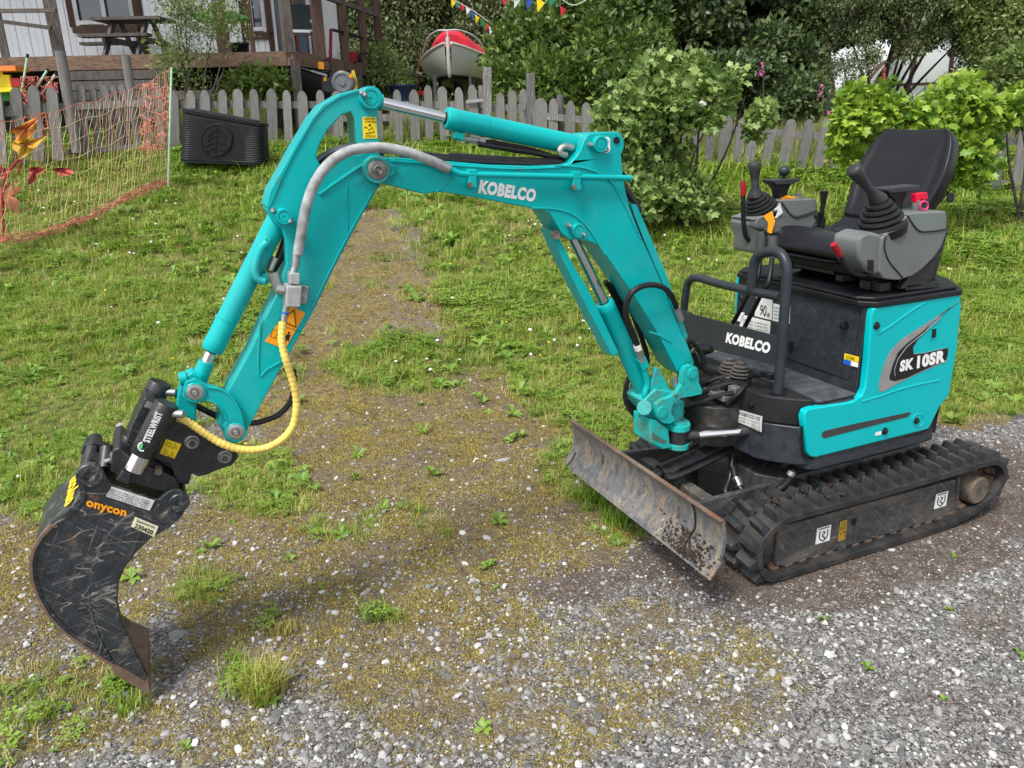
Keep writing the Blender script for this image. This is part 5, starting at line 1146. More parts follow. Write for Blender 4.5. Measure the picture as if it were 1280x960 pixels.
# armrests
def armrest(y, pts, stem, ball=None):
    q = [PY(a, b, y) for a, b in cc(pts)]
    o = P('armrest', MB().prism([Vector((p.x, y+.032, p.z)) for p in q], (0, -.064, 0)), plain('armrest_foam', (.035, .037, .04), .6), bevel=.007, seg=3)
    s_ = [PY(a, b, y) for a, b in cc(stem)]; P('armrest_stem', MB().prism([Vector((p.x, y+.02, p.z)) for p in s_], (0, -.04, 0)), BLACK, o, bevel=.004)
    return o
armrest(.235, [(800, 338), (960, 322), (966, 340), (955, 352), (812, 366), (797, 352)], [(812, 366), (915, 356), (895, 405), (888, 445), (850, 445), (850, 400)])
o = armrest(-.25, [(236, 298), (370, 290), (372, 300), (340, 318), (250, 320), (237, 308)], [(250, 318), (345, 314), (325, 345), (318, 400), (282, 400), (272, 350)])
P('ball_knob', MB().lathe(PY(*cc([(318, 292)])[0], -.26), (0, 0, 1), [(0, .006), (.008, .007), (.012, .016), (.022, .0225), (.033, .0225), (.043, .016), (.048, .004)], 18), GTUBE, o)
# red handled levers and others
lv = P('safety_lever', MB().tube(crv([PY(a, b, .30) for a, b in cc([(600, 672), (620, 715), (655, 757), (700, 775), (740, 765), (760, 735)])], 6), .0085, 10), BLACK)
P('red_grip', MB().tube([PY(a, b, .30) for a, b in cc([(568, 620), (584, 650), (600, 678)])], [.0105, .0115, .0105], 14), RED, lv)
P('console_foot', MB().box(PY(*cc([(800, 830)])[0], .27), (.05, .05, .03)).box(PY(*cc([(740, 822)])[0], .24), (.04, .04, .03)), BKM, bevel=.003)
P('console_bracket', MB().prism([Vector((p.x, .325, p.z)) for p in [PY(a, b, .325) for a, b in cc([(1082, 690), (1058, 800), (1010, 830), (905, 845), (940, 790), (1010, 745)])]], (0, -.02, 0)).bar((-.05, .30, .96), (-.21, .30, .955), .05, .02), BKM, bevel=.002)
lv = P('safety_lever', MB().tube(crv([PY(a, b, -.22) for a, b in cc([(117, 370), (115, 430), (118, 520), (128, 580), (155, 612)])], 6), .0085, 10), BLACK)
P('red_grip', MB().tube([PY(a, b, -.22) for a, b in cc([(116, 308), (116, 340), (117, 376)])], [.0100, .0112, .0105], 14), RED, lv)
P('blade_lever', MB().tube([PY(a, b, -.25) for a, b in cc([(508, 550), (505, 500), (512, 440), (518, 385)])], [.02, .012, .009, .010], 10).tube([PY(a, b, -.25) for a, b in cc([(514, 440), (520, 355)])], [.008, .0155], 12), BLACK, bevel=0)
P('lever_plate', MB().prism(poly(-.24, cc([(495, 460), (515, 470), (530, 490), (528, 540), (500, 560), (462, 556), (485, 520)])), (0, -.02, 0)), BLACK, bevel=.003)
P('hinge_knob', MB().cyl(PX(*cc([(1148, 388)])[0], -.33), PX(*cc([(1156, 388)])[0], -.33), .018, n=12), BLACK)
# spray nozzle and ring on the console
spn_c = PY(*cc([(976, 450)])[0], .27)
SB = thing('spray_bottle', 'small grey bottle with red spray trigger standing on the near control console', 'spray bottle', spn_c)
part('bottle', MB().lathe(spn_c, (0, 0, 1), [(0, .013), (.03, .013), (.036, .008)], 14), plain('grey_bottle', (.12, .12, .12), .4), SB)
part('spray_head', MB().prism([Vector((p.x, .28, p.z)) for p in [PY(a, b, .27) for a, b in cc([(965, 370), (1000, 362), (1026, 362), (1028, 390), (1010, 402), (995, 392), (990, 412), (968, 412)])]], (0, -.02, 0)), plain('red_plastic', (.75, .01, .05), .35), SB, bevel=.002)
single('key_ring', MB().tube([PY(1020+0, 0, .27)]*0+[PY(*cc([(1020+20*math.cos(t), 428+22*math.sin(t))])[0], .30) for t in [i*.45 for i in range(14)]], .0035, 6, closed=True), PINK, 'pink ring lying beside the red spray trigger on the console', 'ring', PY(*cc([(1020, 450)])[0], .30))
# ================================================================== FENCES
def woodmat(name, c, c2, rough=.8, grain=(22, 22, 2.2)):
    m, nt, b = newmat(name); v = coord(nt, grain); oi = nt.nodes.new('ShaderNodeObjectInfo')
    n = noisen(nt, 3, 8, .75, v, .6)
    col = ramp(nt, n, [(.3, tuple(x*.45 for x in c)), (.48, c), (.62, c2), (.8, tuple(min(1, x*1.15) for x in c2))])
    k = nt.nodes.new('ShaderNodeMath'); k.operation = 'MULTIPLY_ADD'; nt.links.new(oi.outputs['Random'], k.inputs[0]); k.inputs[1].default_value = .5; k.inputs[2].default_value = .72
    hsv = nt.nodes.new('ShaderNodeHueSaturation'); nt.links.new(col, hsv.inputs['Color']); nt.links.new(k.outputs[0], hsv.inputs['Value'])
    st = ramp(nt, noisen(nt, 2.4, 5, .7, coord(nt, (3, 3, .9))), [(.52, (0,)*3), (.72, (.65,)*3)])
    nt.links.new(mixc(nt, st, hsv.outputs[0], tuple(x*.3 for x in c)), b.inputs['Base Color']); b.inputs['Roughness'].default_value = rough
    bump(nt, b, n, .6, .004); return m
GWOOD = woodmat('weathered_grey_wood', (.13, .122, .118), (.275, .262, .255))
def px_base(px, py, s):
    return PS(px, py, s)
def frame_mat(A, B, w, t):
    """matrix taking a unit board (x width, y thickness, z length) from A up to B"""
    z = (B-A); L = z.length; z.normalize(); x = (RT-z*RT.dot(z)).normalized(); y = z.cross(x)
    m = Matrix((x*w, y*t, z*L)).transposed().to_4x4(); m.translation = A; return m
def picket_mesh(k):
    r = random.Random(k); c = .28+r.random()*.12; h = .045+r.random()*.03
    o = [(-.5, 0), (.5, 0), (.5+.04*r.random(), .5), (.5, 1-h*1.3), (.5-c*.4, 1-h*.45), (.14, 1), (-.14, 1), (-.5+c*.4, 1-h*.5), (-.5, 1-h*1.3), (-.5-.03*r.random(), .5)]
    return MB().prism([(x, -.5, z) for x, z in o], (0, 1, 0)).mesh('picket', GWOOD)
PKM = [picket_mesh(k) for k in range(6)]
sq = MB().box((0, 0, .5), (1, 1, 1)).mesh('board', GWOOD)
cyl_post = MB().cyl((0, 0, 0), (0, 0, 1), .5, .46, n=12).mesh('post', GWOOD)
def board(name, A, B, w, t, parent, me=None):
    o = bpy.data.objects.new(name, me or sq); COL.objects.link(o); o.parent = parent
    m = frame_mat(Vector(A), Vector(B), w, t)
    if parent is not None and 'wloc' in parent: m.translation -= Vector(parent['wloc'])
    o.matrix_local = m; return o
def hbar(name, A, B, h, t, parent, mat=GWOOD, mb=None):
    return part(name, MB().bar(A, B, t, h), mat, parent)
def fence_section(label, rows, rails, posts, group=None):
    base = PS(rows[0][0], rows[0][2], rows[0][3])
    F = thing('picket_fence', label, 'fence', base, group)
    for i, (xt, yt, yb, s, dx, w) in enumerate(rows):
        A = PS(xt+dx, yb, s); B = PS(xt+1.3*math.sin(i*2.7+xt), yt+1.2*math.sin(i*4.1+xt), s); A2 = A+(A-B).normalized()*.06
        board('picket', A2, B, w*.9*(1+.12*math.sin(i*3.3)), .022, F, PKM[i % 6])
    for (a, b, s1), (c, d_, s2), h in rails:
        hbar('rail', PS(a, b, s1+.035), PS(c, d_, s2+.035), h, .035, F)
    for xt, yt, yb, s, dx, w in posts:
        A = PS(xt+dx, yb, s+.08); B = PS(xt, yt, s+.08); board('post', A+(A-B)*.05, B, w, w, F, cyl_post)
    return F
L1 = [(-6, 112, 198, 9.4, 8, .145), (18, 110, 197, 9.5, 7, .15), (40, 108, 194, 9.55, 8, .15), (65, 108, 193, 9.6, 8, .15), (101, 105, 187, 9.8, 7, .10), (114, 107, 180, 9.9, 9, .10), (129, 106, 178, 10, 9, .10), (142, 106, 180, 10.05, 9, .10), (153, 106, 184, 10.1, 7, .10), (179, 109, 180, 10.1, 7, .10), (196, 109, 184, 10.15, 6, .10)]
fence_section('grey picket fence behind the orange netting at the far left', L1, [((-8, 141, 9.4), (70, 134, 9.6), .11), ((70, 134, 9.6), (215, 127, 10.2), .08), ((84, 190, 9.7), (215, 180, 10.2), .06)], [(75, 64, 185, 9.62, 21, .13), (157, 70, 175, 10.05, 16, .11)])
L2x = [(216, 113, 205), (237, 112, 205), (257, 111.6, 205), (277, 112, 204), (297, 112, 202), (318, 112, 192), (338, 112, 194), (358, 113, 192), (378, 113, 190), (400, 113, 190), (420, 113, 190), (444, 112, 189), (470, 113, 189), (496, 111.5, 190), (516, 111, 191), (534, 108, 190), (553, 108, 190), (573, 108, 191), (591, 107, 192)]
L2 = [(x, y, b, 10.2+(x-216)/400*.6, 4, .125) for x, y, b in L2x]
fence_section('grey picket fence between the netting post and the garden gate', L2, [((212, 131, 10.2), (420, 131, 10.5), .085), ((420, 131, 10.5), (604, 131, 10.8), .085), ((328, 182, 10.4), (604, 182, 10.8), .07)], [(603, 107, 200, 10.8, 2, .12)])
# the fence seen behind, running to the house
G = thing('garden_gate', 'narrow picket gate between two taller posts', 'gate', PS(630, 200, 10.75))
for x, y in ((625, 116), (640, 113), (654, 111)):
    A, B = PS(x+1, 195, 10.75), PS(x, y, 10.75); board('picket', A, B, .11, .022, G, PKM[x % 6])
hbar('rail', PS(614, 135, 10.78), PS(660, 134, 10.78), .08, .03, G); hbar('rail', PS(614, 182, 10.78), PS(660, 182, 10.78), .08, .03, G)
part('strap_hinge', MB().bar(PS(583, 127, 10.72), PS(605, 125, 10.72), .012, .035).bar(PS(583, 186, 10.72), PS(605, 186, 10.72), .012, .035), ZINC, G)
part('latch', MB().box(PS(655, 131, 10.70), (.03, .03, .12)), ZINC, G)
for (x, yt, yb, lb) in ((609, 84, 205, 'tall grey gate post on the hinge side, left of the gate'), (663, 92, 205, 'tall grey gate post on the latch side, right of the gate')):
    A, B = PS(x+1, yb, 10.75), PS(x, yt, 10.75); o = single('gate_post', MB().prism([A+RT*a*.055+HD*b*.055 for a, b in ((-1, -1), (1, -1), (1, 1), (-1, 1))], B-A), GWOOD, lb, 'post', A, 'posts of the garden gate', bevel=.006)
R1 = [(675, 122, 205, 10.7, 0, .19), (691, 124, 205, 10.7, 0, .13), (712, 127, 207, 10.65, 0, .13), (733, 129, 209, 10.6, 0, .13), (752, 132, 211, 10.6, -1, .13), (772, 133, 214, 10.55, -2, .13), (792, 135, 216, 10.5, -3, .13), (812, 137, 218, 10.45, -4, .13), (832, 139, 220, 10.4, -5, .13), (852, 140, 221, 10.35, -6, .13), (872, 142, 222, 10.3, -8, .13), (892, 143, 223, 10.2, -9, .13), (910, 145, 224, 10.1, -10, .13), (928, 146, 225, 10, -12, .125),
      (946, 146, 226, 9.95, -14, .125), (968, 147, 228, 9.9, -16, .125), (991, 148, 230, 9.85, -18, .125), (1014, 149, 231, 9.8, -17, .125), (1036, 148, 232, 9.8, -19, .125), (1058, 150, 233, 9.75, -20, .125)]
fence_section('grey picket fence running behind both leafy shrubs, right of the gate', R1, [((668, 144, 10.7), (790, 155, 10.5), .085), ((790, 155, 10.5), (1062, 172, 9.8), .085), ((668, 188, 10.7), (1062, 222, 9.8), .07)], [(700, 118, 205, 10.75, 1, .1), (905, 140, 222, 10.15, -4, .1)])
R2 = [(1190, 158, 240, 9.5, -14, .125), (1212, 158, 240, 9.5, -14, .125), (1234, 158, 240, 9.45, -14, .125), (1256, 157, 240, 9.4, -14, .125), (1283, 156, 240, 9.35, -14, .125), (1308, 156, 240, 9.3, -14, .125)]
fence_section('grey picket fence at the right edge behind the seat', R2, [((1120, 172, 9.6), (1330, 178, 9.3), .085), ((1120, 226, 9.6), (1330, 231, 9.3), .07)], [(1222, 150, 235, 9.55, -10, .1)])
# a second paling fence beyond, seen between the pickets and under the boom
hb = thing('picket_fence', 'second lower fence beyond the first, seen between its pickets under the arm', 'fence', PS(380, 165, 12.5))
for k in range(17):
    x = 375+k*13; A, B = PS(x, 176, 12.4), PS(x-1, 138, 12.4); 
    if k % 3 == 0: board('picket', A, B, .10, .02, hb, PKM[k % 6])
hbar('rail', PS(372, 148, 12.45), PS(600, 146, 12.45), .10, .03, hb); hbar('rail', PS(372, 170, 12.45), PS(600, 169, 12.45), .08, .03, hb)
# ================================================================== COMPOST BIN
def bin_():
    A, B = PS(222, 203, 9.3), PS(329, 207, 9.3); TL, TR = PS(226, 137, 9.3), PS(327, 156, 9.3)
    C0 = (A+B)/2; vs = []; fs = []; n = 44; rows = 46; dp = .36
    for i in range(rows+1):
        t = i/rows; P0, P1 = A.lerp(TL, t), B.lerp(TR, t); rr = 1+(.012 if (i % 2 and .03 < t < .93) else -.010)
        if t > .95: rr = 1.03
        for j in range(n):
            a = 2*math.pi*j/n; ca, sa = math.cos(a), math.sin(a); e = .38
            x = math.copysign(abs(ca)**e, ca)*.5*rr; y = math.copysign(abs(sa)**e, sa)*.5*rr
            q = P0.lerp(P1, .5+x)+HD*(dp*(1-.12*t)*(y+.5)); vs.append(q)
    for i in range(rows):
        for j in range(n): k = (j+1) % n; fs.append((i*n+j, i*n+k, (i+1)*n+k, (i+1)*n+j))
    T = thing('compost_bin', 'black ribbed plastic compost bin leaning in front of the picket fence', 'compost bin', C0)
    part('bin_body', MB().add(vs, fs), plain('bin_plastic', (.007, .008, .011), .38, 0, .15, 5), T)
    top = [vs[rows*n+j] for j in range(n)]; ce = sum(top, Vector())/n
    part('bin_lid', MB().prism([ce+(v-ce)*.99+Vector((0, 0, .004)) for v in top], (0, 0, .012)).prism([ce+(v-ce)*.8+Vector((0, 0, .014)) for v in top], (0, 0, .016)), plain('bin_lid_plastic', (.016, .018, .022), .5, 0, .3, 40, .6, 90), T, bevel=.006)
    Ce = PS(271, 175, 9.3)-HD*.012; r = .175
    e = MB().cyl(Ce+HD*.02, Ce, r, n=40); part('emblem_disc', e, plain('emblem_plastic', (.006, .007, .009), .45), T)
    up = (TL-A).normalized(); f = MB()
    f.tube([Ce-HD*.004+RT*math.cos(a)*r+up*math.sin(a)*r for a in [i*.157 for i in range(40)]], .006, 5, closed=True)
    f.tube([Ce-HD*.004-up*r*.9, Ce-HD*.004+up*r*.8], .006, 5)
    for s in (-1, 1):
        for k in range(4):
            f.tube(crv([Ce-HD*.004+up*(r*(.7-.38*k)), Ce-HD*.006+RT*s*r*(.25+.08*k)+up*r*(.55-.40*k), Ce-HD*.004+RT*s*r*(.55+.04*k)+up*r*(.15-.26*k)], 4), .005, 5)
    part('emblem', f, plain('emblem_relief', (.009, .010, .013), .4), T)
bin_()
# ================================================================== NETTING
NET = plain('orange_net_cord', (.68, .22, .17), .7, 0, .3, 30); NETY = plain('yellowish_net_cord', (.68, .50, .28), .7, 0, .3, 30)
POSTG = plain('pale_green_fibre_post', (.45, .72, .55), .5, 0, .1, 20)
def netting():
    tops = [(213, 84, 8.2), (190, 99, 8.1), (160, 112, 7.9), (120, 126, 7.6), (60, 141, 7.2), (0, 152, 6.8), (-50, 157, 6.5)]
    bots = [(209, 232, 8.2), (185, 240, 8.1), (155, 253, 7.9), (115, 273, 7.6), (60, 294, 7.2), (0, 307, 6.8), (-50, 318, 6.5)]
    T = thing('electric_netting', 'orange and yellow poultry netting stretched left from a thin pale green post', 'netting', PS(*bots[0]))
    tp = crv([PS(*p) for p in tops], 10); bt = crv([PS(*p) for p in bots], 10); n = len(tp)
    def gp(u, v, k=0):
        i = min(n-1.001, u*(n-1)); a = int(i); f = i-a; t = tp[a].lerp(tp[a+1], f); b = bt[a].lerp(bt[a+1], f)
        return t.lerp(b, v)+HD*.03*math.sin(u*9+v*3)
    hv = [0, .13, .27, .41, .55, .69, .82, .91, .97]
    for k, v in enumerate(hv):
        part('horizontal_cord', MB().tube([gp(u/60, v+.012*math.sin(u*.7+k)) for u in range(61)], .0042 if k in (0, 8) else .0030, 4), NETY if k not in (0,) else NET, T)
    mb = MB(); mb2 = MB(); nv = 62
    for j in range(nv):
        u = j/(nv-1); pts = []
        for q in range(25):
            v = q/24; pts.append(gp(min(1, max(0, u+.0045*math.sin(v*24+j*1.9)+.003*math.sin(v*9+j))), v)+HD*.012*math.sin(v*20+j))
        (mb if j % 3 else mb2).tube(pts, .0022, 3)
    o = part('net_strands', mb, NETY, T); o['kind'] = 'stuff'; o = part('net_strands', mb2, NET, T); o['kind'] = 'stuff'
    part('net_post', MB().cyl(PS(210, 233, 8.2), PS(214.5, 84, 8.2), .0095, n=8), POSTG, T)
    # loose slack gathered along the bottom
    sl = MB(); r = random.Random(4)
    for k in range(14):
        pts = [gp(u/30, .93+.07*r.random()+.02*math.sin(u*.9+k))+HD*r.uniform(-.06, .1) for u in range(31)]; sl.tube(pts, .0026, 3)
    o = part('slack_net', sl, NET, T); o['kind'] = 'stuff'
netting()
def tangle(px0, px1, py0, py1, s, n, label, seed, poles=(), ln=14):
    r = random.Random(seed); c = PS((px0+px1)/2, py1, s); T = thing('netting_bundle', label, 'netting', c); mb = MB()
    for k in range(n):
        x = r.uniform(px0, px1); y = r.uniform(py0, py1); pts = []
        for q in range(ln):
            x += r.uniform(-7, 7); y += r.uniform(-6, 7); x = min(px1, max(px0, x)); y = min(py1, max(py0, y)); pts.append(PS(x, y, s+r.uniform(-.08, .1)))
        mb.tube(crv(pts, 3), .0038, 3)
    o = part('tangled_cord', mb, NET, T); o['kind'] = 'stuff'
    for a, b in poles:
        part('fibre_pole', MB().cyl(PS(*a, s+.05), PS(*b, s+.0), .012, n=8), POSTG, T)
        part('pole_cap', MB().cyl(PS(*b, s), PS(b[0]+(b[0]-a[0])*.08, b[1]+(b[1]-a[1])*.08, s), .016, n=8), BLACK, T)
    return T
tangle(26, 72, 96, 170, 9.9, 60, 'tangled heap of pink netting with pale poles behind the left fence', 3, [((25, 128), (34, 72)), ((44, 112), (59, 88)), ((52, 118), (69, 93))])
tangle(176, 213, 104, 188, 8.6, 34, 'pink netting bunched up on the fence by the pale green post', 5)
# ================================================================== RED LEAVED PLANT
def maple(tipdir, c, size, nrm, mat, name, par):
    t = Vector(tipdir).normalized(); nrm = Vector(nrm).normalized(); sd_ = nrm.cross(t).normalized(); c = Vector(c)
    o = [(0, -.02), (.12, .02), (.42, -.05), (.34, .16), (.62, .30), (.36, .38), (.22, .36), (.24, .62), (.10, .72), (0, 1.0)]
    pts = o+[(-x, y) for x, y in o[::-1][1:-1]]
    vs = [c+sd_*x*size+t*y*size+nrm*(-.10*abs(x)*size+.03*math.sin(y*9)*size) for x, y in pts]; ce = c+t*.35*size; m = len(vs)
    mb = MB().add(vs+[ce], [(i, (i+1) % m, m) for i in range(m)])
    return part(name, mb, mat, par, sharp=180)
LEAFO = plain('orange_leaf', (.62, .24, .03), .55, 0, .35, 9); LEAFR = plain('red_leaf', (.5, .10, .08), .55, 0, .35, 9)
T = thing('red_leaved_plant', 'large orange and red pointed leaves on red stalks behind the netting at left edge', 'plant', PS(8, 300, 6.9))
part('stem', MB().tube(crv([PS(5, 300, 6.9), PS(3, 250, 6.9), PS(6, 225, 6.9), PS(16, 208, 6.9), PS(27, 196, 6.9)], 5), .011, 8).tube(crv([PS(23, 218, 6.9), PS(25, 206, 6.9), PS(27, 196, 6.9)], 4), .008, 6), plain('red_stem', (.35, .02, .04), .5), T)
Uw = Vector((0, 0, 1))
def pxleaf(pts, mid, s, mat, fold=.05):
    c_ = PS(*mid, s); rg = []; n_ = len(pts); V_ = []; F_ = []; R0 = crv([PS(x, y, s) for x, y in pts], 4, closed=True); m_ = len(R0)
    for q in range(5):
        f = (q+1)/5
        for i, p in enumerate(R0):
            z = fold*(.5*math.sin(i/m_*6.28*3+q*.7)*f-.5*f*f); V_.append(c_.lerp(p, f)+HD*z+Vector((0, 0, -.015*f*f)))
    F_ = [(m_*5, i, (i+1) % m_) for i in range(m_)]+[(q*m_+i, q*m_+(i+1) % m_, (q+1)*m_+(i+1) % m_, (q+1)*m_+i) for q in range(4) for i in range(m_)]
    lf = part('leaf', MB().add(V_+[c_-HD*.01], F_), mat, T, sharp=180)
    vn = MB()
    for i in range(0, m_, max(1, m_//7)): vn.tube([c_-HD*.014]+[V_[q*m_+i]-HD*.004 for q in range(4)], [.004, .0035, .003, .002, .001], 4)
    part('vein', vn, bpy.data.materials['red_stem'], lf); return lf
def pxleaf_old(pts, mid, s, mat, fold=.05):
    vs = [PS(x, y, s+fold*(.5 if i % 2 else -.5)) for i, (x, y) in enumerate(pts)]; m = len(vs)
    return part('leaf', MB().add(vs+[PS(*mid, s+fold)], [(i, (i+1) % m, m) for i in range(m)]), mat, T, sharp=180)
pxleaf([(57, 137), (51, 147), (47, 156), (36, 172), (28, 182), (22, 178), (19, 166), (16, 162), (27, 155), (38, 148)], (34, 160), 6.9, LEAFO)
pxleaf([(59, 168), (52, 178), (45, 184), (38, 187), (32, 193), (27, 197), (24, 188), (15, 184), (16, 173), (27, 177), (34, 170), (45, 171)], (33, 180), 6.84, plain('amber_leaf', (.50, .30, .02), .55, 0, .3, 12))
pxleaf([(66, 210), (80, 207), (95, 213), (86, 217), (76, 216)], (80, 211), 6.9, LEAFR)
pxleaf([(37, 210), (47, 206), (57, 210), (50, 216), (46, 222), (39, 228), (38, 218)], (46, 213), 6.9, LEAFR)
pxleaf([(-4, 205), (8, 208), (18, 212), (8, 218), (-4, 222)], (6, 212), 6.9, LEAFR)
maple(RT*.5-Uw*.9, PS(0, 236, 6.9), .26, -HD+Uw*.2, plain('rust_leaf', (.36, .13, .06), .6, 0, .3, 9), 'leaf', T); 
# ================================================================== HOUSE
SID = plain('white_siding', (.82, .83, .84), .6, 0, .05, 4, .1, 60); BRN = woodmat('brown_stained_wood', (.075, .04, .028), (.13, .075, .05)); DWOOD = woodmat('dark_weathered_wood', (.075, .062, .055), (.15, .13, .115))
FAS = woodmat('deck_fascia_wood', (.13, .075, .05), (.24, .15, .10), grain=(3, 3, 20)); WFR = plain('white_frame', (.72, .72, .70), .5)
GL, gnt2, gb2 = newmat('window_glass'); gb2.inputs['Base Color'].default_value = (.05, .065, .09, 1); gb2.inputs['Roughness'].default_value = .06; gb2.inputs['Specular IOR Level'].default_value = .9
def hz(px, py, s): return PS(px, py, s)
H = thing('house', 'white house with vertical siding and dark framed windows behind the deck', 'house', hz(100, 110, 13.8))
sF = 13.8; zD = 2.56
def LZ(px, py, s): p = PS(px, py, s); return LS(p)[0], p.z
lw0, lw1 = -12.5, LZ(352, 30, sF)[0]; top = 5.3
wins = []
for (x0, x1, y0, y1, mull) in ((95, 172, -70, 34, True), (312, 336, -60, 42, False)):
    a, zb = LZ(x0, y1, sF); b, _ = LZ(x1, y1, sF); _, zt = LZ(x0, y0, sF); wins.append((a, b, zb, min(zt, 4.6), mull))
def siding(l0, s0, l1, s1, z0, z1, holes, name, pitch=.105):
    """vertical boards from (l0,s0) to (l1,s1)"""
    A, B = W(l0, s0, 0), W(l1, s1, 0); L = (B-A).length; d = (B-A).normalized(); nr = Vector((d.y, -d.x, 0))
    if nr.dot(CP-A) < 0: nr = -nr
    mb = MB(); n = int(L/pitch)
    for k in range(n):
        c = (k+.5)*pitch; segs = [(z0, z1)]
        for (a, b, zb, zt) in holes:
            if a < c < b: segs = [(z0, zb), (zt, z1)]
        for za, zb2 in segs:
            p = A+d*c; mb.box(p+Vector((0, 0, (za+zb2)/2))+nr*(.006*(k % 2)), (pitch*.93 if abs(d.x) > .9 else pitch*.93, .02, zb2-za), Matrix((d, nr, Vector((0, 0, 1)))).transposed())
    o = part(name, mb, SID, H); o['kind'] = 'stuff'
    return A, d, nr
A0, dF, nF = siding(lw0, sF, lw1, sF, zD-.02, top, [(a-lw0, b-lw0, zb, zt) for a, b, zb, zt, _ in wins], 'siding')
part('wall_core', MB().bar(W(lw0, sF+.12, (zD+top)/2), W(lw1, sF+.12, (zD+top)/2), .16, top-zD), plain('wall_backing', (.2, .2, .2), .8), H)
def window(l0, l1, zb, zt, s, mull):
    f = part('window', MB().bar(W(l0-.03, s-.03, zb-.04), W(l1+.03, s-.03, zb-.04), .09, .10).bar(W(l0-.03, s-.03, zt+.04), W(l1+.03, s-.03, zt+.04), .09, .10).bar(W(l0-.03, s-.03, zb), W(l0-.03, s-.03, zt), .09, .09, (1, 0, 0)).bar(W(l1+.03, s-.03, zb), W(l1+.03, s-.03, zt), .09, .09, (1, 0, 0)), BRN, H)
    g = MB().bar(W(l0+.02, s-.02, zb+.06), W(l1-.02, s-.02, zb+.06), .05, .06).bar(W(l0+.05, s-.02, zb), W(l0+.05, s-.02, zt), .05, .06, (1, 0, 0)).bar(W(l1-.05, s-.02, zb), W(l1-.05, s-.02, zt), .05, .06, (1, 0, 0))
    if mull: g.bar(W((l0+l1)/2, s-.02, zb), W((l0+l1)/2, s-.02, zt), .05, .06, (1, 0, 0))
    part('frame', g, WFR, f); part('pane', MB().bar(W(l0, s+.02, (zb+zt)/2), W(l1, s+.02, (zb+zt)/2), .01, zt-zb), GL, f)
for a, b, zb, zt, mu in wins: window(a, b, zb, zt, sF, mu)
for px in (178, 338, 305): 
    l, _ = LZ(px, 30, sF); part('trim_board', MB().bar(W(l, sF-.03, zD), W(l, sF-.03, top), .03, .085, (1, 0, 0)), BRN, H)
# receding side wall with blue door
l2, s2 = lw1-.28, sF+6.0
A1, dS, nS = siding(lw1, sF, l2, s2, zD-.02, top, [(1.1, 1.9, zD, 4.7)], 'siding', .12)
up3 = Vector((0, 0, 1))
def wallbox(name, c0, c1, z0, z1, mat, off, th=.05, par=None):
    a = A1+dS*c0+nS*off; b = A1+dS*c1+nS*off
    return part(name, MB().prism([Vector((a.x, a.y, z0)), Vector((b.x, b.y, z0)), Vector((b.x, b.y, z1)), Vector((a.x, a.y, z1))], nS*th), mat, par or H)
wallbox('wall_core', 0, 6, zD, top, plain('wall_backing2', (.2, .2, .2), .8), -.2, .1)
dd = wallbox('door', 1.12, 1.88, zD, 4.6, plain('blue_door', (.10, .22, .36), .5), -.02, .05)
for c in (1.06, 1.94): wallbox('door_frame', c-.06, c+.06, zD, 4.7, plain('orange_brown_frame', (.28, .09, .05), .5), .0, .05, dd)
for k in range(3): wallbox('pane', 1.25, 1.75, zD+.55+k*.5, zD+.95+k*.5, GL, .031, .004, dd)
wf = wallbox('window', .25, .85, zD+.85, 4.3, WFR, .0, .05); wallbox('pane', .32, .78, zD+.95, 4.2, GL, .051, .004, wf)
part('roof', MB().prism([W(lw0-.5, sF-1.6, 5.1), W(l2+.8, sF-1.6, 5.1), W(l2+.8, sF+3, 6.9), W(lw0-.5, sF+3, 6.9)], (0, 0, .12)).prism([W(lw0-.5, sF+3, 6.9), W(l2+.8, sF+3, 6.9), W(l2+.8, sF+8, 5.1), W(lw0-.5, sF+8, 5.1)], (0, 0, .12)), plain('dark_roof', (.03, .03, .035), .8), H)
part('foundation', MB().prism([W(lw0, sF+.1, .9), W(lw1, sF+.1, .9), W(l2, s2, .9), W(lw0, s2, .9)], (0, 0, zD-.95)), plain('foundation_dark', (.04, .038, .035), .9), H)
# ---- deck
D = thing('wooden_deck', 'raised wooden deck with rails and posts round the white house', 'deck', hz(367, 110, 12))
la, lc = -9.5, LZ(367, 64, 12)[0]; lr, sr = LZ(478, 84, 15.6)[0], 15.6
nb = 16
for k in range(nb):
    s_a = 12.05+k*.115; part('deck_board', MB().bar(W(la, s_a, zD-.02), W(lc-.02+(s_a-12)*.2, s_a, zD-.02), .105, .035), DWOOD, D)
mb = MB()
for k in range(40):
    s_a = 12.05+nb*.115+k*.115
    if s_a < 19: mb.bar(W(lw1+.1, s_a, zD-.02), W(lc+(s_a-12)*.2, s_a, zD-.02), .105, .035)
o = part('deck_board', mb, DWOOD, D); o['kind'] = 'stuff'
part('fascia', MB().bar(W(la, 12, zD-.09), W(lc, 12, zD-.09), .04, .19), FAS, D)
part('fascia', MB().bar(W(lc+.0, 12, zD-.09), W(lr, sr, zD-.09), .04, .19), FAS, D)
for k in range(5): part('skirt_board', MB().bar(W(LZ(82, 80, 11.96)[0], 11.96, zD-.26-k*.135), W(LZ(204, 80, 11.96)[0], 11.96, zD-.26-k*.135), .025, .12), DWOOD, D)
for k in range(4): part('skirt_board', MB().bar(W(LZ(204, 80, 11.97)[0], 11.97, zD-.55-k*.135), W(LZ(262, 80, 11.97)[0], 11.97, zD-.55-k*.135), .025, .12), DWOOD, D)
def dpost(name, px, yb, s, z1, w, mat=BRN, z0=None):
    l, z = LZ(px, yb, s); part(name, MB().bar(W(l, s, z if z0 is None else z0), W(l, s, z1), w, w, (1, 0, 0)), mat, D)
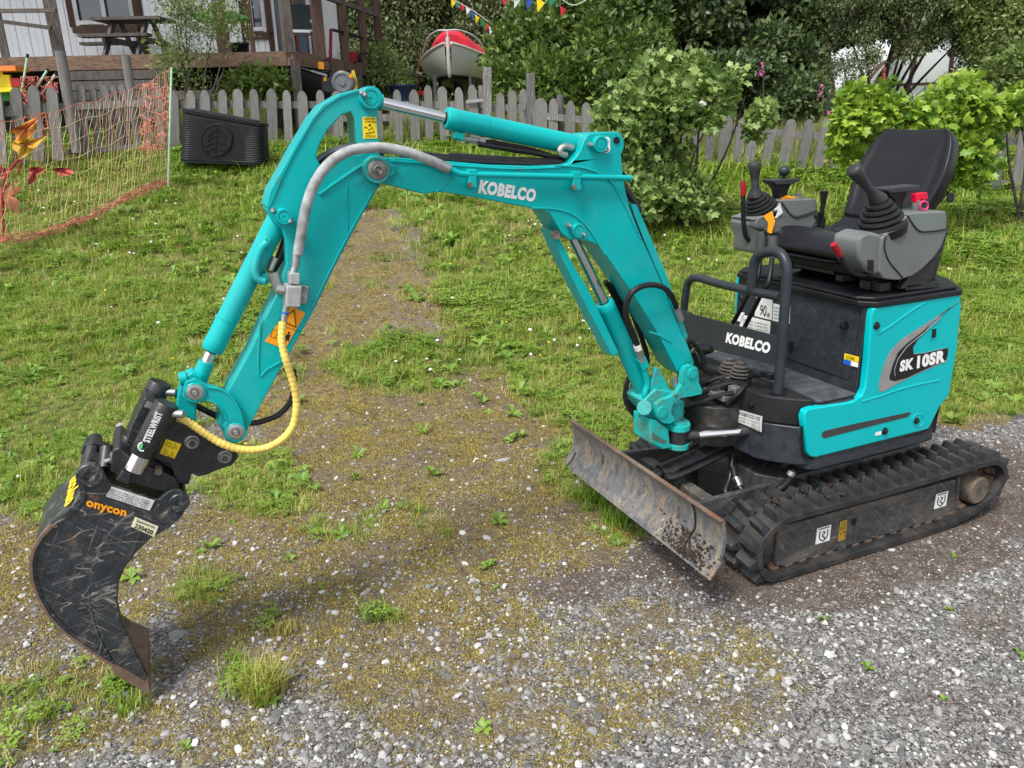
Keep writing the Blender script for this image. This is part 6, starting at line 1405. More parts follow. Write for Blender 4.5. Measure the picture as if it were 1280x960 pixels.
dpost('post', 362, 66, 12.02, 5.1, .13, DWOOD); dpost('post', 75, 72, 12.3, 5.1, .16, DWOOD); dpost('post', 8, 74, 12.1, 3.45, .10, DWOOD); dpost('post', 282, 75, 12.1, 5.1, .17, BRN); dpost('post', 318, 75, 13.2, 5.1, .07, BRN)
for f, w in ((.25, .15), (.52, .12), (.76, .11), (.97, .12)):
    l, s = lc+(lr-lc)*f, 12+(sr-12)*f; part('post', MB().bar(W(l, s, zD-.15), W(l, s, 5.1), w, w, (1, 0, 0)), BRN, D)
for f in (.0, .36, .66, .95):
    l, s = lc+(lr-lc)*f-.02, 12.05+(sr-12)*f; part('support_post', MB().bar(W(l, s, 1.1), W(l, s, zD-.1), .13, .13, (1, 0, 0)), DWOOD, D)
part('rail', MB().bar(W(LZ(205, 4, 12)[0], 12, zD+.85), W(lc, 12, zD+.85), .07, .06), DWOOD, D)
part('rail', MB().bar(W(lc, 12, zD+.87), W(lr, sr, zD+.87), .07, .06), DWOOD, D)
part('rail', MB().bar(W(lc+.3, 13.4, zD+.42), W(lr, sr, zD+.42), .03, .04), BLACK, D)
part('rail', MB().bar(PS(-20, 14, 12.05), PS(70, 13, 12.05), .05, .05), DWOOD, D); part('rail', MB().bar(PS(-20, 24, 12.1), PS(64, 35, 12.1), .05, .05), DWOOD, D)
part('vine', MB().tube(crv([PS(360, 112, 11.9), PS(358, 90, 11.9), PS(359, 60, 11.85), PS(355, 20, 11.9)], 5), .009, 5), BRN, D)
# picnic table on the deck
T = thing('picnic_table', 'grey wooden picnic table standing on the deck under the window', 'table', W(LZ(150, 68, 12.9)[0], 12.9, zD))
lt0, lt1 = LZ(118, 40, 12.7)[0], LZ(204, 40, 12.7)[0]
for k in range(4): part('table_plank', MB().bar(W(lt0, 12.7+k*.15, zD+.56), W(lt1, 12.7+k*.15, zD+.56), .14, .04), DWOOD, T)
for s in (12.4, 13.45):
    part('bench_plank', MB().bar(W(LZ(102, 50, s)[0], s, zD+.30), W(LZ(188, 50, s)[0], s, zD+.30), .2, .04), DWOOD, T)
for l in (lt0+.25, lt1-.28):
    part('leg', MB().bar(W(l, 12.35, zD), W(l, 12.85, zD+.56), .04, .09).bar(W(l, 13.5, zD), W(l, 13.05, zD+.56), .04, .09), DWOOD, T)
    part('cross_beam', MB().bar(W(l+.03, 12.35, zD+.26), W(l+.03, 13.5, zD+.26), .04, .08), DWOOD, T)
# small things about the deck
p = PS(300, 66, 12.6); T = single('flower_pot', MB().lathe(Vector((p.x, p.y, zD)), (0, 0, 1), [(0, .10), (.15, .14), (.16, .15), (.18, .15), (.18, .12), (.14, .11)], 18), BLACK, 'black round pot standing on the deck near the corner', 'pot', (p.x, p.y, zD))
T = thing('garden_sledge', 'green sledge with black rim hanging under the deck roof', 'sledge', PS(275, 22, 12.4))
part('sledge_hull', MB().tube([PS(243, 23, 12.4), PS(250, 22, 12.4), PS(275, 21, 12.4), PS(300, 23, 12.4), PS(312, 23.5, 12.4)], [.01, .07, .10, .07, .015], 12), plain('green_plastic', (.06, .25, .05), .5), T)
part('rim', MB().tube([PS(238, 17, 12.4), PS(262, 19, 12.36), PS(290, 20, 12.36), PS(311, 23, 12.4)], .018, 6), BLACK, T)
part('hanger_rope', MB().tube([PS(252, 19, 12.4), PS(250, -30, 12.4)], .006, 4).tube([PS(296, 19, 12.4), PS(296, -30, 12.4)], .006, 4), BLACK, T)
T = thing('garden_chair', 'white and grey chair by the blue door on the deck', 'chair', W(lc+.25, 13.2, zD))
c = W(LZ(380, 55, 13.3)[0], 13.3, zD)
part('seat', MB().box(c+Vector((0, 0, .38)), (.42, .42, .04)), WFR, T); part('backrest', MB().box(c+HD*.2+Vector((0, 0, .6)), (.40, .04, .4)), GTUBE, T)
for a in (-.17, .17):
    for b in (-.17, .17): part('leg', MB().cyl(c+RT*a+HD*b, c+RT*a+HD*b+Vector((0, 0, .38)), .015, n=8), GTUBE, T)
part('armrest', MB().bar(c+RT*.2-HD*.2+Vector((0, 0, .52)), c+RT*.2+HD*.2+Vector((0, 0, .52)), .04, .03).bar(c-RT*.2-HD*.2+Vector((0, 0, .52)), c-RT*.2+HD*.2+Vector((0, 0, .52)), .04, .03), WFR, T)
for (px, py, s, cm, hm) in ((440, 76, 14.2, (.35, .02, .03), .12), (418, 72, 13.6, (.6, .6, .6), .1), (455, 78, 14.8, (.03, .03, .03), .14)):
    q = W(LZ(px, py, s)[0], s, zD); T = thing('flower_pot', {440: 'small pot of pink flowers on the deck edge', 418: 'white pot on the deck beside the red board', 455: 'black planter with leaves at the far end of the deck'}[px], 'pot', q)
    part('pot', MB().lathe(q, (0, 0, 1), [(0, hm*.7), (hm*1.3, hm), (hm*1.3, hm*.8)], 14), plain('pot_glaze', cm, .5), T)
part('red_board', MB().bar(PS(413, 76, 13.2), PS(413.5, 36, 13.2), .10, .03, (1, 0, 0)), plain('red_paint', (.25, .012, .015), .5), D)
# hose reel, rope, pot under deck
T = thing('hose_reel', 'grey hose reel with orange fittings mounted on a deck post', 'hose reel', PS(427, 112, 12.6))
rc_ = PS(428, 103, 12.5)
part('reel_housing', MB().lathe(rc_+HD*.16, -HD, [(0, .12), (.02, .165), (.16, .165), (.18, .14), (.18, .12), (.17, .11), (.17, .06), (.185, .05), (.185, .01)], 30), plain('reel_grey', (.14, .15, .17), .45), T, bevel=0)
part('bracket', MB().prism([PS(402, 99, 12.62), PS(412, 97, 12.62), PS(420, 92, 12.62), PS(420, 112, 12.62), PS(410, 115, 12.62), PS(403, 112, 12.62)], HD*.08), plain('reel_bracket', (.07, .075, .085), .5), T)
part('orange_fitting', MB().box(PS(401, 82, 12.5), (.08, .06, .10)).box(PS(406, 99, 12.5), (.04, .04, .05)).box(PS(438, 95, 12.5), (.05, .05, .05)), ORG, T)
part('hose', MB().tube(crv([PS(400, 82, 12.5), PS(404, 76, 12.5), PS(411, 75, 12.5), PS(413, 84, 12.5), PS(408, 90, 12.5), PS(400, 88, 12.5)], 5), .014, 6), BLACK, T)
yr = MB(); r = random.Random(9)
for k in range(16):
    a = r.uniform(-4, 4); yr.tube(crv([PS(441+a*.3, 88, 13), PS(442+a, 98, 13+r.uniform(-.05, .05)), PS(443+a*1.3, 108, 13), PS(442+a*.6, 116-r.random()*5, 13)], 4), .007, 4)
single('yellow_rope_hank', yr, plain('yellow_rope', (.7, .52, .06), .7), 'hank of yellow rope hanging beside the hose reel', 'rope', PS(442, 112, 13))
# painted bench far left
T = thing('painted_bench', 'colourful painted bench of yellow, orange, green and red boards behind the left fence', 'bench', PS(5, 135, 10.8))
cy_, co_, cg_, crd = (plain('yellow_paint', (.75, .62, .02), .5), plain('orange_paint', (.70, .20, .04), .5), plain('green_paint', (.05, .35, .06), .5), plain('crimson_paint', (.5, .03, .04), .5))
part('board', MB().bar(PS(-25, 87, 10.8), PS(28, 86, 10.8), .3, .06), co_, T); part('board', MB().bar(PS(-20, 101, 10.8), PS(14, 102, 10.8), .04, .16), cy_, T); part('board', MB().bar(PS(14, 103, 10.8), PS(26, 103, 10.8), .04, .10), crd, T)
part('board', MB().bar(PS(-20, 115, 10.75), PS(24, 112, 10.75), .3, .05), cy_, T); part('board', MB().bar(PS(-20, 121, 10.8), PS(12, 121, 10.8), .04, .1), cg_, T)
part('leg', MB().bar(PS(1, 140, 10.8), PS(0, 88, 10.8), .06, .06, (1, 0, 0)), cy_, T); part('leg', MB().bar(PS(24, 138, 10.9), PS(23, 108, 10.9), .06, .06, (1, 0, 0)), cg_, T)
# ================================================================== BOAT ON TRAILER
def boat():
    s0 = 19.2; C0 = PS(561, 100, s0); T = thing('sailing_boat', 'small white boat with red canvas cover and dark keel seen bow on', 'boat', C0)
    ax_ = (HD+RT*.03).normalized(); sd_ = RT-ax_*RT.dot(ax_); sd_.normalize(); up = Vector((0, 0, 1)); B0 = PS(560, 54, s0)
    zs = B0.z; H_ = []; nst = 14; nrib = 9; vs = []; fs = []; L = 4.6
    for i in range(nst+1):
        t = i/nst; hw = 1.02*math.sin(min(1, t*1.35+.02)*math.pi/2)**.75*(1-.22*max(0, t-.6)/.4); sh = zs-.22*math.sin(min(1, t*1.5)*1.57); kz = zs-.74-.12*math.sin(t*3.1)
        st = zs-.78*(1 if t > .04 else .5)
        for j in range(-nrib, nrib+1):
            u = j/nrib; a = abs(u); x = hw*(math.sin(a*math.pi/2)**.75)*(1 if u > 0 else -1); z = kz+(sh-kz)*(1-math.cos(a*math.pi/2))**.72
            vs.append(B0+ax_*(t*L+ (0 if t > 0 else .0)-.10*(1-t)*(z-kz))+sd_*x+up*(z-zs))
    n = 2*nrib+1
    for i in range(nst):
        for j in range(n-1): fs.append((i*n+j, i*n+j+1, (i+1)*n+j+1, (i+1)*n+j))
    fs.append(tuple(nst*n+j for j in range(n)))
    m, nt, b = newmat('boat_hull'); g = nt.nodes.new('ShaderNodeNewGeometry'); sx = nt.nodes.new('ShaderNodeSeparateXYZ'); nt.links.new(g.outputs['Position'], sx.inputs[0])
    mr = nt.nodes.new('ShaderNodeMapRange'); mr.inputs[1].default_value = zs-.78; mr.inputs[2].default_value = zs; nt.links.new(sx.outputs[2], mr.inputs[0])
    nt.links.new(ramp(nt, mr.outputs[0], [(0, (.02, .02, .02)), (.16, (.02, .02, .02)), (.17, (.50, .50, .46)), (1, (.56, .56, .53))]), b.inputs['Base Color']); b.inputs['Roughness'].default_value = .3
    o = part('hull', MB().add(vs, fs), m, T, sharp=70)
    sheer = [[vs[i*n] for i in range(nst+1)], [vs[i*n+n-1] for i in range(nst+1)]]
    for k in (0, 1): part('rub_rail', MB().tube(sheer[k], .03, 8), WFR, T)
    part('stem_strip', MB().tube(crv([B0+up*.12-ax_*.06, B0-ax_*.06, B0-up*.4-ax_*.03, B0-up*.72+ax_*.05], 4), [.045]*12+[.03], 8), WFR, T)
    # canvas cover: ridge tent
    vs = []; fs = []; m_ = 9
    for i in range(2, nst+1):
        t = i/nst; a, b_ = sheer[0][i], sheer[1][i]; rz = .44*min(1, (i-1.0)/1.6)
        for j in range(m_):
            u = j/(m_-1); p = a.lerp(b_, .06+.88*u); vs.append(p+up*(rz*math.sin(u*math.pi)**.6+.05))
    for i in range(nst-2):
        for j in range(m_-1): fs.append((i*m_+j, i*m_+j+1, (i+1)*m_+j+1, (i+1)*m_+j))
    fs.append(tuple(range(m_)))
    part('canvas_cover', MB().add(vs, fs), plain('red_canvas', (.62, .02, .04), .75, 0, .12, 6, .3, 30), T, sharp=50)
    part('bow_rail', MB().tube(crv([sheer[0][5]+up*.10, sheer[0][3]+up*.30, sheer[0][1]+up*.32, B0+up*.26-ax_*.05, sheer[1][1]+up*.32, sheer[1][3]+up*.30, sheer[1][5]+up*.10], 6), .018, 8).cyl(B0+up*.26-ax_*.05, B0, .02, n=8), WFR, T)
    part('keel', MB().prism([B0+ax_*a+up*z for a, z in ((.9, -.70), (1.3, -1.25), (2.7, -1.3), (3.2, -.8))], sd_*.07), plain('antifoul_black', (.015, .015, .015), .7), T)
    R = thing('boat_trailer', 'grey metal boat trailer with dark tyres carrying the white boat', 'trailer', B0+up*-1.5)
    for s in (-1, 1):
        part('wheel', MB().lathe(B0+ax_*1.2+sd_*.42*s+up*-.95, sd_, [(-.09, .10), (-.08, .25), (-.05, .28), (.05, .28), (.08, .25), (.09, .10)], 22), BLACK, R)
        part('support_arm', MB().bar(B0+ax_*.6+sd_*.42*s-up*1.5, B0+ax_*.6+sd_*.42*s-up*.62, .06, .06, (1, 0, 0)), ZINC, R)
    part('frame', MB().bar(B0+ax_*-.3-up*1.3, B0+ax_*3-up*1.3, .08, .08).bar(B0+ax_*.6-sd_*.7-up*1.3, B0+ax_*.6+sd_*.7-up*1.3, .07, .07), ZINC, R)
    part('tail_light', MB().box(B0-ax_*.3-sd_*.62-up*1.05, (.16, .06, .10)), plain('red_lamp', (.6, .02, .02), .3), R)
    part('ratchet_strap', MB().bar(B0-sd_*.62-up*.12, B0-sd_*.78-up*1.0, .06, .01), plain('orange_strap', (.62, .14, .06), .6), R)
boat()
q = PS(505, 128, 14.5); single('blue_tub', MB().lathe(q, (0, 0, 1), [(0, .20), (.24, .25), (.26, .27), (.28, .27), (.28, .23), (.05, .2)], 20), plain('blue_tub', (.02, .035, .10), .4), 'dark blue round tub beyond the fence left of the trailer', 'tub', q)
# ================================================================== BUNTING
def bunting(pts, flags, label, s, size):
    T = thing('bunting', label, 'bunting', PS(pts[0][0], pts[0][1], s)); cols = {'r': (.6, .02, .05), 'w': (.75, .75, .75), 'b': (.03, .10, .45), 'y': (.8, .6, .02), 'g': (.02, .22, .10)}
    part('cord', MB().tube(crv([PS(a, b, s) for a, b in pts], 6), .004, 4), WHITE, T)
    for (x, y, c, k) in flags:
        a = PS(x-3.3*k, y-2.8*k, s); b = PS(x+3.0*k, y+2.2*k*(.7), s); d_ = PS(x-2.2*k, y+8.5*k, s)+HD*.02
        part('flag', MB().prism([a, b, d_], HD*.003), M_.setdefault(c, plain('flag_'+c, cols[c], .7)), T)
M_ = {}
f1 = [(567, 1, 'y'), (572.5, 2, 'g'), (579, 6, 'r'), (585.5, 10, 'w'), (592, 15.5, 'b'), (597, 20.5, 'y'), (603.5, 25.5, 'g'), (609.5, 30.5, 'r'), (614.5, 35, 'w'), (620.5, 38.5, 'b'), (625, 42.5, 'y'), (630, 45, 'g')]
bunting([(545, -18), (567, -1), (597, 17), (630, 43)], [(a, b, c, 1) for a, b, c in f1], 'string of small coloured pennants sloping down beside the boat', 14.0, .1)
bunting([(600, -30), (632, -4), (662, -1), (695, -4), (720, 6), (760, -20)], [(632, -3, 'r', 1.2), (646, -1, 'w', 1.3), (662, 0, 'b', 1.4), (676, 1, 'y', 1.7), (690, -2, 'g', 1.4), (704, 10, 'r', 1.2)], 'nearer string of pennants at the top edge in front of the hedge', 10.5, .1)
# ================================================================== GREENHOUSE TUNNEL
def tunnel():
    s = 17; c = PS(1168, 124, s); R0 = 1.16; T = thing('polytunnel', 'rounded plastic greenhouse with wooden arch ribs behind the right trees', 'greenhouse', c)
    m, nt, b = newmat('tunnel_film'); b.inputs['Base Color'].default_value = (.78, .82, .82, 1); b.inputs['Roughness'].default_value = .3
    tr = nt.nodes.new('ShaderNodeBsdfTranslucent'); tr.inputs[0].default_value = (.93, .95, .95, 1); mx = nt.nodes.new('ShaderNodeMixShader'); mx.inputs[0].default_value = .75
    nt.links.new(b.outputs[0], mx.inputs[1]); nt.links.new(tr.outputs[0], mx.inputs[2]); nt.links.new(mx.outputs[0], nt.nodes['Material Output'].inputs[0])
    dr_ = (HD+RT*.35).normalized(); sd_ = Vector((dr_.y, -dr_.x, 0)); up = Vector((0, 0, 1)); vs = []; fs = []; n = 20
    for k in range(7):
        for i in range(n+1): a = math.pi*i/n; vs.append(c+dr_*k*.9+sd_*math.cos(a)*R0+up*math.sin(a)*R0)
    for k in range(6):
        for i in range(n): fs.append((k*(n+1)+i, k*(n+1)+i+1, (k+1)*(n+1)+i+1, (k+1)*(n+1)+i))
    part('film', MB().add(vs, fs), m, T); part('end_film', MB().prism([vs[i]+dr_*.05 for i in range(n+1)], dr_*.004), m, T)
    for k in (0, 3, 6): part('arch_rib', MB().tube([v+(v-(c+dr_*k*.9))*.02 for v in vs[k*(n+1):(k+1)*(n+1)]], .045, 6), BRN, T)
    for x in (-.55, .25): part('upright', MB().bar(c+sd_*x-up*.2, c+sd_*x*.8+up*math.sqrt(R0*R0-x*x*.64), .07, .05, (1, 0, 0)), BRN, T)
    part('brace', MB().bar(c-sd_*1.0+up*.3, c+sd_*1.0+up*.3, .04, .06), BRN, T)
tunnel()
# ================================================================== FOLIAGE
def leaf_cluster(name, k, n, rad, size, asp, mat, lobed=False, droop=.0):
    r = np.random.default_rng(k); V = []; F = []
    for i in range(n):
        d = r.normal(size=3); d /= np.linalg.norm(d); c = d*rad*r.random()**.5; c[2] *= .8
        o_ = r.normal(size=3)*.6+d; o_[2] -= droop; o_ /= np.linalg.norm(o_); nn = r.normal(size=3)*.6+np.array([0, 0, .9]); sd_ = np.cross(nn, o_); sd_ /= np.linalg.norm(sd_)+1e-6; nn = np.cross(o_, sd_)
        L = size*(.6+.7*r.random()); w_ = L*asp; b = len(V)
        if lobed:
            pts = [(0, 0), (.55, .05), (.42, .38), (.62, .62), (.25, .68), (0, 1), (-.25, .68), (-.62, .62), (-.42, .38), (-.55, .05)]
            for x, y in pts: V.append(c+sd_*x*w_*1.5+o_*y*L-nn*abs(x)*.25*w_)
            V.append(c+o_*.4*L+nn*.06*L); m = len(pts); F += [(b+i2, b+(i2+1) % m, b+m) for i2 in range(m)]
        else:
            for x, y, z in ((0, 0, 0), (.5, .45, -.12), (0, 1, -.1), (-.5, .45, -.12)): V.append(c+sd_*x*w_*2*.5+o_*y*L+nn*z*w_)
            F += [(b, b+1, b+2), (b, b+2, b+3)]
    return npmesh(name, V, F, mat)
lm_dark = leafmat('dark_leaves', [(.014, .032, .012), (.035, .065, .020), (.06, .10, .028), (.10, .14, .045)], .45, .15)
lm_mid = leafmat('mid_leaves', [(.025, .055, .010), (.055, .105, .018), (.10, .165, .028), (.17, .24, .045)], .4, .25)
lm_birch = leafmat('birch_leaves', [(.03, .05, .018), (.065, .095, .03), (.11, .14, .05), (.16, .19, .07)], .5, .25)
lm_light = leafmat('olive_leaves', [(.06, .10, .025), (.11, .17, .04), (.17, .24, .06), (.24, .30, .09)], .5, .3)
lm_sh1 = leafmat('shrub_leaves', [(.07, .13, .04), (.12, .20, .05), (.20, .30, .07), (.32, .42, .13)], .5, .3)
lm_sh2 = leafmat('yellow_green_leaves', [(.06, .14, .015), (.13, .25, .025), (.23, .37, .03), (.38, .50, .06)], .45, .35)
cl = {}
def CS(nm, mat, rad, size, asp, n, lobed=False, droop=0, k=3):
    cl[nm] = source(nm+'_sources', [leaf_cluster(nm+'%d' % i, i+hash(nm) % 50 if False else i+len(nm)*7, n, rad, size, asp, mat, lobed, droop) for i in range(k)]); return cl[nm]
CS('dark', lm_dark, .22, .11, .5, 34); CS('mid', lm_mid, .22, .13, .42, 30); CS('birch', lm_birch, .26, .07, .5, 46, droop=.9); CS('light', lm_light, .22, .075, .45, 40, droop=.2)
CS('shrubone', lm_sh1, .10, .062, .55, 13, True); CS('shrubtwo', lm_sh2, .11, .068, .55, 13, True, .5); CS('fine', lm_light, .12, .045, .3, 16)
def blob_pts(blobs, n, shell=.75):
    vol = np.array([b[3]*b[4]*b[5] for b in blobs])**.67; pr = vol/vol.sum(); idx = rng.choice(len(blobs), n, p=pr); out = []
    for i in idx:
        b = blobs[i]; d = rng.normal(size=3); d /= np.linalg.norm(d); r = shell+(1-shell)*rng.random() if rng.random() < .8 else rng.random()
        p = Vector((b[0], b[1], b[2]))+RT*float(d[0]*b[3]*r)+HD*float(d[1]*b[4]*r)+Vector((0, 0, float(d[2]*b[5]*r)))
        nz = noise.noise(Vector((p.x*1.3, p.y*1.3, p.z*1.3)))
        if nz < -.16: continue
        out.append(p)
    return np.array([p[:] for p in out])
def bush(name, label, cat, base, blobs, n, col, sc, trunk=None, limbs=6, mat=None, group=None, shell=.75):
    T = thing(name, label, cat, base, group); P_ = blob_pts(blobs, n, shell); m = len(P_)
    o = scatter('crown', P_-np.array(base[:]), rng.random((m, 3))*[.8, .8, 6.28], sc*(.7+.6*rng.random(m)), rng.integers(0, 3, m), col, None, 'stuff')
    o.parent = T
    bk_ = mat or BARK; mb = MB(); base = Vector(base)
    for k in range(limbs):
        b = blobs[k % len(blobs)]; e = Vector((b[0], b[1], b[2]))+RT*rng.uniform(-.5, .5)*b[3]+Vector((0, 0, rng.uniform(-.2, .6)*b[5])); r0 = (trunk or .03)
        st = base+RT*rng.uniform(-1, 1)*r0*1.2; mid = st.lerp(e, .5)+RT*rng.uniform(-.1, .1)+Vector((0, 0, .1))
        part('limb' if trunk else 'stem', MB().tube(crv([st, mid, e], 5), [r0*(1-.85*i/10)*(.6 if k else 1) for i in range(11)], 7), bk_, T)
    return T
BARK = plain('bark', (.07, .06, .05), .9, 0, .4, 14, .6, 60)
def B(px, py, s, rx, rd, rz): p = PS(px, py, s); return (p.x, p.y, p.z, rx, rd, rz)
def gbase(px, s): l = LS(PS(px, 200, s))[0]; p = W(l, s, 0); p.z = ground_z(p.x, p.y)-.02; return p
# two leafy garden shrubs, with their clearest leaves as parts
def lobed_leaf_mesh(name, mat, size):
    pts = [(0, 0), (.45, .02), (.36, .34), (.60, .60), (.24, .66), (0, 1), (-.24, .66), (-.60, .60), (-.36, .34), (-.45, .02)]
    V = [(x*size, y*size, -abs(x)*.22*size-.1*size*y*y) for x, y in pts]+[(0, .38*size, .03*size)]; m = len(pts)
    return npmesh(name, V, [(i, (i+1) % m, m) for i in range(m)], mat)
def part_leaves(T, base, blobs, n, mat, size):
    ms = [lobed_leaf_mesh('leaf', mat, size*k) for k in (.8, 1, 1.2)]; Pp = blob_pts(blobs, n*3, .97); c = 0
    for p in Pp:
        if c >= n: break
        p = Vector(p); 
        if (p-CP).dot(HD) > (Vector(blobs[0][:3])-CP).dot(HD)+.1: continue
        o = bpy.data.objects.new('leaf', ms[c % 3]); COL.objects.link(o); o.parent = T; o.location = p-Vector(T['wloc'])-HD*.05+Vector((0, 0, .02))
        o.rotation_euler = (rng.uniform(-.9, .2), rng.uniform(-.5, .5), rng.uniform(0, 6.28)); c += 1
b1 = [B(850, 150, 7.6, .50, .4, .42), B(815, 120, 7.6, .30, .3, .26), B(880, 110, 7.7, .34, .3, .24), B(850, 95, 7.7, .22, .2, .16), B(895, 170, 7.5, .24, .3, .30), B(800, 190, 7.5, .30, .3, .30), B(880, 215, 7.4, .36, .3, .24), B(830, 225, 7.4, .36, .3, .22), B(930, 122, 7.5, .13, .12, .05), B(790, 140, 7.6, .22, .25, .3), B(830, 85, 7.6, .10, .1, .12), B(870, 80, 7.7, .10, .1, .10), B(850, 250, 7.3, .50, .4, .16), B(790, 230, 7.4, .30, .3, .22), B(890, 240, 7.3, .30, .3, .20), B(770, 170, 7.5, .14, .2, .1), B(885, 200, 7.3, .28, .3, .2)]
def shoots(bs, base, n, up_, seed):
    r = random.Random(seed); out = list(bs); ce = Vector(base)+Vector((0, 0, .75))
    for k in range(n):
        a = r.uniform(.35, 3.2); d = (RT*math.cos(a)*1.0+Vector((0, 0, 1))*abs(math.sin(a))*up_+HD*r.uniform(-.5, .3)).normalized(); L = r.uniform(.62, .80)
        for q in range(3):
            p = ce+Vector((d.x*L*1.0, d.y*L*1.0, d.z*L*.80))*(1+.10*q); out.append((p.x, p.y, p.z, .085-.018*q, .08, .085-.01*q))
    return out
b1 = shoots(b1, gbase(860, 7.6), 13, 1.1, 3)
T1 = bush('currant_shrub', 'pale green currant shrub with lobed leaves just behind the boom', 'shrub', gbase(860, 7.6), b1, 2700, cl['shrubone'], .95, None, 16, shell=.55)
part_leaves(T1, None, b1, 230, lm_sh1, .072)
b2 = [B(1150, 150, 7.6, .62, .45, .34), B(1090, 135, 7.6, .30, .3, .25), B(1195, 150, 7.6, .36, .3, .28), B(1130, 110, 7.7, .28, .25, .16), B(1180, 112, 7.7, .26, .2, .14), B(1075, 180, 7.5, .26, .25, .24), B(1205, 190, 7.5, .24, .25, .22), B(1150, 190, 7.5, .50, .4, .26), B(1150, 105, 7.6, .12, .1, .09), B(1085, 205, 7.5, .2, .2, .16), B(1200, 215, 7.4, .26, .25, .16), B(1140, 215, 7.4, .36, .3, .14), B(1062, 150, 7.5, .12, .12, .12), B(1100, 108, 7.6, .14, .12, .10)]
b2 = shoots(b2, gbase(1145, 7.7), 9, 1.0, 8)
T2 = bush('maple_shrub', 'bright yellow-green leafy shrub directly behind the excavator seat', 'shrub', gbase(1150, 7.7), b2, 2500, cl['shrubtwo'], .95, None, 16, shell=.6)
part_leaves(T2, None, b2, 260, lm_sh2, .074)
b3 = [B(1275, 130, 7.8, .14, .2, .12), B(1262, 118, 7.9, .1, .1, .05)]
bush('maple_shrub', 'small yellow-green sprig at the right edge beside the big yellow-green shrub', 'shrub', gbase(1290, 7.9), b3, 60, cl['shrubtwo'], .9, None, 3)
# shrub with fine leaves before the deck
b4 = [B(235, 40, 11.4, .42, .3, .45), B(270, 20, 11.4, .5, .3, .4), B(215, 70, 11.4, .35, .3, .3), B(250, 90, 11.4, .5, .3, .35), B(285, 85, 11.4, .25, .3, .3), B(225, 10, 11.4, .3, .3, .3)]
bush('willow_shrub', 'thin fine-leaved willow shrub growing in front of the deck', 'shrub', gbase(245, 11.4), b4, 520, cl['fine'], 1.25, None, 12, shell=.3)
b5 = [B(325, 105, 12.0, .42, .3, .18), B(300, 112, 11.8, .3, .3, .18)]
bush('low_shrub', 'low dark green shrub in the shade under the deck', 'shrub', gbase(325, 12), b5, 160, cl['mid'], .7, None, 4)
b6 = [B(478, 92, 15, .3, .3, .45), B(492, 105, 15, .3, .3, .3)]
bush('low_shrub', 'green shrub beyond the far end of the deck', 'shrub', gbase(480, 15), b6, 160, cl['light'], .8, None, 4)
# dense bushes and trees beyond the fence
def tb(*a, **k): return bush(*a, **k)
b = [B(675, 85, 13.5, .85, .7, .75), B(645, 122, 13, .55, .6, .5), B(700, 60, 14, .9, .7, .8), B(740, 110, 13, .8, .6, .7), B(690, 120, 12.8, .7, .5, .5), B(680, 50, 14, .6, .5, .45)]
tb('evergreen_bush', 'big dense evergreen bush with glossy leaves right of the boat', 'bush', gbase(680, 13.5), b, 2300, cl['mid'], 1.0, .08, 6)
b = [B(790, 90, 14, .7, .6, .7), B(770, 30, 15, .9, .7, .9), B(800, 120, 13, .6, .5, .5)]
tb('evergreen_bush', 'dark leafy bush between the glossy bush and the pale currant shrub', 'bush', gbase(790, 14), b, 1400, cl['mid'], .9, .08, 5)
b = [B(880, 30, 17, 1.7, 1.2, 1.6), B(820, -30, 17, 1.6, 1.2, 1.5), B(960, 40, 17, 1.3, 1.1, 1.4), B(1010, 0, 17, 1.3, 1, 1.0), B(900, -60, 17, 2, 1.2, 1.5), B(965, 90, 16, .7, .8, .9), B(1050, -10, 17, 1.0, .8, .8)]
tb('broadleaf_tree', 'large dark broadleaf tree towering over the middle of the garden', 'tree', gbase(900, 17), b, 5200, cl['dark'], 1.25, .22, 7)
b = [B(940, 110, 14.5, .6, .5, .5), B(990, 120, 14.5, .5, .5, .4), B(890, 115, 14.5, .7, .5, .5)]
tb('undergrowth_bush', 'low dark undergrowth behind the fence below the dark tree', 'bush', gbase(940, 14.5), b, 900, cl['dark'], .9, .05, 5)
b = [B(1100, 0, 15.5, .9, .7, .36), B(1150, 5, 15.5, .9, .7, .34), B(1200, -15, 15.5, 1.0, .7, .6), B(1045, 30, 16, .35, .5, .5), B(1120, 36, 15.5, .4, .4, .22), B(1165, 40, 15.3, .22, .3, .22), B(1085, 40, 15.3, .22, .3, .22), B(1205, 50, 15.2, .25, .3, .3), B(1140, 58, 15.2, .14, .2, .16)]
tb('birch_tree', 'loose drooping birch branches over the plastic greenhouse', 'tree', gbase(1085, 16.5), b, 1500, cl['birch'], .8, .09, 8, shell=.3)
b = [B(1045, 85, 15, .55, .4, .42), B(1090, 70, 15, .5, .4, .35), B(1070, 110, 14.5, .5, .3, .25), B(1215, 85, 15, .3, .3, .3)]
tb('young_birch', 'thin young birch whose sparse leaves speckle the bright gap left of the greenhouse', 'tree', gbase(1065, 15), b, 150, cl['birch'], .62, .03, 5, shell=.1)
b = [B(1285, 60, 14, .65, .7, 1.0), B(1250, 30, 14.5, .5, .5, .8), B(1270, -20, 14.5, .9, .6, .9), B(1250, 110, 13.5, .45, .4, .5), B(1300, 100, 13, .6, .5, .6)]
tb('willow_tree', 'light olive willow at the top right corner', 'tree', gbase(1290, 14.5), b, 1900, cl['light'], 1.1, .12, 7)
b = [B(490, 30, 27, 2.0, 1.8, 2.3), B(440, 0, 28, 2, 1.8, 2.5), B(530, 60, 26, 1.4, 1.4, 1.6), B(470, 95, 25, 1.5, 1.2, 1.0), B(510, -40, 27, 2.3, 1.8, 2.0)]
tb('weeping_birch', 'weeping birch with hanging dark foliage left of the boat', 'tree', gbase(490, 27), b, 4200, cl['birch'], 1.7, .3, 7)
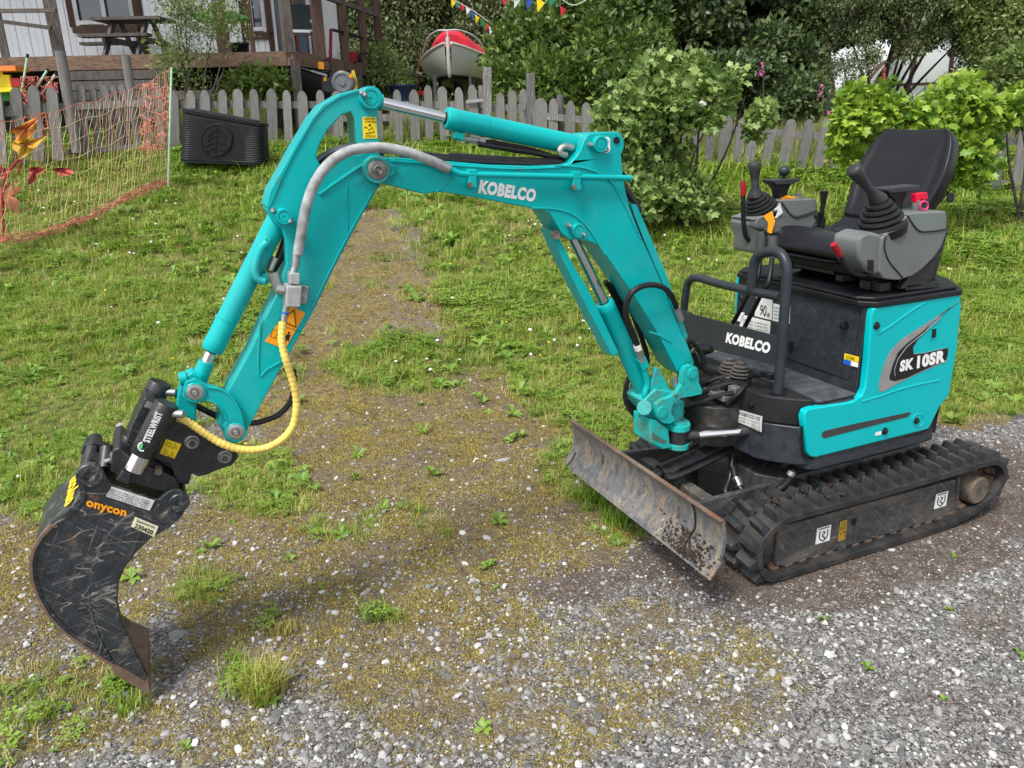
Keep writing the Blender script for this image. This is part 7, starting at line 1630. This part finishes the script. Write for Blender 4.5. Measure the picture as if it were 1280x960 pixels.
b = [B(600, 0, 27, 2.2, 1.8, 2.4), B(560, -20, 27, 1.8, 1.8, 2), B(640, 40, 26, 1.8, 1.5, 1.8), B(590, 70, 26, 1.6, 1.2, 1.5)]
tb('weeping_birch', 'second birch directly behind the boat and pennants', 'tree', gbase(590, 27), b, 3600, cl['birch'], 1.7, .3, 6)
# wooded hill behind everything
def hill():
    V = []; F = []; n = 60
    for i, (s, z) in enumerate(((30, 1.0), (34, 3.5), (40, 9), (50, 18), (60, 22), (75, 24))):
        for j in range(n+1):
            l = -70+j*140/n; zz = z*(1+.15*noise.noise(Vector((l*.08, i*.7, 3))))
            if .33 < l/s < .52: zz = min(zz, 1.0)
            p = W(l, s, zz); V.append(p[:])
    for i in range(5):
        for j in range(n): F.append((i*(n+1)+j, i*(n+1)+j+1, (i+1)*(n+1)+j+1, (i+1)*(n+1)+j))
    me = npmesh('wooded_hill', V, F, plain('forest_floor', (.02, .03, .012), .9, 0, .4, 2), True); o = link('wooded_hill', me); o['kind'] = 'structure'
    k = 15000; l = rng.uniform(-45, 45, k); s = 29+rng.random(k)**.8*34; P_ = []
    for a, c in zip(l, s):
        if .35 < a/c < .50: continue
        z = np.interp(c, [30, 34, 40, 50, 60, 75], [1.0, 3.5, 9, 18, 22, 24])+rng.random()*2.2+1.5*noise.noise(Vector((a*.3, c*.3, 0))); p = W(a, c, z)
        P_.append(p[:])
    P_ = np.array(P_); m = len(P_)
    scatter('distant_woods', P_, rng.random((m, 3))*[.8, .8, 6.28], 2.6+2*rng.random(m), rng.integers(0, 3, m), cl['dark'])
hill()
# tall grass and fireweed along the far fence
tg = source('tall_grass_sources', [tuft('tallgrass%d' % k, k+70, 40, .12, .5, .007, leafmat('tall_grass%d' % k, [(.08, .11, .02), (.15, .18, .04), (.26, .25, .10)], .6, .3), .5) for k in range(2)])
def tall_grass():
    P_ = []
    for _ in range(1500):
        l, s = rng.uniform(-1.5, 11), rng.uniform(10.9, 14)
        p = W(l, s, 0); P_.append((p.x, p.y, ground_z(p.x, p.y)))
    for _ in range(260):
        l, s = rng.uniform(-4.6, -3.4), rng.uniform(11.0, 11.9); p = W(l, s, 0); P_.append((p.x, p.y, ground_z(p.x, p.y)))
    P_ = np.array(P_); n = len(P_)
    scatter('tall_grass', P_, np.stack([rng.normal(0, .15, n), rng.normal(0, .15, n), rng.random(n)*6.28], 1), .6+.7*rng.random(n), rng.integers(0, 2, n), tg)
    P_ = []
    for _ in range(300):
        l, s = rng.uniform(-7.5, 8), 10.0+rng.uniform(-.35, .35); s += interp(l, [-6, 0, 4, 7], [-.35, .7, -.25, -.6]); p = W(l, s, 0); P_.append((p.x, p.y, ground_z(p.x, p.y)))
    P_ = np.array(P_); n = len(P_); scatter('fence_foot_grass', P_, np.stack([rng.normal(0, .15, n), rng.normal(0, .15, n), rng.random(n)*6.28], 1), .25+.3*rng.random(n), rng.integers(0, 2, n), tg)
tall_grass()
fw_m = plain('fireweed_flower', (.55, .10, .33), .6, 0, .3, 30)
for i, (px, py, s, lb) in enumerate([(953, 78, 12.5, 'tall pink fireweed spike in front of the dark tree'), (1036, 138, 11, 'pink fireweed bloom right above the fence pickets, left of the yellow-green shrub'), (1027, 106, 12.5, 'small faint pink fireweed bloom under the drooping branches'), (1062, 139, 11, 'pink fireweed bloom touching the left side of the yellow-green shrub'), (1232, 118, 10.6, 'pink fireweed bloom above the right part of the yellow-green shrub'), (1036, 190, 9.9, 'pink fireweed between the fence and the yellow-green shrub')]):
    q = gbase(px, s); T = thing('fireweed', lb, 'flower', q, 'fireweed growing wild along the fence'); tp = PS(px, py, s)
    part('stem', MB().tube([q, q.lerp(tp, .6)+RT*.03, tp], .006, 5), plain('weed_stem', (.10, .10, .03), .8) if i == 0 else bpy.data.materials['weed_stem'], T)
    fb = MB()
    for k in range(26):
        a = rng.random()*6.28; h = rng.random(); c = tp-Vector((0, 0, h*.22))+Vector((math.cos(a), math.sin(a), 0))*(.035*h+.008); fb.lathe(c, (math.cos(a), math.sin(a), .4), [(0, .003), (.008, .013), (.014, .004)], 5)
    part('flower_head', fb, fw_m, T)
T = thing('dock_plant', 'rusty red seed spike rising left of the yellow-green shrub top', 'plant', gbase(1106, 9.5)); tp = PS(1106, 84, 9.5)
part('stem', MB().tube([gbase(1106, 9.5), tp], .008, 5), LEAFR, T); fb = MB()
for k in range(60):
    h = rng.random(); a = rng.random()*6.28; fb.lathe(tp-Vector((0, 0, h*.36))+Vector((math.cos(a), math.sin(a), 0))*.03*(.3+h), (0, 0, 1), [(-.01, .003), (0, .012), (.01, .003)], 5)
part('seed_head', fb, plain('seed_rust', (.22, .06, .03), .8), T)
# white umbel in the first shrub
p = PS(877, 130, 7.3); single('white_blossom', MB().lathe(p, -HD, [(-.01, .01), (0, .03), (.012, .02), (.02, .004)], 8).lathe(p+RT*.03, -HD, [(-.01, .01), (0, .02), (.012, .012)], 7), petal_m, 'white blossom in the middle of the pale green currant shrub', 'flower', p)
